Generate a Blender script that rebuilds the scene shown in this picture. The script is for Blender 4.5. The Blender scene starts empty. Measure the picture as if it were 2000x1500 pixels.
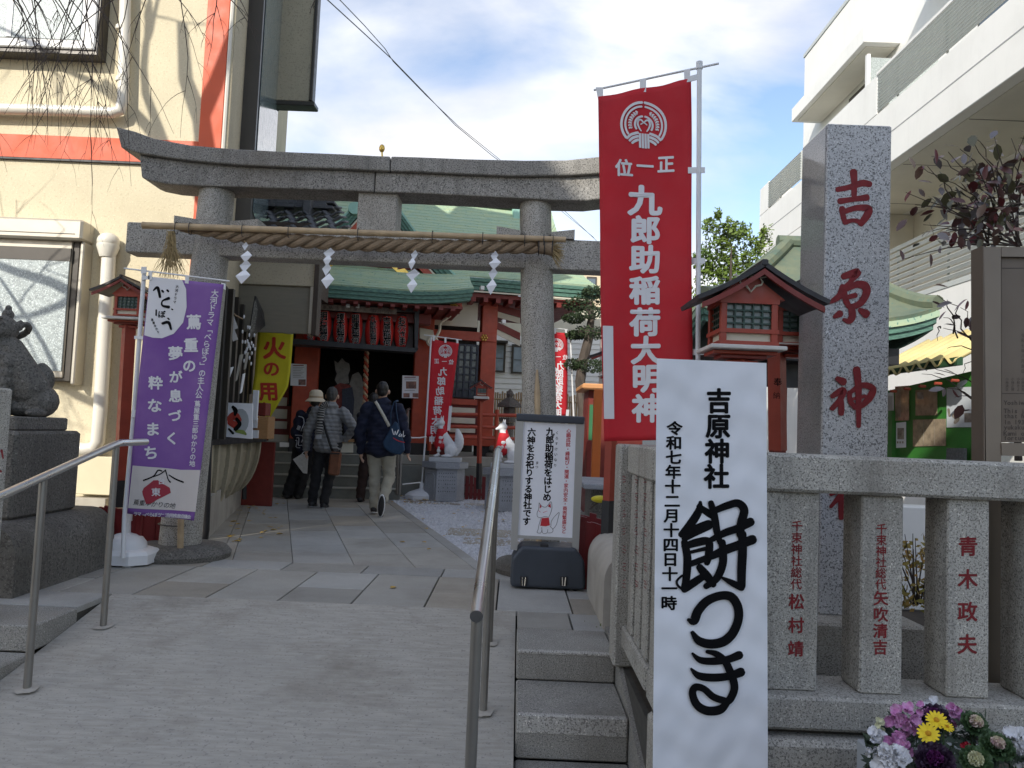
import bpy, math, random
import numpy as np
from mathutils import Vector as V, Matrix
from mathutils.bvhtree import BVHTree
random.seed(7)
S = bpy.context.scene
COL = S.collection
R = math.radians
# ------------------------------------------------------------------ camera
CZ = 1.15                      # eye height above the paved courtyard (z = 0)
F = 1500.0
_a = R(2.4)
_y = V((5, -90, -F)).normalized()
_z = V((math.sin(_a), math.cos(_a), 0)); _z.z = -(_z.x*_y.x+_z.y*_y.y)/_y.z; _z.normalize()
_x = _y.cross(_z)
CX, CY, CB = [V((_x[i], _y[i], _z[i])) for i in range(3)]     # camera right, up, back in world
cam = bpy.data.cameras.new('camera'); cam.sensor_width = 36; cam.lens = 36*F/2000; cam.clip_end = 2000; cam.clip_start = .05
camo = bpy.data.objects.new('camera', cam); COL.objects.link(camo); S.camera = camo
M4 = Matrix((CX, CY, CB)).transposed().to_4x4(); M4.translation = (0, 0, CZ); camo.matrix_world = M4
EYE = V((0, 0, CZ))
# ------------------------------------------------------------------ light
SUN = V((.56, 1, -.66)).normalized()        # direction the sunlight travels
EL = math.asin(-SUN.z); AZ = math.atan2(-SUN.x, -SUN.y)
w = bpy.data.worlds.new('World'); S.world = w; w.use_nodes = True
nt = w.node_tree; N = nt.nodes; L = nt.links; N.clear()
out = N.new('ShaderNodeOutputWorld'); bg = N.new('ShaderNodeBackground'); sky = N.new('ShaderNodeTexSky')
sky.sky_type = 'NISHITA'; sky.sun_disc = False; sky.sun_elevation = EL; sky.sun_rotation = AZ
sky.air_density = 1.0; sky.dust_density = .6; sky.ozone_density = 2.5
tc = N.new('ShaderNodeTexCoord'); mp = N.new('ShaderNodeMapping'); mp.inputs['Scale'].default_value = (1, 1, 2.2); mp.inputs['Location'].default_value = (1.7, 2.35, .6)
n1 = N.new('ShaderNodeTexNoise'); n1.inputs['Scale'].default_value = 2.1; n1.inputs['Detail'].default_value = 9; n1.inputs['Roughness'].default_value = .52; n1.inputs['Distortion'].default_value = .25
cr = N.new('ShaderNodeValToRGB'); cr.color_ramp.elements[0].position = .44; cr.color_ramp.elements[1].position = .66
n2 = N.new('ShaderNodeTexNoise'); n2.inputs['Scale'].default_value = 3.2; n2.inputs['Detail'].default_value = 5
cr2 = N.new('ShaderNodeValToRGB'); cr2.color_ramp.elements[0].position = .3; cr2.color_ramp.elements[1].position = .75
cr2.color_ramp.elements[0].color = (4.6, 4.7, 5.3, 1); cr2.color_ramp.elements[1].color = (8.1, 7.95, 7.7, 1)
sk2 = N.new('ShaderNodeMix'); sk2.data_type = 'RGBA'; sk2.blend_type = 'MULTIPLY'; sk2.inputs[0].default_value = 1; sk2.inputs[7].default_value = (1.62, 1.46, 1.36, 1)
mx = N.new('ShaderNodeMix'); mx.data_type = 'RGBA'
L.new(tc.outputs['Generated'], mp.inputs['Vector']); L.new(mp.outputs[0], n1.inputs['Vector']); L.new(mp.outputs[0], n2.inputs['Vector'])
L.new(n1.outputs['Fac'], cr.inputs[0]); L.new(n2.outputs['Fac'], cr2.inputs[0]); L.new(sky.outputs[0], sk2.inputs[6])
L.new(cr.outputs[0], mx.inputs[0]); L.new(sk2.outputs[2], mx.inputs[6]); L.new(cr2.outputs[0], mx.inputs[7])
L.new(mx.outputs[2], bg.inputs['Color']); bg.inputs['Strength'].default_value = .09; L.new(bg.outputs[0], out.inputs[0])
sl = bpy.data.lights.new('sun', 'SUN'); sl.energy = 2.3; sl.angle = R(.53); sl.color = (1, .95, .86)
so = bpy.data.objects.new('sun', sl); COL.objects.link(so); so.rotation_euler = (-SUN).to_track_quat('Z', 'Y').to_euler(); so.location = (-10, -10, 20)
S.view_settings.view_transform = 'Standard'; S.view_settings.look = 'None'; S.view_settings.gamma = 1; S.view_settings.use_curve_mapping = False
S.view_settings.exposure = 1.0
S.render.engine = 'CYCLES'
S.cycles.max_bounces = 6; S.cycles.diffuse_bounces = 4; S.cycles.glossy_bounces = 3

# ------------------------------------------------------------------ placing
def ray(px, py): return (CX*((px-1000)/F) + CY*(-(py-750)/F) - CB)
def onplane(px, py, P, n):
    d = ray(px, py); return EYE + d*((V(P)-EYE).dot(n)/d.dot(n))
def at(px, py, Y): return onplane(px, py, (0, Y, 0), V((0, 1, 0)))
def atz(px, py, z=0): return onplane(px, py, (0, 0, z), V((0, 0, 1)))
def atx(px, py, X): return onplane(px, py, (X, 0, 0), V((1, 0, 0)))
PSI = R(12)                                     # the shrine stands turned to the street
SU = V((math.cos(PSI), math.sin(PSI), 0)); SV = V((-math.sin(PSI), math.cos(PSI), 0))
def sat(px, py, v): return onplane(px, py, SV*v, SV)
def sw(u, v, z): return SU*u + SV*v + V((0, 0, z))
def suz(px, py, v):
    p = sat(px, py, v); return p.dot(SU), p.z

# ------------------------------------------------------------------ objects
WO = {}
def top(name, label, cat, loc=(0, 0, 0), group=None):
    o = bpy.data.objects.new(name, None); COL.objects.link(o); o.location = loc; o.empty_display_size = .1
    o['label'] = label; o['category'] = cat
    if group: o['group'] = group
    WO[o.name] = V(loc); return o
def tag(o, label, cat, group=None):
    o['label'] = label; o['category'] = cat
    if group: o['group'] = group
    return o
def kind(o, k): o['kind'] = k; return o
def struct(o): return kind(o, 'structure')
def relabel(o, label): o['label'] = label; return o
def copytree(o, parent=None):
    c = o.copy(); COL.objects.link(c)
    if parent: c.parent = parent
    for ch in list(o.children): copytree(ch, c)
    return c
def link(name, me, parent=None, origin=None):
    o = bpy.data.objects.new(name, me); COL.objects.link(o)
    if parent: o.parent = parent
    if origin is not None: o.location = origin
    return o
class MB:
    def __init__(s): s.v = []; s.f = []; s.m = []; s.mi = 0
    def add(s, vs, fs):
        k = len(s.v); s.v += [tuple(p) for p in vs]; s.f += [tuple(i+k for i in f) for f in fs]; s.m += [s.mi]*len(fs); return s
    def box(s, c, d, R3=None, bev=0):
        c = V(c); hx, hy, hz = d[0]/2, d[1]/2, d[2]/2
        if bev:
            b = min(bev, hx*.9, hy*.9, hz*.9); vs = []; 
            for sz in (-1, 1):
                for (qx, qy, qz) in ((hx-b, hy-b, hz), (hx, hy, hz-b)):
                    pass
            prof = [(hx-b, hy-b, -hz), (hx, hy, -hz+b), (hx, hy, hz-b), (hx-b, hy-b, hz)]
            for (ax, ay, az) in prof:
                for (i, j) in ((-1, -1), (1, -1), (1, 1), (-1, 1)):
                    # chamfered vertical corners
                    e = b if az in (prof[1][2], prof[2][2]) else b*.6
                    if (i, j) in ((1, 1), (-1, -1)): vs += [V((i*ax, j*(ay-e), az)), V((i*(ax-e), j*ay, az))]
                    else: vs += [V((i*(ax-e), j*ay, az)), V((i*ax, j*(ay-e), az))]
            # order ring ccw
            ring = [1, 0, 2, 3, 5, 4, 6, 7]
            ring = []
            pts0 = vs[:8]; ring = sorted(range(8), key=lambda q: math.atan2(pts0[q].y, pts0[q].x))
            fs = []
            for k in range(3):
                for q in range(8):
                    a, b2 = ring[q], ring[(q+1) % 8]; fs.append((k*8+a, k*8+b2, k*8+8+b2, k*8+8+a))
            fs.append(tuple(reversed(ring))); fs.append(tuple(24+q for q in ring))
        else:
            vs = [V((x, y, z)) for z in (-hz, hz) for (x, y) in ((-hx, -hy), (hx, -hy), (hx, hy), (-hx, hy))]
            fs = [(3, 2, 1, 0), (4, 5, 6, 7), (0, 1, 5, 4), (1, 2, 6, 5), (2, 3, 7, 6), (3, 0, 4, 7)]
        if R3: vs = [R3 @ p for p in vs]
        return s.add([p+c for p in vs], fs)
    def b2(s, lo, hi, bev=0):
        lo, hi = V(lo), V(hi); return s.box((lo+hi)/2, (abs(hi.x-lo.x), abs(hi.y-lo.y), abs(hi.z-lo.z)), None, bev)
    def sbox(s, u0, u1, v0, v1, z0, z1, bev=0):     # box in the shrine's frame
        c = sw((u0+u1)/2, (v0+v1)/2, (z0+z1)/2)
        return s.box(c, (abs(u1-u0), abs(v1-v0), abs(z1-z0)), Matrix.Rotation(PSI, 3, 'Z'), bev)
    def tube(s, pts, rad, n=8, cap=True, flat=1.0, up=None):
        pts = [V(p) for p in pts]; k = len(pts)
        if not hasattr(rad, '__len__'): rad = [rad]*k
        vs = []; prev = None
        for i, p in enumerate(pts):
            t = (pts[min(i+1, k-1)]-pts[max(i-1, 0)])
            t = t.normalized() if t.length > 1e-9 else V((0, 0, 1))
            if prev is None:
                a = V((0, 0, 1)) if abs(t.z) < .9 else V((1, 0, 0))
                if up: a = V(up)
                x = t.cross(a).normalized()
            else:
                x = prev - t*prev.dot(t); x = x.normalized() if x.length > 1e-6 else t.orthogonal().normalized()
            prev = x; y = t.cross(x)
            for q in range(n):
                an = 2*math.pi*q/n; vs.append(p + x*(rad[i]*math.cos(an)) + y*(rad[i]*flat*math.sin(an)))
        fs = [(i*n+q, i*n+(q+1) % n, (i+1)*n+(q+1) % n, (i+1)*n+q) for i in range(k-1) for q in range(n)]
        if cap: fs += [tuple(reversed(range(n))), tuple((k-1)*n+q for q in range(n))]
        return s.add(vs, fs)
    def lathe(s, c, prof, n=16, sq=None):
        c = V(c); vs = []
        for (r, z) in prof:
            for q in range(n):
                an = 2*math.pi*(q+.5)/n
                vs.append(c + V((r*math.cos(an), r*math.sin(an), z)))
        k = len(prof)
        fs = [(i*n+q, i*n+(q+1) % n, (i+1)*n+(q+1) % n, (i+1)*n+q) for i in range(k-1) for q in range(n)]
        fs += [tuple(reversed(range(n))), tuple((k-1)*n+q for q in range(n))]
        return s.add(vs, fs)
    def prism(s, A, off):                        # polygon A (list of points) swept by vector off
        A = [V(p) for p in A]; n = len(A); off = V(off)
        return s.add(A+[p+off for p in A], [tuple(range(n)), tuple(reversed(range(n, 2*n)))] + [(i, n+i, n+(i+1) % n, (i+1) % n) for i in range(n)])
    def strip(s, A, B):                          # surface between two polylines
        n = len(A); return s.add(list(A)+list(B), [(i, i+1, n+i+1, n+i) for i in range(n-1)])
    def ball(s, c, r, n=10, m=7, R3=None):
        c = V(c); r = V(r) if hasattr(r, '__len__') else V((r, r, r)); vs = []
        for i in range(1, m):
            ph = math.pi*i/m
            for q in range(n):
                th = 2*math.pi*q/n; vs.append(V((r.x*math.sin(ph)*math.cos(th), r.y*math.sin(ph)*math.sin(th), r.z*math.cos(ph))))
        vs += [V((0, 0, r.z)), V((0, 0, -r.z))]
        if R3: vs = [R3 @ p for p in vs]
        fs = [((i)*n+q, (i+1)*n+q, (i+1)*n+(q+1) % n, i*n+(q+1) % n) for i in range(m-2) for q in range(n)]
        T, B = (m-1)*n, (m-1)*n+1
        fs += [(T, q, (q+1) % n) for q in range(n)] + [(B, (m-2)*n+(q+1) % n, (m-2)*n+q) for q in range(n)]
        return s.add([p+c for p in vs], fs)
    def mesh(s, name, mats, o=V((0, 0, 0)), smooth=False):
        me = bpy.data.meshes.new(name)
        vv = [(p[0]-o[0], p[1]-o[1], p[2]-o[2]) for p in s.v]
        me.from_pydata(vv, [], s.f)
        if not isinstance(mats, (list, tuple)): mats = [mats]
        for q in mats: me.materials.append(q)
        if len(mats) > 1: me.polygons.foreach_set('material_index', s.m)
        if smooth: me.polygons.foreach_set('use_smooth', [True]*len(s.f))
        me.update(); return me
    def build(s, name, mats, parent=None, smooth=False, world=True, origin=None, solid=0):
        o0 = V((0, 0, 0))
        if world and parent: o0 = WO.get(parent.name, V((0, 0, 0)))
        if not parent and origin is not None: o0 = V(origin)
        o = link(name, s.mesh(name, mats, o0, smooth), parent, origin if not parent else None)
        WO[o.name] = o0
        if solid:
            md = o.modifiers.new('solid', 'SOLIDIFY'); md.thickness = solid; md.offset = 0
        if smooth and smooth != 'all':
            o.data.polygons.foreach_set('use_smooth', [True]*len(o.data.polygons))
            try: o.data.set_sharp_from_angle(angle=R(40))
            except Exception: pass
        return o

# ------------------------------------------------------------------ materials
MATS = {}
def pm(name, col, rough=.6, metal=0, var=.12, vs=5., col2=None, speck=None, bump=0, bs=80, streak=0, spec=.5, trans=0, emit=None, stretch=None, alpha=1, coat=0, dirt=0, lines=0, rnd=0):
    if name in MATS: return MATS[name]
    m = bpy.data.materials.new(name); m.use_nodes = True; MATS[name] = m
    n = m.node_tree.nodes; l = m.node_tree.links; b = n['Principled BSDF']
    tc = n.new('ShaderNodeTexCoord'); cc = tc.outputs['Object']
    def noise(scale, det=4, rg=.55, sc=None):
        t = n.new('ShaderNodeTexNoise'); t.inputs['Scale'].default_value = scale; t.inputs['Detail'].default_value = det; t.inputs['Roughness'].default_value = rg
        if sc:
            q = n.new('ShaderNodeMapping'); q.inputs['Scale'].default_value = sc; l.new(cc, q.inputs[0]); l.new(q.outputs[0], t.inputs['Vector'])
        else: l.new(cc, t.inputs['Vector'])
        return t.outputs['Fac']
    def ramp(inp, p0, p1, c0=0, c1=1):
        r = n.new('ShaderNodeMapRange'); r.inputs[1].default_value = p0; r.inputs[2].default_value = p1; r.inputs[3].default_value = c0; r.inputs[4].default_value = c1
        l.new(inp, r.inputs[0]); return r.outputs[0]
    def mix(f, a, bb):
        q = n.new('ShaderNodeMix'); q.data_type = 'RGBA'
        l.new(f, q.inputs[0])
        if isinstance(a, tuple): q.inputs[6].default_value = (*a, 1)
        else: l.new(a, q.inputs[6])
        if isinstance(bb, tuple): q.inputs[7].default_value = (*bb, 1)
        else: l.new(bb, q.inputs[7])
        return q.outputs[2]
    col = tuple(col)
    c2 = tuple(col2) if col2 else tuple(c*(1-var) for c in col)
    cur = mix(ramp(noise(vs, 6, .6, stretch), .35, .65), col, c2)
    if speck:                                     # list of (scale, threshold, colour)
        for (sc, th, c) in speck:
            cur = mix(ramp(noise(sc, 2, .6), th, th+.035), cur, tuple(c))
    if streak:
        cur = mix(ramp(noise(3.0, 5, .65, (3, 3, .35)), .5, .8, 0, streak), cur, tuple(c*.35 for c in col))
    if lines:
        cur = mix(ramp(noise(1.0, 6, .7, (2.2, 70, 1)), .48, .62, 0, lines), cur, tuple(c*.55 for c in col))
        cur = mix(ramp(noise(.8, 5, .6, (1, 1.6, 1)), .52, .66, 0, .45), cur, tuple(c*.72 for c in col))
    if dirt:
        cur = mix(ramp(noise(1.3, 7, .68), .5, .78, 0, dirt), cur, tuple(x*y for x, y in zip(col, (.42, .38, .33))))
    if rnd:
        oi = n.new('ShaderNodeObjectInfo'); hs = n.new('ShaderNodeHueSaturation'); l.new(ramp(oi.outputs['Random'], 0, 1, 1-rnd, 1+rnd*.6), hs.inputs['Value']); l.new(cur, hs.inputs['Color']); cur = hs.outputs[0]
    l.new(cur, b.inputs['Base Color'])
    b.inputs['Roughness'].default_value = rough; b.inputs['Metallic'].default_value = metal
    b.inputs['Specular IOR Level'].default_value = spec
    if var > 0: l.new(ramp(noise(vs*2.3, 4), .3, .7, max(0, rough-.08), min(1, rough+.1)), b.inputs['Roughness'])
    if trans: b.inputs['Transmission Weight'].default_value = trans; b.inputs['IOR'].default_value = 1.3
    if coat: b.inputs['Coat Weight'].default_value = coat
    if emit: b.inputs['Emission Color'].default_value = (*emit[0], 1); b.inputs['Emission Strength'].default_value = emit[1]
    if bump:
        bp = n.new('ShaderNodeBump'); bp.inputs['Strength'].default_value = min(1, bump); bp.inputs['Distance'].default_value = .004*max(1, bump)
        l.new(noise(bs, 4, .6, stretch), bp.inputs['Height']); l.new(bp.outputs[0], b.inputs['Normal'])
    return m
def granite(name, base, dark=.35, sc=120, dirt=.35, streak=.0, rough=.75, bump=.5, white=1.5):
    return pm(name, base, rough, var=.18, vs=3, speck=[(sc, .545, tuple(c*dark for c in base)), (sc*.8, .63, tuple(min(.85, c*white) for c in base)), (sc*1.7, .6, tuple(c*.6 for c in base))], bump=bump, bs=sc, dirt=dirt, streak=streak, rnd=.12)
G_TORII = granite('torii_granite', (.43, .41, .365), .28, 115, .7, .7)
G_TORIIB = granite('torii_beam_granite', (.33, .315, .285), .26, 95, .95, .85, bump=.8)
G_FENCE = granite('fence_granite', (.47, .45, .40), .34, 140, .8, .8)
G_STELE = granite('stele_granite', (.52, .525, .53), .25, 130, .06, 0, .6, .25, 1.35)
G_STELEP = granite('polished_granite', (.36, .36, .36), .5, 150, .1, 0, .07, .0, 1.2)
G_STEP = granite('step_granite', (.36, .345, .31), .42, 160, .6, .2, bump=1.0, white=1.7)
G_OLD = granite('old_stone', (.18, .17, .15), .45, 70, .8, .7, .9, 1.0)
G_NEW = granite('new_grey_stone', (.33, .35, .38), .7, 200, .15, 0, .6, .3)
PAVE = [pm('paving_stone_%s' % k, c, .8, var=.16, vs=2.2, speck=[(170, .60, tuple(x*.72 for x in c)), (120, .64, tuple(x*1.25 for x in c))], bump=.35, bs=160, dirt=.5, rnd=.16) for k, c in
        (('warm', (.38, .365, .325)), ('grey', (.385, .38, .355)), ('tan', (.38, .345, .285)))]
CONC = pm('brushed_concrete', (.45, .425, .375), .9, var=.2, vs=3.2, speck=[(60, .62, (.29, .275, .25))], bump=.9, bs=30, stretch=(2.5, 12, 1), dirt=.85, lines=.2)
CONCW = pm('weathered_concrete', (.42, .39, .34), .9, var=.25, vs=3, bump=.6, bs=60, dirt=.5)
ASPH = pm('asphalt', (.055, .055, .055), .9, var=.3, speck=[(200, .6, (.12, .12, .12))], bump=1, bs=200)
SOIL = pm('bare_soil', (.07, .055, .04), .95, var=.4, vs=6, bump=1, bs=40)
JOINT = pm('joint_mortar', (.075, .07, .06), .95, var=.3, vs=20)
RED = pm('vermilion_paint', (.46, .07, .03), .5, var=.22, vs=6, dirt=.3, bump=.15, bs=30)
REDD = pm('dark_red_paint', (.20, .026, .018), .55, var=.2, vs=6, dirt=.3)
REDL = pm('orange_red_lantern_paint', (.34, .045, .02), .5, var=.2, vs=8, dirt=.3)
PICK = pm('oxblood_plastic', (.17, .012, .014), .5, var=.2)
WHITE = pm('white_paint', (.78, .77, .74), .5, var=.05, dirt=.12)
CREAM = pm('cream_plaster', (.66, .62, .5), .85, var=.08, bump=.2)
YPLAS = pm('yellow_plaster', (.68, .60, .42), .92, var=.12, vs=1.7, speck=[(45, .6, (.56, .48, .33)), (80, .62, (.76, .68, .50))], bump=1.0, bs=45)
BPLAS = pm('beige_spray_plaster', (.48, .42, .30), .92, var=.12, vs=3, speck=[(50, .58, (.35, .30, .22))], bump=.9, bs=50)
ORANGE = pm('orange_band_paint', (.66, .105, .035), .55, var=.1, vs=2, bump=.2, bs=60)
SASH = pm('champagne_aluminium', (.50, .46, .38), .4, .35, var=.06)
SASHD = pm('dark_bronze_aluminium', (.07, .062, .052), .4, .3, var=.1)
FROST = pm('frosted_glass', (.42, .47, .46), .25, var=.35, vs=30, speck=[(90, .56, (.62, .68, .66)), (130, .6, (.3, .34, .34))], bump=.8, bs=120)
BLACK = pm('black_paint', (.018, .018, .02), .5, var=.2)
NAVYP = pm('charcoal_plastic', (.045, .055, .07), .45, var=.15)
STEEL = pm('brushed_stainless', (.62, .61, .59), .30, 1.0, var=.03, vs=2)
STEELP = pm('dull_stainless_post', (.30, .285, .26), .42, .75, var=.08, vs=3)
PVC = pm('cream_pvc', (.74, .70, .60), .35, var=.06, vs=4)
PLAST = pm('white_plastic', (.74, .75, .76), .4, var=.05)
GOLD = pm('gilt_metal', (.75, .5, .12), .3, .8, var=.2, vs=30)
COPP = pm('copper_patina', (.34, .47, .34), .7, var=.25, vs=4, col2=(.42, .50, .31), speck=[(30, .64, (.15, .28, .22))], stretch=(1, 1, 3))
COPL = pm('pale_copper_patina', (.36, .62, .52), .65, var=.2, vs=8)
COPD = pm('dark_copper', (.05, .11, .09), .6, var=.4, vs=14, col2=(.12, .26, .19), stretch=(1, 1, 6))
TILE = pm('grey_roof_tile', (.10, .10, .105), .65, var=.3, vs=20)
WOODD = pm('dark_wood', (.06, .04, .028), .6, var=.3, vs=12, stretch=(1, 1, .2))
WOODM = pm('mid_wood', (.38, .20, .08), .55, var=.25, vs=12, stretch=(1, 6, 6))
BAMB = pm('dry_bamboo', (.50, .37, .22), .5, var=.25, vs=10, dirt=.3)
ROPE = pm('straw_rope', (.34, .25, .16), .95, var=.35, vs=60, bump=1, bs=240, stretch=(.5, 3, 3))
STRAW = pm('straw', (.45, .34, .17), .9, var=.3, vs=40)
PAPER = pm('white_paper', (.80, .82, .86), .75, var=.03, vs=9)
INK = pm('black_ink', (.006, .006, .007), .85, var=.1, spec=.12)
REDINK = pm('dark_red_lacquer', (.21, .010, .014), .7, var=.25, vs=30)
FRED = pm('red_cloth', (.52, .012, .022), .75, var=.12, vs=3, bump=.25, bs=500)
FPUR = pm('purple_cloth', (.17, .065, .30), .75, var=.15, vs=2.5, col2=(.22, .11, .34))
FWHT = pm('white_cloth_print', (.70, .70, .72), .75, var=.04)
FYEL = pm('yellow_cloth', (.72, .64, .025), .7, var=.12, vs=4)
WBLD = pm('white_render', (.84, .83, .785), .8, var=.05, vs=1.5, streak=.08, bump=.1, bs=40, dirt=.1)
SOFF = pm('beige_soffit', (.72, .69, .60), .85, var=.08, vs=2)
LOUV = pm('pale_louvre', (.55, .57, .54), .5, .1, var=.05)
GLASS = pm('window_glass', (.10, .13, .15), .05, var=.3, vs=1.2, spec=.8)
GREENB = pm('green_board', (.045, .22, .035), .5, var=.2, vs=3)
YROOF = pm('yellow_corrugated', (.80, .66, .30), .45, var=.12, vs=6)
BRONZE = pm('bronze_board', (.15, .115, .085), .5, .2, var=.12, vs=2)
BRONZE2 = pm('bronze_board_frame', (.21, .17, .13), .45, .3, var=.1, vs=2)
GRAVM = pm('white_marble_chips', (.64, .65, .68), .7, var=.3, vs=26, speck=[(40, .6, (.40, .42, .46))])
BARK = pm('bark', (.10, .08, .065), .95, var=.4, vs=18, bump=1, bs=40, stretch=(1, 1, .3))
TWIG = pm('twig_bark', (.075, .055, .045), .9, var=.3, vs=10)
SKIN = pm('skin', (.50, .31, .22), .55, var=.08, vs=20)

# ------------------------------------------------------------------ flat print (lettering, emblems) in photo pixels, mapped on to a surface
GL = {}
TEXT = '　「」『』いうおかがきくけさじすちつづでどなのはびべぼまめゆよらりるろをドマラ・ー一七三主九二人代令会位全八公六内助十千協博原台吉吹和商四地売夢大夫奉安家小就屋平年心息成推政日明時月木本村束東松林榎正河活浅清火用盛矢石社祀神稲穴粋納結総縁繁草荷蔦議進運郎重開青靖願餅0123456789abcdefghijklmnopqrstuvwxyzABCDEFGHIJKLMNOPQRSTUVWXYZ,.'
_cu = bpy.data.curves.new('glyph', 'FONT'); _co = bpy.data.objects.new('glyph', _cu); COL.objects.link(_co)
def glyph(ch, bold=0.0):
    k = (ch, bold)
    if k not in GL:
        _cu.body = ch; _cu.resolution_u = 3; _cu.offset = bold; _cu.fill_mode = 'FRONT'; _cu.align_x = 'LEFT'
        dg = bpy.context.evaluated_depsgraph_get(); dg.update()
        me = bpy.data.meshes.new_from_object(_co.evaluated_get(dg))
        vs = [(v.co.x, v.co.y) for v in me.vertices]; fs = [tuple(p.vertices) for p in me.polygons]; bpy.data.meshes.remove(me)
        cx = .5
        if vs and ord(ch) < 0x2000: cx = (min(v[0] for v in vs)+max(v[0] for v in vs))/2
        GL[k] = ([(x-cx, y-.38) for x, y in vs], fs)
    return GL[k]
for _c in sorted(set(TEXT)): glyph(_c)
bpy.data.objects.remove(_co)
def catmull(P, n=6):
    P = [P[0]]+list(P)+[P[-1]]; o = []
    for i in range(1, len(P)-2):
        for k in range(n):
            t = k/n; a, b, c, d = P[i-1], P[i], P[i+1], P[i+2]
            o.append(tuple(.5*((2*b[j])+(-a[j]+c[j])*t+(2*a[j]-5*b[j]+4*c[j]-d[j])*t*t+(-a[j]+3*b[j]-3*c[j]+d[j])*t**3) for j in range(len(b))))
    o.append(tuple(P[-2])); return o
class Flat:
    def __init__(s): s.v = []; s.f = []; s.h = []; s.lay = 0; s.grp = 0; s.vg = []; s.fg = []
    def add(s, vs, fs):
        k = len(s.v); s.v += list(vs); s.f += [tuple(i+k for i in f) for f in fs]; s.h += [s.lay]*len(vs); s.vg += [s.grp]*len(vs); s.fg += [s.grp]*len(fs); s.lay += 1; return s
    def char(s, ch, x, y, sz, bold=.022, sx=1, rot=0, mir=1, shear=0):
        if ch in ' 　': return s
        s.grp += 1; vs, fs = glyph(ch); c, q = math.cos(rot), math.sin(rot)
        for k, (ox, oy) in enumerate([(0, 0)] if bold == 0 else [(0, 0), (1, 0), (-1, 0), (0, 1), (0, -1)] if bold < .03 else [(0, 0), (1, 0), (-1, 0), (0, 1), (0, -1), (.7, .7), (-.7, .7), (.7, -.7), (-.7, -.7)]):
            s.lay = k*.5
            s.add([(x+mir*sz*sx*((a+shear*b+ox*bold*.8)*c-(b+oy*bold*.8)*q), y-sz*((a+ox*bold*.8)*q+(b+oy*bold*.8)*c)) for a, b in vs], fs)
        return s
    def column(s, text, x0, y0, x1, y1, sz, bold=.022, sx=1, **k):
        n = len(text)
        for i, ch in enumerate(text):
            t = (i+.5)/n; r = -math.pi/2 if ch in '「」『』ー' else 0
            s.char(ch, x0+(x1-x0)*t, y0+(y1-y0)*t, sz, bold, sx, rot=r, **k)
        return s
    def stroke(s, pts, n=6):                     # pts (x, y, width)
        P = catmull(pts, n) if len(pts) > 2 else [tuple(a+(b-a)*t/3 for a, b in zip(pts[0], pts[1])) for t in range(4)]
        # round ends
        def endcap(p, q):
            dx, dy = p[0]-q[0], p[1]-q[1]; d = math.hypot(dx, dy) or 1; r = p[2]/2
            return [(p[0]+dx/d*r*a, p[1]+dy/d*r*a, p[2]*b) for a, b in ((.92, .38), (.7, .71), (.38, .92))]
        P = endcap(P[0], P[1]) + P + endcap(P[-1], P[-2])[::-1]
        A = []; B = []
        for i, p in enumerate(P):
            a, b = P[max(i-1, 0)], P[min(i+1, len(P)-1)]; dx, dy = b[0]-a[0], b[1]-a[1]; d = math.hypot(dx, dy) or 1
            nx, ny = -dy/d*p[2]/2, dx/d*p[2]/2
            A.append((p[0]+nx, p[1]+ny)); B.append((p[0]-nx, p[1]-ny))
        n = len(P); return s.add(A+B, [(i, i+1, n+i+1, n+i) for i in range(n-1)])
    def poly(s, pts): return s.add(pts, [tuple(range(len(pts)))])
    def rect(s, x0, y0, x1, y1): return s.poly([(x0, y0), (x1, y0), (x1, y1), (x0, y1)])
    def build(s, name, mat, parent, fn, eps=.0015, step=.0004, split=False):
        if split:
            for g in sorted(set(s.vg)):
                T = Flat(); ix = [i for i, k in enumerate(s.vg) if k == g]; mp_ = {j: i for i, j in enumerate(ix)}
                T.v = [s.v[i] for i in ix]; T.h = [s.h[i] for i in ix]; T.f = [tuple(mp_[i] for i in f) for f, k in zip(s.f, s.fg) if k == g]
                T.build(name, mat, parent, fn, eps, step)
            return
        mb = MB()
        vs = []
        for (x, y), h in zip(s.v, s.h):
            p = fn(x, y); vs.append(p + (EYE-p).normalized()*(eps+step*(h % 40)))
        mb.add(vs, s.f); return mb.build(name, mat, parent)
def planar(Y): return lambda x, y: at(x, y, Y)
# ================================================================== GROUND
SITE = 4.97
def sheet(name, pts, mat):
    return struct(MB().add(pts, [tuple(range(len(pts)))]).build(name, mat))
sheet('street', [(-300, -300, -.52), (300, -300, -.52), (300, 400, -.52), (-300, 400, -.52)], ASPH)
b = MB()
b.b2((-30, SITE, -.51), (30, 45, -.03)); b.b2((.60, 3.02, -.51), (14, SITE, -.03)); b.b2((-14, 4.6, -.51), (-2.54, SITE, -.031))
struct(b.build('courtyard_ground', JOINT))
# ramp
m = .19; y0 = SITE-.49/m
rmp = struct(MB().add([(-2.52, SITE, 0), (.055, SITE, 0), (.055, y0, -.51), (-2.52, y0, -.51), (-2.52, SITE, -.515), (.055, SITE, -.515)],
    [(3, 2, 1, 0), (0, 4, 3), (1, 2, 5), (0, 1, 5, 4)]).build('concrete_ramp', CONC))
def rz(Y): return -m*(SITE-Y)
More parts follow.
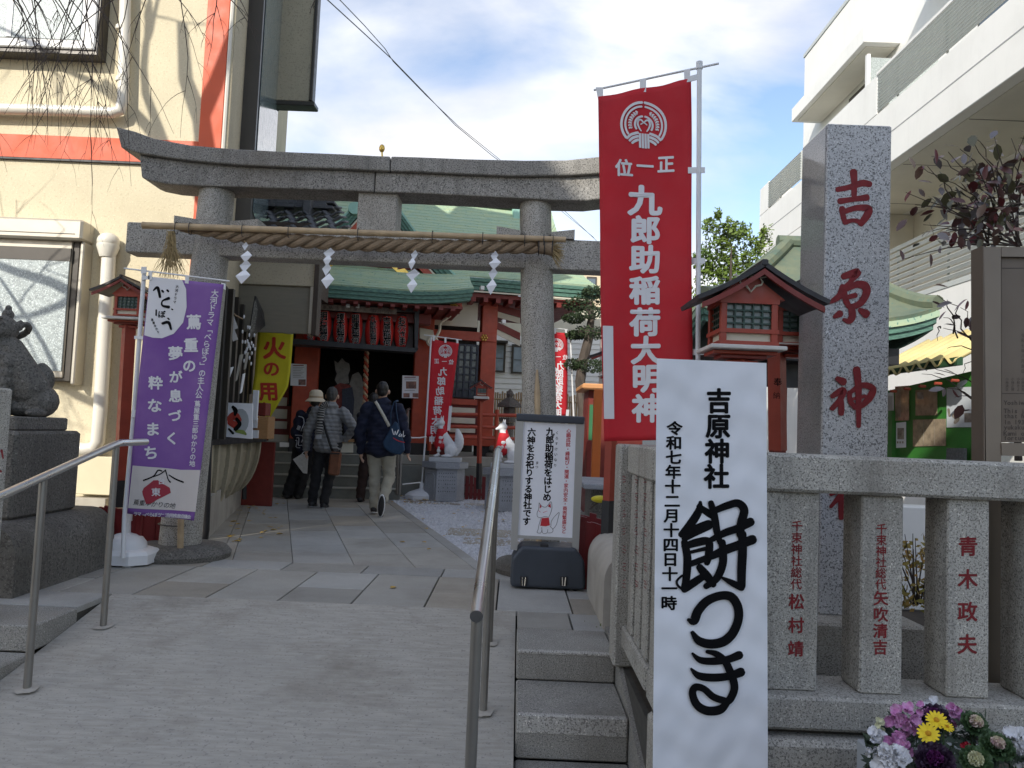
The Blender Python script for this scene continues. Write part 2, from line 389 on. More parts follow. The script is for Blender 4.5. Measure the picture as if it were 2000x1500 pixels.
# paving slabs
pav = struct(link('stone_paving', None)); WO[pav.name] = V((0, 0, 0))
def clip(P, a, b, c):      # keep a*x+b*y>=c
    o = []
    for i in range(len(P)):
        p, q = P[i], P[(i+1) % len(P)]; dp, dq = a*p[0]+b*p[1]-c, a*q[0]+b*q[1]-c
        if dp >= 0: o.append(p)
        if dp*dq < 0: t = dp/(dp-dq); o.append((p[0]+(q[0]-p[0])*t, p[1]+(q[1]-p[1])*t))
    return o
def slab(P, g=.0055, parent=pav, mat=None, z=0, th=.035):
    if len(P) < 3: return
    ar = sum(P[i][0]*P[(i+1) % len(P)][1]-P[(i+1) % len(P)][0]*P[i][1] for i in range(len(P)))/2
    if abs(ar) < .01: return
    if ar < 0: P = P[::-1]
    Q = P
    for i in range(len(P)):
        p, q = P[i], P[(i+1) % len(P)]; dx, dy = q[0]-p[0], q[1]-p[1]; d = math.hypot(dx, dy)
        if d < 1e-4: continue
        a, b_ = -dy/d, dx/d; Q = clip(Q, a, b_, a*p[0]+b_*p[1]+g)
    if len(Q) < 3: return
    n = len(Q); cx = sum(p[0] for p in Q)/n; cy = sum(p[1] for p in Q)/n
    z += random.uniform(-.0015, .0015); tx, ty = random.uniform(-.001, .001), random.uniform(-.001, .001)
    ins = [(cx+(p[0]-cx)*(1-.006/max(.05, math.hypot(p[0]-cx, p[1]-cy))), cy+(p[1]-cy)*(1-.006/max(.05, math.hypot(p[0]-cx, p[1]-cy)))) for p in Q]
    vs = [(x, y, z-th) for x, y in Q]+[(x, y, z-.003) for x, y in Q]+[(x, y, z+tx*(x-cx)+ty*(y-cy)) for x, y in ins]
    fs = [tuple(range(2*n, 3*n))]+[(k*n+i, k*n+(i+1) % n, (k+1)*n+(i+1) % n, (k+1)*n+i) for k in (0, 1) for i in range(n)]
    MB().add(vs, fs).build('paving_slab', mat or random.choice(PAVE), parent)
xs = [-4.25, -3.8, -3.33, -2.87, -2.4, -1.93, -1.47, -1.0, -.53, -.07, .42, .9]
for i in range(len(xs)-1):
    yy = [SITE, 5.99] if i % 2 else [SITE, 5.42, 5.99]
    for k in range(len(yy)-1):
        if xs[i] > .3 and yy[k] > 5: pass
        slab([(xs[i], yy[k]), (xs[i+1], yy[k]), (xs[i+1], yy[k+1]), (xs[i], yy[k+1])])
for i in range(-8, 3):
    x = i*.62+.1
    slab([(x, 5.99), (x+.62, 5.99), (x+.62, 6.33), (x, 6.33)])
for x0, x1 in ((.06, .39), (.39, .585)): slab([(x0, 4.57), (x1, 4.57), (x1, SITE), (x0, SITE)])
for x0, x1 in ((-3.9, -3.2), (-3.2, -2.53)): slab([(x0, 4.59), (x1, 4.59), (x1, SITE), (x0, SITE)])
TH = R(17.05); c_, s_ = math.cos(TH), math.sin(TH)
def uv(u, v): return (c_*u-s_*v, s_*u+c_*v)
us = [-1.1, -.62, -.396, -.30, .173, .653, 1.133, 1.606, 1.72]
for i in range(len(us)-1):
    v = 5.0 + (i*.37) % .9
    w_ = .95
    while v < 13.3:
        P = [uv(us[i], v), uv(us[i+1], v), uv(us[i+1], v+w_), uv(us[i], v+w_)]
        P = clip(P, 0, 1, 6.33)
        # stop at the shrine step
        P = clip(P, -SV.x, -SV.y, -12.06)
        if P: slab(P, .0022 if i not in (0,) else .003, mat=PAVE[2] if i < 3 else None)
        v += w_
# extra paving right of the path near the sign
for x0 in (.42,):
    pass
# kerbstones across the gravel
for (a, b2_, n) in ((7.75, 8.25, 3), (8.35, 8.95, 3), (11.6, 11.95, 4)):
    X0 = (1.74-s_*a)/c_+.02
    for k in range(n):
        x = X0 + k*.95 + random.uniform(0, .05)
        slab([(x, a+.03), (x+.9, a), (x+.9, b2_), (x, b2_-.02)], .006, mat=PAVE[2], z=-.004)
# gravel
def gravel(name, n, fn, r0, r1, mat, z=-.02):
    base = np.array([(1, 0, 0), (0, 1, 0), (-1, 0, 0), (0, -1, 0), (0, 0, 1), (0, 0, -1)], float)
    fc = np.array([(0, 1, 4), (1, 2, 4), (2, 3, 4), (3, 0, 4), (1, 0, 5), (2, 1, 5), (3, 2, 5), (0, 3, 5)])
    rng = np.random.default_rng(3); P = []
    while len(P) < n:
        p = fn(rng)
        if p is not None: P.append((p[0], p[1], z+rng.uniform(0, .012)))
    P = np.array(P); sc = rng.uniform(r0, r1, (n, 1, 1))*rng.uniform(.6, 1.3, (n, 1, 3)); an = rng.uniform(0, 6.28, n)
    v = base[None]*sc*rng.uniform(.8, 1.2, (n, 6, 3)); ca, sa = np.cos(an)[:, None], np.sin(an)[:, None]
    x = v[..., 0]*ca-v[..., 1]*sa; y = v[..., 0]*sa+v[..., 1]*ca; v = np.stack([x, y, v[..., 2]*.8], -1)+P[:, None]
    f = (fc[None]+6*np.arange(n)[:, None, None]).reshape(-1, 3)
    me = bpy.data.meshes.new(name); me.from_pydata(v.reshape(-1, 3).tolist(), [], f.tolist()); me.materials.append(mat)
    return kind(link(name, me), 'stuff')
def gfn(rng):
    y = 6.3+8*rng.random()**1.3; x0 = (1.73-s_*y)/c_
    x = x0 + rng.random()*(3.2+y*.12)
    if x > 3.4: return None
    return (x, y)
gb = struct(MB().add([((1.73-s_*6.34)/c_, 6.34, -.012), (4.5, 6.34, -.012), (4.5, 14.5, -.012), ((1.73-s_*14.5)/c_, 14.5, -.012)], [(0, 1, 2, 3)]).build('gravel_bed', GRAVM))
gravel('white_gravel', 22000, gfn, .012, .026, GRAVM)
# soil inside the planted enclosures
sheet('planting_soil', [(.62, 3.1, -.022), (6, 3.1, -.022), (6, 6.34, -.022), (.62, 6.34, -.022)], SOIL)
LEAFY = pm('fallen_yellow_leaf', (.60, .40, .07), .7, var=.5, vs=40, col2=(.40, .24, .06))
def leaves(name, n, fn, mat, r=.03):
    mb = MB()
    for i in range(n):
        x, y, z = fn(); a = random.uniform(0, 6.28); s = r*random.uniform(.6, 1.3); t = random.uniform(0, .5)
        pts = []
        for q, (ax, ay) in enumerate(((-1, 0), (-.3, .6), (.6, .5), (1, 0), (.5, -.5), (-.3, -.55))):
            X, Y_ = ax*s, ay*s; pts.append((x+X*math.cos(a)-Y_*math.sin(a), y+X*math.sin(a)+Y_*math.cos(a), z+abs(ay)*s*t+.002*q % .004))
        mb.add(pts, [(0, 1, 2, 3), (0, 3, 4, 5)])
    return kind(mb.build(name, mat), 'stuff')
def lf():
    k = random.random()
    if k < .42: p = atz(random.gauss(815, 28), random.gauss(975, 5)); return (p.x, p.y, .012)
    if k < .6: p = atz(random.gauss(925, 22), random.gauss(966, 3)); return (p.x, p.y, .012)
    if k < .75: p = atz(random.uniform(820, 1000), random.uniform(970, 1080)); return (p.x, p.y, .014)
    if k < .97: p = atz(random.uniform(440, 560), random.uniform(975, 1060)); return (p.x, p.y, .006)
    p = atz(random.uniform(430, 1150), random.uniform(985, 1180)); return (p.x, p.y, .006)
leaves('fallen_leaves', 190, lf, LEAFY, .03)

# ---- steps right
st = top('granite_steps', 'grey granite steps between the ramp and the stone fence with speckled worn nosings', 'steps', (.32, 4.1, -.5))
for (ya, yb, z1, z0) in ((4.10, 4.57, 0, -.15), (3.60, 4.10, -.147, -.345), (3.08, 3.60, -.345, -.515)):
    MB().b2((.062, ya, z0), (.577, yb-.003, z1), .008).build('step', G_STEP, st)
    nz_ = .085 if ya == 3.60 else .018
    MB().b2((.066, ya-.0035, z1-nz_), (.573, ya+.03, z1+.0025), .006).build('nosing', granite('worn_nosing_granite', (.50, .48, .44), .35, 140, .3, 0, white=1.6), st)
# stone cheek beside the steps
MB().prism([(.58, 2.9, -.515), (.58, 4.6, -.515), (.58, 4.6, .02), (.58, 4.15, .015), (.58, 2.9, -.33)], (.12, 0, 0)).build('side_curb', G_STEP, st)
# ---- steps left
st = top('granite_steps', 'grey granite steps left of the ramp in front of the guardian statue', 'steps', (-3.2, 4.2, -.5))
for (ya, yb, z1, z0) in ((4.16, 4.59, 0, -.14), (3.70, 4.16, -.14, -.30), (3.2, 3.70, -.30, -.515)):
    MB().b2((-4.6, ya, z0), (-2.525, yb-.003, z1), .008).build('step', G_STEP, st)

# ================================================================== TORII
TY = 6.25
tor = top('torii_gate', 'large weathered grey granite torii gate over the paved path', 'torii gate', at(735, 1090, 6.4))
def colm(x0, y0, r0, x1, y1, r1, lab):
    p0 = at(x0, y0, 6.4); p0.z = .05; p1 = at(x1, y1, 6.4)
    mb = MB(); mb.tube([p0+(p1-p0)*t for t in (0, .33, .66, 1)], [r0+(r1-r0)*t for t in (0, .33, .66, 1)], 40); o = mb.build('column', G_TORII, tor, smooth=True)
    MB().lathe((p0.x, p0.y, 0), [(.40, -.01), (.41, .04), (.37, .085), (.30, .10), (.19, .105)], 40).build('column_base', G_OLD, tor, smooth=True)
    return p0
colm(350, 1080, .165, 426, 358, .142, ''); colm(1060, 1080, .150, 1045, 372, .132, '')
def mirr(P):     # mirror an outline about the gate's centre line, in metres
    pass
topL = [(226, 247), (262, 256), (300, 270), (370, 283), (450, 290), (560, 296), (660, 300)]
grvL = [(236, 288), (268, 298), (310, 305), (367, 313), (467, 322), (560, 326), (660, 329)]
botL = [(276, 346), (290, 352), (325, 359), (390, 363), (467, 365), (560, 368), (660, 371)]
cx = at(735, 380, TY).x
def w3(p, Y=TY): return at(p[0], p[1], Y)
def mir3(p): return V((2*cx-p.x, p.y, p.z))
def beam(name, upL, loL, xs_, d, Yf, mat):
    U = [w3(p, Yf) for p in upL]; Lo = [w3(p, Yf) for p in loL]
    zc = lambda A: A[-1].z-.004
    U += [V((cx, Yf, zc(U)))]; Lo += [V((cx, Yf, zc(Lo)))]
    sx = xs_; full_u = U+[mir3(p) for p in U[:-1][::-1]]; full_l = Lo+[mir3(p) for p in Lo[:-1][::-1]]
    def interp(A, x):
        for a, b in zip(A[:-1], A[1:]):
            if a.x <= x <= b.x: t = (x-a.x)/(b.x-a.x); return a+(b-a)*t
    for side in (0, 1):
        A = [p for p in full_u if (p.x < sx-.002 if side == 0 else p.x > sx+.002)]; B = [p for p in full_l if (p.x < sx-.002 if side == 0 else p.x > sx+.002)]
        e = sx-.0035 if side == 0 else sx+.0035
        if side == 0: A.append(interp(full_u, e)); B.append(interp(full_l, e))
        else: A.insert(0, interp(full_u, e)); B.insert(0, interp(full_l, e))
        n = len(A); off = V((0, d, 0)); mb = MB()
        # four long faces: front, back, top, bottom, slightly chamfered top
        A2 = [p+off for p in A]; B2 = [p+off for p in B]
        mb.add(A+B+A2+B2, [(i, n+i, n+i+1, i+1) for i in range(n-1)]+[(2*n+i, 2*n+i+1, 3*n+i+1, 3*n+i) for i in range(n-1)] +
               [(i, i+1, 2*n+i+1, 2*n+i) for i in range(n-1)]+[(n+i, 3*n+i, 3*n+i+1, n+i+1) for i in range(n-1)]+[(0, 2*n, 3*n, n), (n-1, 2*n-1, 4*n-1, 3*n-1)])
        o = mb.build(name, mat, tor)
        bv = o.modifiers.new('bevel', 'BEVEL'); bv.width = .012; bv.segments = 2; bv.limit_method = 'ANGLE'; bv.angle_limit = R(35)
grv2 = [(a, b+3) for a, b in grvL]; grv2[0] = (272, 302); grv2[1] = (285, 305)
beam('top_lintel', topL, grvL, at(763, 350, TY).x, .42, 6.19, G_TORIIB)
beam('lower_lintel', grv2, botL, at(733, 350, TY).x, .33, 6.235, G_TORIIB)
pa, pb = at(248, 433, 6.3), at(248, 492, 6.3)
mb = MB(); mb.b2((pa.x, 6.3, pb.z), (2*cx-pa.x, 6.5, pa.z), .008); mb.build('tie_beam', G_TORII, tor)
a = at(699, 392, 6.28); c = at(773, 462, 6.28); MB().b2((a.x, 6.28, pa.z+.001), (c.x, 6.52, at(735, 372, 6.28).z), .01).build('centre_strut', G_TORII, tor)
for (x0, x1, yt) in ((340, 388, 424), (450, 503, 429), (970, 1016, 445), (1078, 1122, 450)):
    a = at(x0, yt, 6.27); c = at(x1, yt+22, 6.27)
    left = x0 in (340, 970)
    P = [V((a.x, 6.27, pa.z+.001)), V((c.x, 6.27, pa.z+.001)), V((c.x, 6.27, a.z-(.012 if left else -.015))), V((a.x, 6.27, a.z+(.015 if left else -.012)))]
    MB().prism(P, (0, .25, 0)).build('wedge', G_TORII, tor)
# sacred rope
sr = top('sacred_rope', 'thick twisted straw rope tied along the torii tie beam with a frayed end', 'rope', at(700, 470, 6.1))
path = catmull([tuple(at(x, y, 6.13)) for x, y in ((352, 449), (400, 454), (500, 464), (620, 473), (750, 479), (900, 482), (1000, 482), (1052, 483))], 14)
path = [V(p) for p in path]; tot = 0; ln = [0]
for a, b in zip(path[:-1], path[1:]): tot += (b-a).length; ln.append(tot)
res = []
for k in range(240):
    d = tot*k/239; i = max(0, min(len(path)-2, next((j for j in range(len(ln)-1) if ln[j+1] >= d), len(ln)-2))); t = (d-ln[i])/max(1e-6, ln[i+1]-ln[i]); res.append((path[i]+(path[i+1]-path[i])*t, d))
for q in range(3):
    pts = []; rr = []
    for p, d in res:
        g = min(1, .28+d/.45*.72); an = -2*math.pi*d/.36+q*2.094
        pts.append(p+V((0, math.cos(an), math.sin(an)))*.031*g); rr.append(.0285*g)
    MB().tube(pts, rr, 8).build('rope_strand', ROPE, sr, smooth=True)
e = at(1052, 483, 6.1); f_ = at(1080, 486, 6.1)
MB().tube([e, at(1066, 485, 6.1), f_], [.052, .05, .06], 14).build('bound_end', ROPE, sr, smooth=True)
mb = MB()
for i in range(90):
    a = random.uniform(0, 6.28); r = random.uniform(0, .055); p0 = f_+V((-.01, math.cos(a)*r, math.sin(a)*r))
    p1 = p0+V((random.uniform(.05, .11), math.cos(a)*r*1.2, math.sin(a)*r*1.6-random.uniform(0, .06)))
    mb.tube([p0, (p0+p1)/2+V((0, 0, .004)), p1], [.003, .0025, .001], 4)
mb.build('frayed_tuft', STRAW, sr)
for x in (1052, 1063, 1078):
    p = at(x, 484, 6.1); pts = [p+V((0, math.cos(t)*.062, math.sin(t)*.062)) for t in [k*6.283/12 for k in range(13)]]
    MB().tube(pts, .004, 5, False).build('binding_cord', BLACK, sr)
mb = MB()
base = at(335, 452, 6.05)
for i in range(85):
    pts = []; ox, oy = random.gauss(0, .012), random.gauss(0, .012); dx = random.gauss(.0, .07); h = random.uniform(.25, .40)
    for k in range(6):
        t = k/5; pts.append(base+V((ox+dx*t**1.5+.01*math.sin(t*9+i), oy+.03*t, -h*t)))
    mb.tube(pts, [.003, .003, .0025, .0025, .002, .001], 4)
mb.build('straw_tassel', STRAW, sr)
bp = top('bamboo_pole', 'long horizontal bamboo pole tied above the straw rope of the torii', 'bamboo pole', at(690, 454, 6.07))
pts = []; rr = []
for k in range(140):
    t = k/139; p = at(279+(1105-279)*t, 440+28*t, 6.07); pts.append(p); d = (t*9.3) % 1
    rr.append((.0275-.004*t*1)*(1.10 if d < .035 else 1))
MB().tube(pts, rr, 12).build('culm', BAMB, bp, smooth=True)
for x, y in ((345, 442), (372, 443), (475, 447), (565, 449), (700, 454), (845, 459), (943, 462), (1025, 465), (1062, 466), (1080, 467)):
    p = at(x, y, 6.07); MB().tube([p+V((0, math.cos(t)*.034, math.sin(t)*.034-(.03 if math.sin(t) < -.5 else 0))) for t in [k*6.283/10 for k in range(11)]], .003, 5, False).build('tie_wire', BLACK, bp)
# vertical bamboo props lashed to the columns
for (x0, y0, x1, y1, Y, lab) in ((352, 1082, 352, 1005, 6.18, 'short bamboo prop lashed with wire to the foot of the left torii column'),):
    p = at(x0, y0, Y); t_ = top('bamboo_prop', lab, 'bamboo prop', p); q = at(x1+4, 870, Y)
    MB().tube([p+(q-p)*k/4 for k in range(5)], .024, 10).build('culm', BAMB, t_, smooth=True)
    for yy in (1028, 812):
        MB().lathe((at(352, yy, 6.4).x, 6.4, at(352, yy, 6.24).z), [(.170, -.003), (.173, 0), (.170, .003)], 24).build('tie_wire', BLACK, t_)
p = at(1053, 1080, 6.2); q = at(1049, 722, 6.25); t_ = top('bamboo_prop', 'pointed bamboo stake lashed to the right torii column above the upright sign', 'bamboo prop', p)
MB().tube([p+(q-p)*k/8 for k in range(9)], [.024]*8+[.008], 8).build('culm', BAMB, t_, smooth=True)
# gold finial on the gate's top
t_ = top('gold_finial', 'small gold oval finial standing on top of the torii lintel', 'lamp', at(745, 303, 6.4))
MB().ball(at(746, 290, 6.4), (.025, .02, .036)).build('finial_head', GOLD, t_, smooth=True)
MB().tube([at(747, 312, 6.4), at(746, 296, 6.4)], .008, 6).build('stem', GOLD, t_)
# paper streamers
SH = [((478, 470), [(474, 475, 484, 487), (472, 493, 490, 510), (470, 511, 488, 529), (463, 530, 486, 551)], 'first zigzag paper streamer from the left, below the straw rope'),
      ((640, 485), [(634, 487, 652, 503), (633, 500, 646, 518), (631, 517, 645, 536), (630, 538, 650, 560)], 'second zigzag paper streamer from the left, hung over the green eave'),
      ((807, 488), [(804, 491, 815, 506), (799, 506, 810, 524), (796, 528, 817, 545), (797, 548, 813, 569)], 'third zigzag paper streamer from the left, over the copper gable foot'),
      ((966, 490), [(960, 493, 972, 508), (957, 507, 976, 524), (956, 526, 970, 545), (952, 549, 968, 572)], 'rightmost zigzag paper streamer, beside the right torii column')]
for (tp, segs, lab) in SH:
    t_ = top('paper_streamer', lab, 'paper streamer', at(*tp, 6.03), 'white paper streamers on the straw rope')
    for i, (x0, y0, x1, y1) in enumerate(segs):
        w_ = (x1-x0); h = (y1-y0)
        s = 1 if i % 2 else -1
        A = [(x0+w_*.0, y0+h*.45), (x0+w_*.62, y0-h*.02), (x1, y0+h*.38), (x0+w_*.40, y1)]; mx_, my_ = (x0+x1)/2, (y0+y1)/2; A = [(mx_+(ax-mx_)*1.28, my_+(ay-my_)*1.35) for ax, ay in A]
        P = [at(A[0][0], A[0][1], 6.03), at(A[1][0], A[1][1], 6.03+.012*s), at(A[2][0], A[2][1], 6.03-.012*s), at(A[3][0], A[3][1], 6.03+.01)]
        MB().add(P, [(0, 1, 2, 3)]).build('folded_paper', PAPER, t_, solid=.0015)
    MB().tube([at(*tp, 6.05), at(segs[0][0]+6, segs[0][1]+2, 6.03)], .003, 4).build('thread', STRAW, t_)

# ================================================================== STONE FENCE (front, right)
FY = 3.0
capz = at(1700, 893, FY).z; capb = at(1700, 967, FY).z; rt = at(1550, 1352, FY).z; rb = at(1550, 1418, FY).z
fen = top('stone_fence', 'grey granite fence with red engraved posts facing the street', 'stone fence', (2.0, FY, -.5))
x0, x1 = .585, 6.0
MB().b2((x0, FY-.02, capb), (x1, FY+.22, capz), .012).build('coping', G_FENCE, fen)
MB().b2((x0, FY-.05, rb), (x1, FY+.24, rt), .012).build('bottom_rail', G_FENCE, fen)
for i, (a, b_) in enumerate(((.585, .93), (.94, 1.42), (1.43, 1.93), (1.94, 2.45), (2.46, 2.97), (2.98, 3.48), (3.49, 4.0), (4.01, 4.5), (4.51, 5.0), (5.01, 5.5), (5.51, 6.0))):
    MB().b2((a, FY-.09, -.515), (b_-.004, FY+.2, at(1550, 1448, FY-.09).z), .02).build('footing_stone', G_FENCE, fen)
MB().b2((.6, FY+.0, at(1550, 1448, FY).z-.004), (x1, FY+.18, rb+.003)).build('footing_core', JOINT, fen)
posts = [(1517, 1597, ('千束神社総代', '松村靖')), (1682, 1761, ('千束神社総代', '矢吹清吉')), (1851, 1931, ('', '青木政夫')), (2008, 2085, ('', ''))]
pw = at(1597, 1000, FY+.015).x-at(1515, 1000, FY+.015).x
for (a, b_, tx) in posts:
    X0 = at(a-1, 1150, FY+.015).x
    p_ = MB().b2((X0, FY+.015, rt+.001), (X0+pw, FY+.185, capb-.001), .006).build('post', G_FENCE, fen)
    fn = planar(FY+.015); F1 = Flat(); cxp = (a+b_)/2
    if a == 1517: F1.column(tx[0], 1557, 1016, 1555, 1152, 22.5, .022); F1.column(tx[1], 1556, 1152, 1554, 1290, 32, .03)
    if a == 1682: F1.column(tx[0], 1722, 1022, 1720, 1152, 22, .022); F1.column(tx[1], 1721, 1152, 1719, 1280, 30, .03)
    if a == 1851: F1.column(tx[1], 1891, 1035, 1889, 1290, 40, .03)
    if F1.v: F1.build('carved_character', REDINK, p_, fn, .001, split=True)
for xk in (2.36, 2.70, 3.04, 3.38, 3.72, 4.06, 4.4, 4.74, 5.08, 5.42, 5.76): MB().b2((xk, FY+.015, rt+.001), (xk+pw, FY+.185, capb-.001), .006).build('post', G_FENCE, fen)
MB().b2((.585, FY+.012, rt+.001), (.585+pw, FY+.19, capb-.001), .006).build('post', G_FENCE, fen)
MB().b2((.585+pw+.14, FY+.012, rt+.001), (.585+2*pw+.14, FY+.19, capb-.001), .006).build('post', G_FENCE, fen)
# return along the steps
fr = top('stone_fence', 'side run of the granite fence going back beside the steps', 'stone fence', (.66, 3.6, -.5))
yb = 3.93
a = at(1236, 873, 3.93); capz2 = a.z
MB().b2((.582, FY+.225, capb), (.76, yb, capz), .01).build('coping', G_FENCE, fr)
MB().b2((.578, FY+.245, rb+.02), (.77, yb, rt), .01).build('bottom_rail', G_FENCE, fr)
for y in (3.30, 3.50, 3.71):
    MB().b2((.592, y, rt), (.74, y+.13, capb), .006).build('post', G_FENCE, fr)
pz = at(1225, 868, 3.95).z
pp = MB().b2((.545, 3.95, -.02), (.76, 4.13, pz), .01).build('end_post', G_FENCE, fr)
# faint red engraved strokes on the posts' side faces
for (xa, seed) in ((1219, 1), (1243, 2), (1260, 3)):
    F1 = Flat(); random.seed(seed)
    for k, y in enumerate(range(930, 1160, 34)):
        for q in range(3): 
            F1.stroke([(xa-2+random.uniform(-1, 1), y+q*6, 1.6), (xa+2+random.uniform(-1, 1), y+q*6+random.uniform(-2, 4), 1.4)])
    F1.build('engraved_mark', REDINK, pp, (lambda x, y: onplane(x, y, (.5445 if xa < 1230 else .591, 0, 0), V((1, 0, 0)))), .001)
random.seed(11)
# left street post
lp = top('stone_post', 'tall granite fence post at the far left edge with red engraving', 'stone post', (-2.95, 4.2, -.5))
X1 = at(24, 790, 4.34).x; zt = at(10, 757, 4.15).z
p_ = MB().b2((X1-.2, 4.15, -.51), (X1, 4.34, zt), .01).build('shaft', G_FENCE, lp)
F1 = Flat(); F1.stroke([(3, 880, 5), (6, 895, 3)]); F1.stroke([(-6, 915, 5), (2, 921, 4)]); F1.build('engraved_mark', REDINK, p_, planar(4.15), .001)
# ================================================================== STELE
sp = top('stone_stele', 'tall square granite stele with the shrine name carved in dark red brush characters', 'stone stele', (1.75, 4.05, .3))
SYf = 3.9
xa, xb = at(1606, 800, SYf).x, at(1735, 800, SYf).x; zt = at(1670, 243, SYf).z
mb = MB(); mb.b2((xa, SYf, .295), (xb, SYf+.345, zt), .006); body = mb.build('pillar', G_STELE, sp)
MB().b2((xa-.0035, SYf+.012, .30), (xa-.0005, SYf+.333, zt-.012)).build('polished_side', G_STELEP, sp)
bx = at(1815, 1207, 3.72).x
MB().b2((xa-.2, 3.72, -.02), (bx, 4.45, .295), .012).build('plinth', G_FENCE, sp)
sp2 = lambda x, y: (1570+x*.4738, 300+y*.4738)
STK = [[(140, 148, 20), (190, 138, 22), (240, 122, 26), (270, 126, 24)], [(205, 78, 30), (208, 120, 24), (207, 172, 22)], [(150, 196, 24), (205, 188, 20), (258, 181, 26)],
       [(158, 228, 24), (162, 255, 22), (170, 284, 20)], [(165, 240, 20), (215, 224, 22), (265, 226, 28), (262, 252, 30), (236, 288, 24)], [(170, 284, 18), (205, 275, 16), (236, 284, 20)],
       [(165, 506, 24), (195, 496, 30), (222, 490, 30), (195, 525, 18), (168, 552, 20)], [(160, 550, 24), (148, 585, 26), (122, 605, 20), (98, 618, 8)],
       [(165, 560, 22), (172, 600, 24), (185, 628, 22)], [(170, 562, 18), (215, 540, 26), (252, 545, 32), (258, 575, 30), (235, 615, 26), (200, 632, 22)], [(180, 592, 18), (212, 584, 20)],
       [(196, 632, 26), (200, 670, 28), (186, 690, 24), (165, 684, 12)], [(128, 672, 16), (148, 660, 28)], [(232, 645, 18), (255, 660, 34)],
       [(140, 928, 20), (162, 940, 30)], [(118, 1000, 18), (146, 982, 26), (164, 978, 26), (152, 1010, 22), (118, 1050, 20)], [(152, 1012, 22), (155, 1045, 24), (154, 1070, 22)],
       [(188, 985, 18), (192, 1020, 20), (212, 1046, 20)], [(190, 985, 16), (240, 955, 22), (284, 968, 26), (272, 1005, 28), (238, 1040, 20), (210, 1046, 16)], [(200, 1012, 12), (252, 1000, 14)],
       [(218, 892, 30), (225, 960, 26), (226, 1040, 22), (226, 1122, 18)],
       [(112, 1405, 14), (150, 1385, 24), (160, 1395, 24), (112, 1455, 14)], [(152, 1405, 20), (155, 1460, 24), (154, 1500, 20)], [(168, 1425, 14), (182, 1440, 22)], [(215, 1370, 22), (218, 1500, 22)], [(195, 1425, 18), (250, 1415, 20)], [(185, 1505, 20), (262, 1500, 22)]]
F1 = Flat()
for i, s in enumerate(STK): F1.grp = (i > 5)+(i > 12)+(i > 20); F1.stroke([(*sp2(x, y), w_*.4738*1.08) for x, y, w_ in s])
F1.build('carved_character', REDINK, body, planar(SYf), .0012, split=True)

# ================================================================== POSTER
PY = 2.88
po = top('paper_poster', 'tall white hand-brushed paper notice with big black characters hung on the fence corner', 'poster', at(1390, 1100, PY))
cor = [(1283, 700), (1497, 709), (1500, 1580), (1274, 1580)]
def bil(c, s, t):
    return tuple((c[0][k]*(1-s)+c[1][k]*s)*(1-t)+(c[3][k]*(1-s)+c[2][k]*s)*t for k in (0, 1))
def crump(x, y):
    return .0022*math.sin(x*.05+y*.021)+.0018*math.sin(x*.023-y*.037+1)+.0012*math.sin(x*.11+y*.06+2)+.0014*math.sin(y*.09+math.sin(x*.04)*2)
pfn = lambda x, y: at(x, y, PY+crump(x, y))
nx, ny = 36, 120; vs = []
for j in range(ny+1):
    for i in range(nx+1):
        x, y = bil(cor, i/nx, j/ny); vs.append(pfn(x, y))
o = MB().add(vs, [(j*(nx+1)+i, j*(nx+1)+i+1, (j+1)*(nx+1)+i+1, (j+1)*(nx+1)+i) for j in range(ny) for i in range(nx)]).build('paper_sheet', PAPER, po, smooth='all')
A = [at(*c_2, PY+.012) for c_2 in ((1286, 703), (1494, 711), (1497, 1578), (1277, 1578))]
MB().prism(A, (0, .02, 0)).build('backing_board', pm('grey_board', (.35, .36, .38), .8), po)
F1 = Flat()
F1.column('吉原神社', 1405, 758, 1399, 955, 50, .045, 1.0)
F1.column('令和七年十二月十四日十一時', 1318, 822, 1306, 1192, 28.5, .04, 1.12)
q = lambda x, y: (1290+x*.3134, 950+y*.3134)
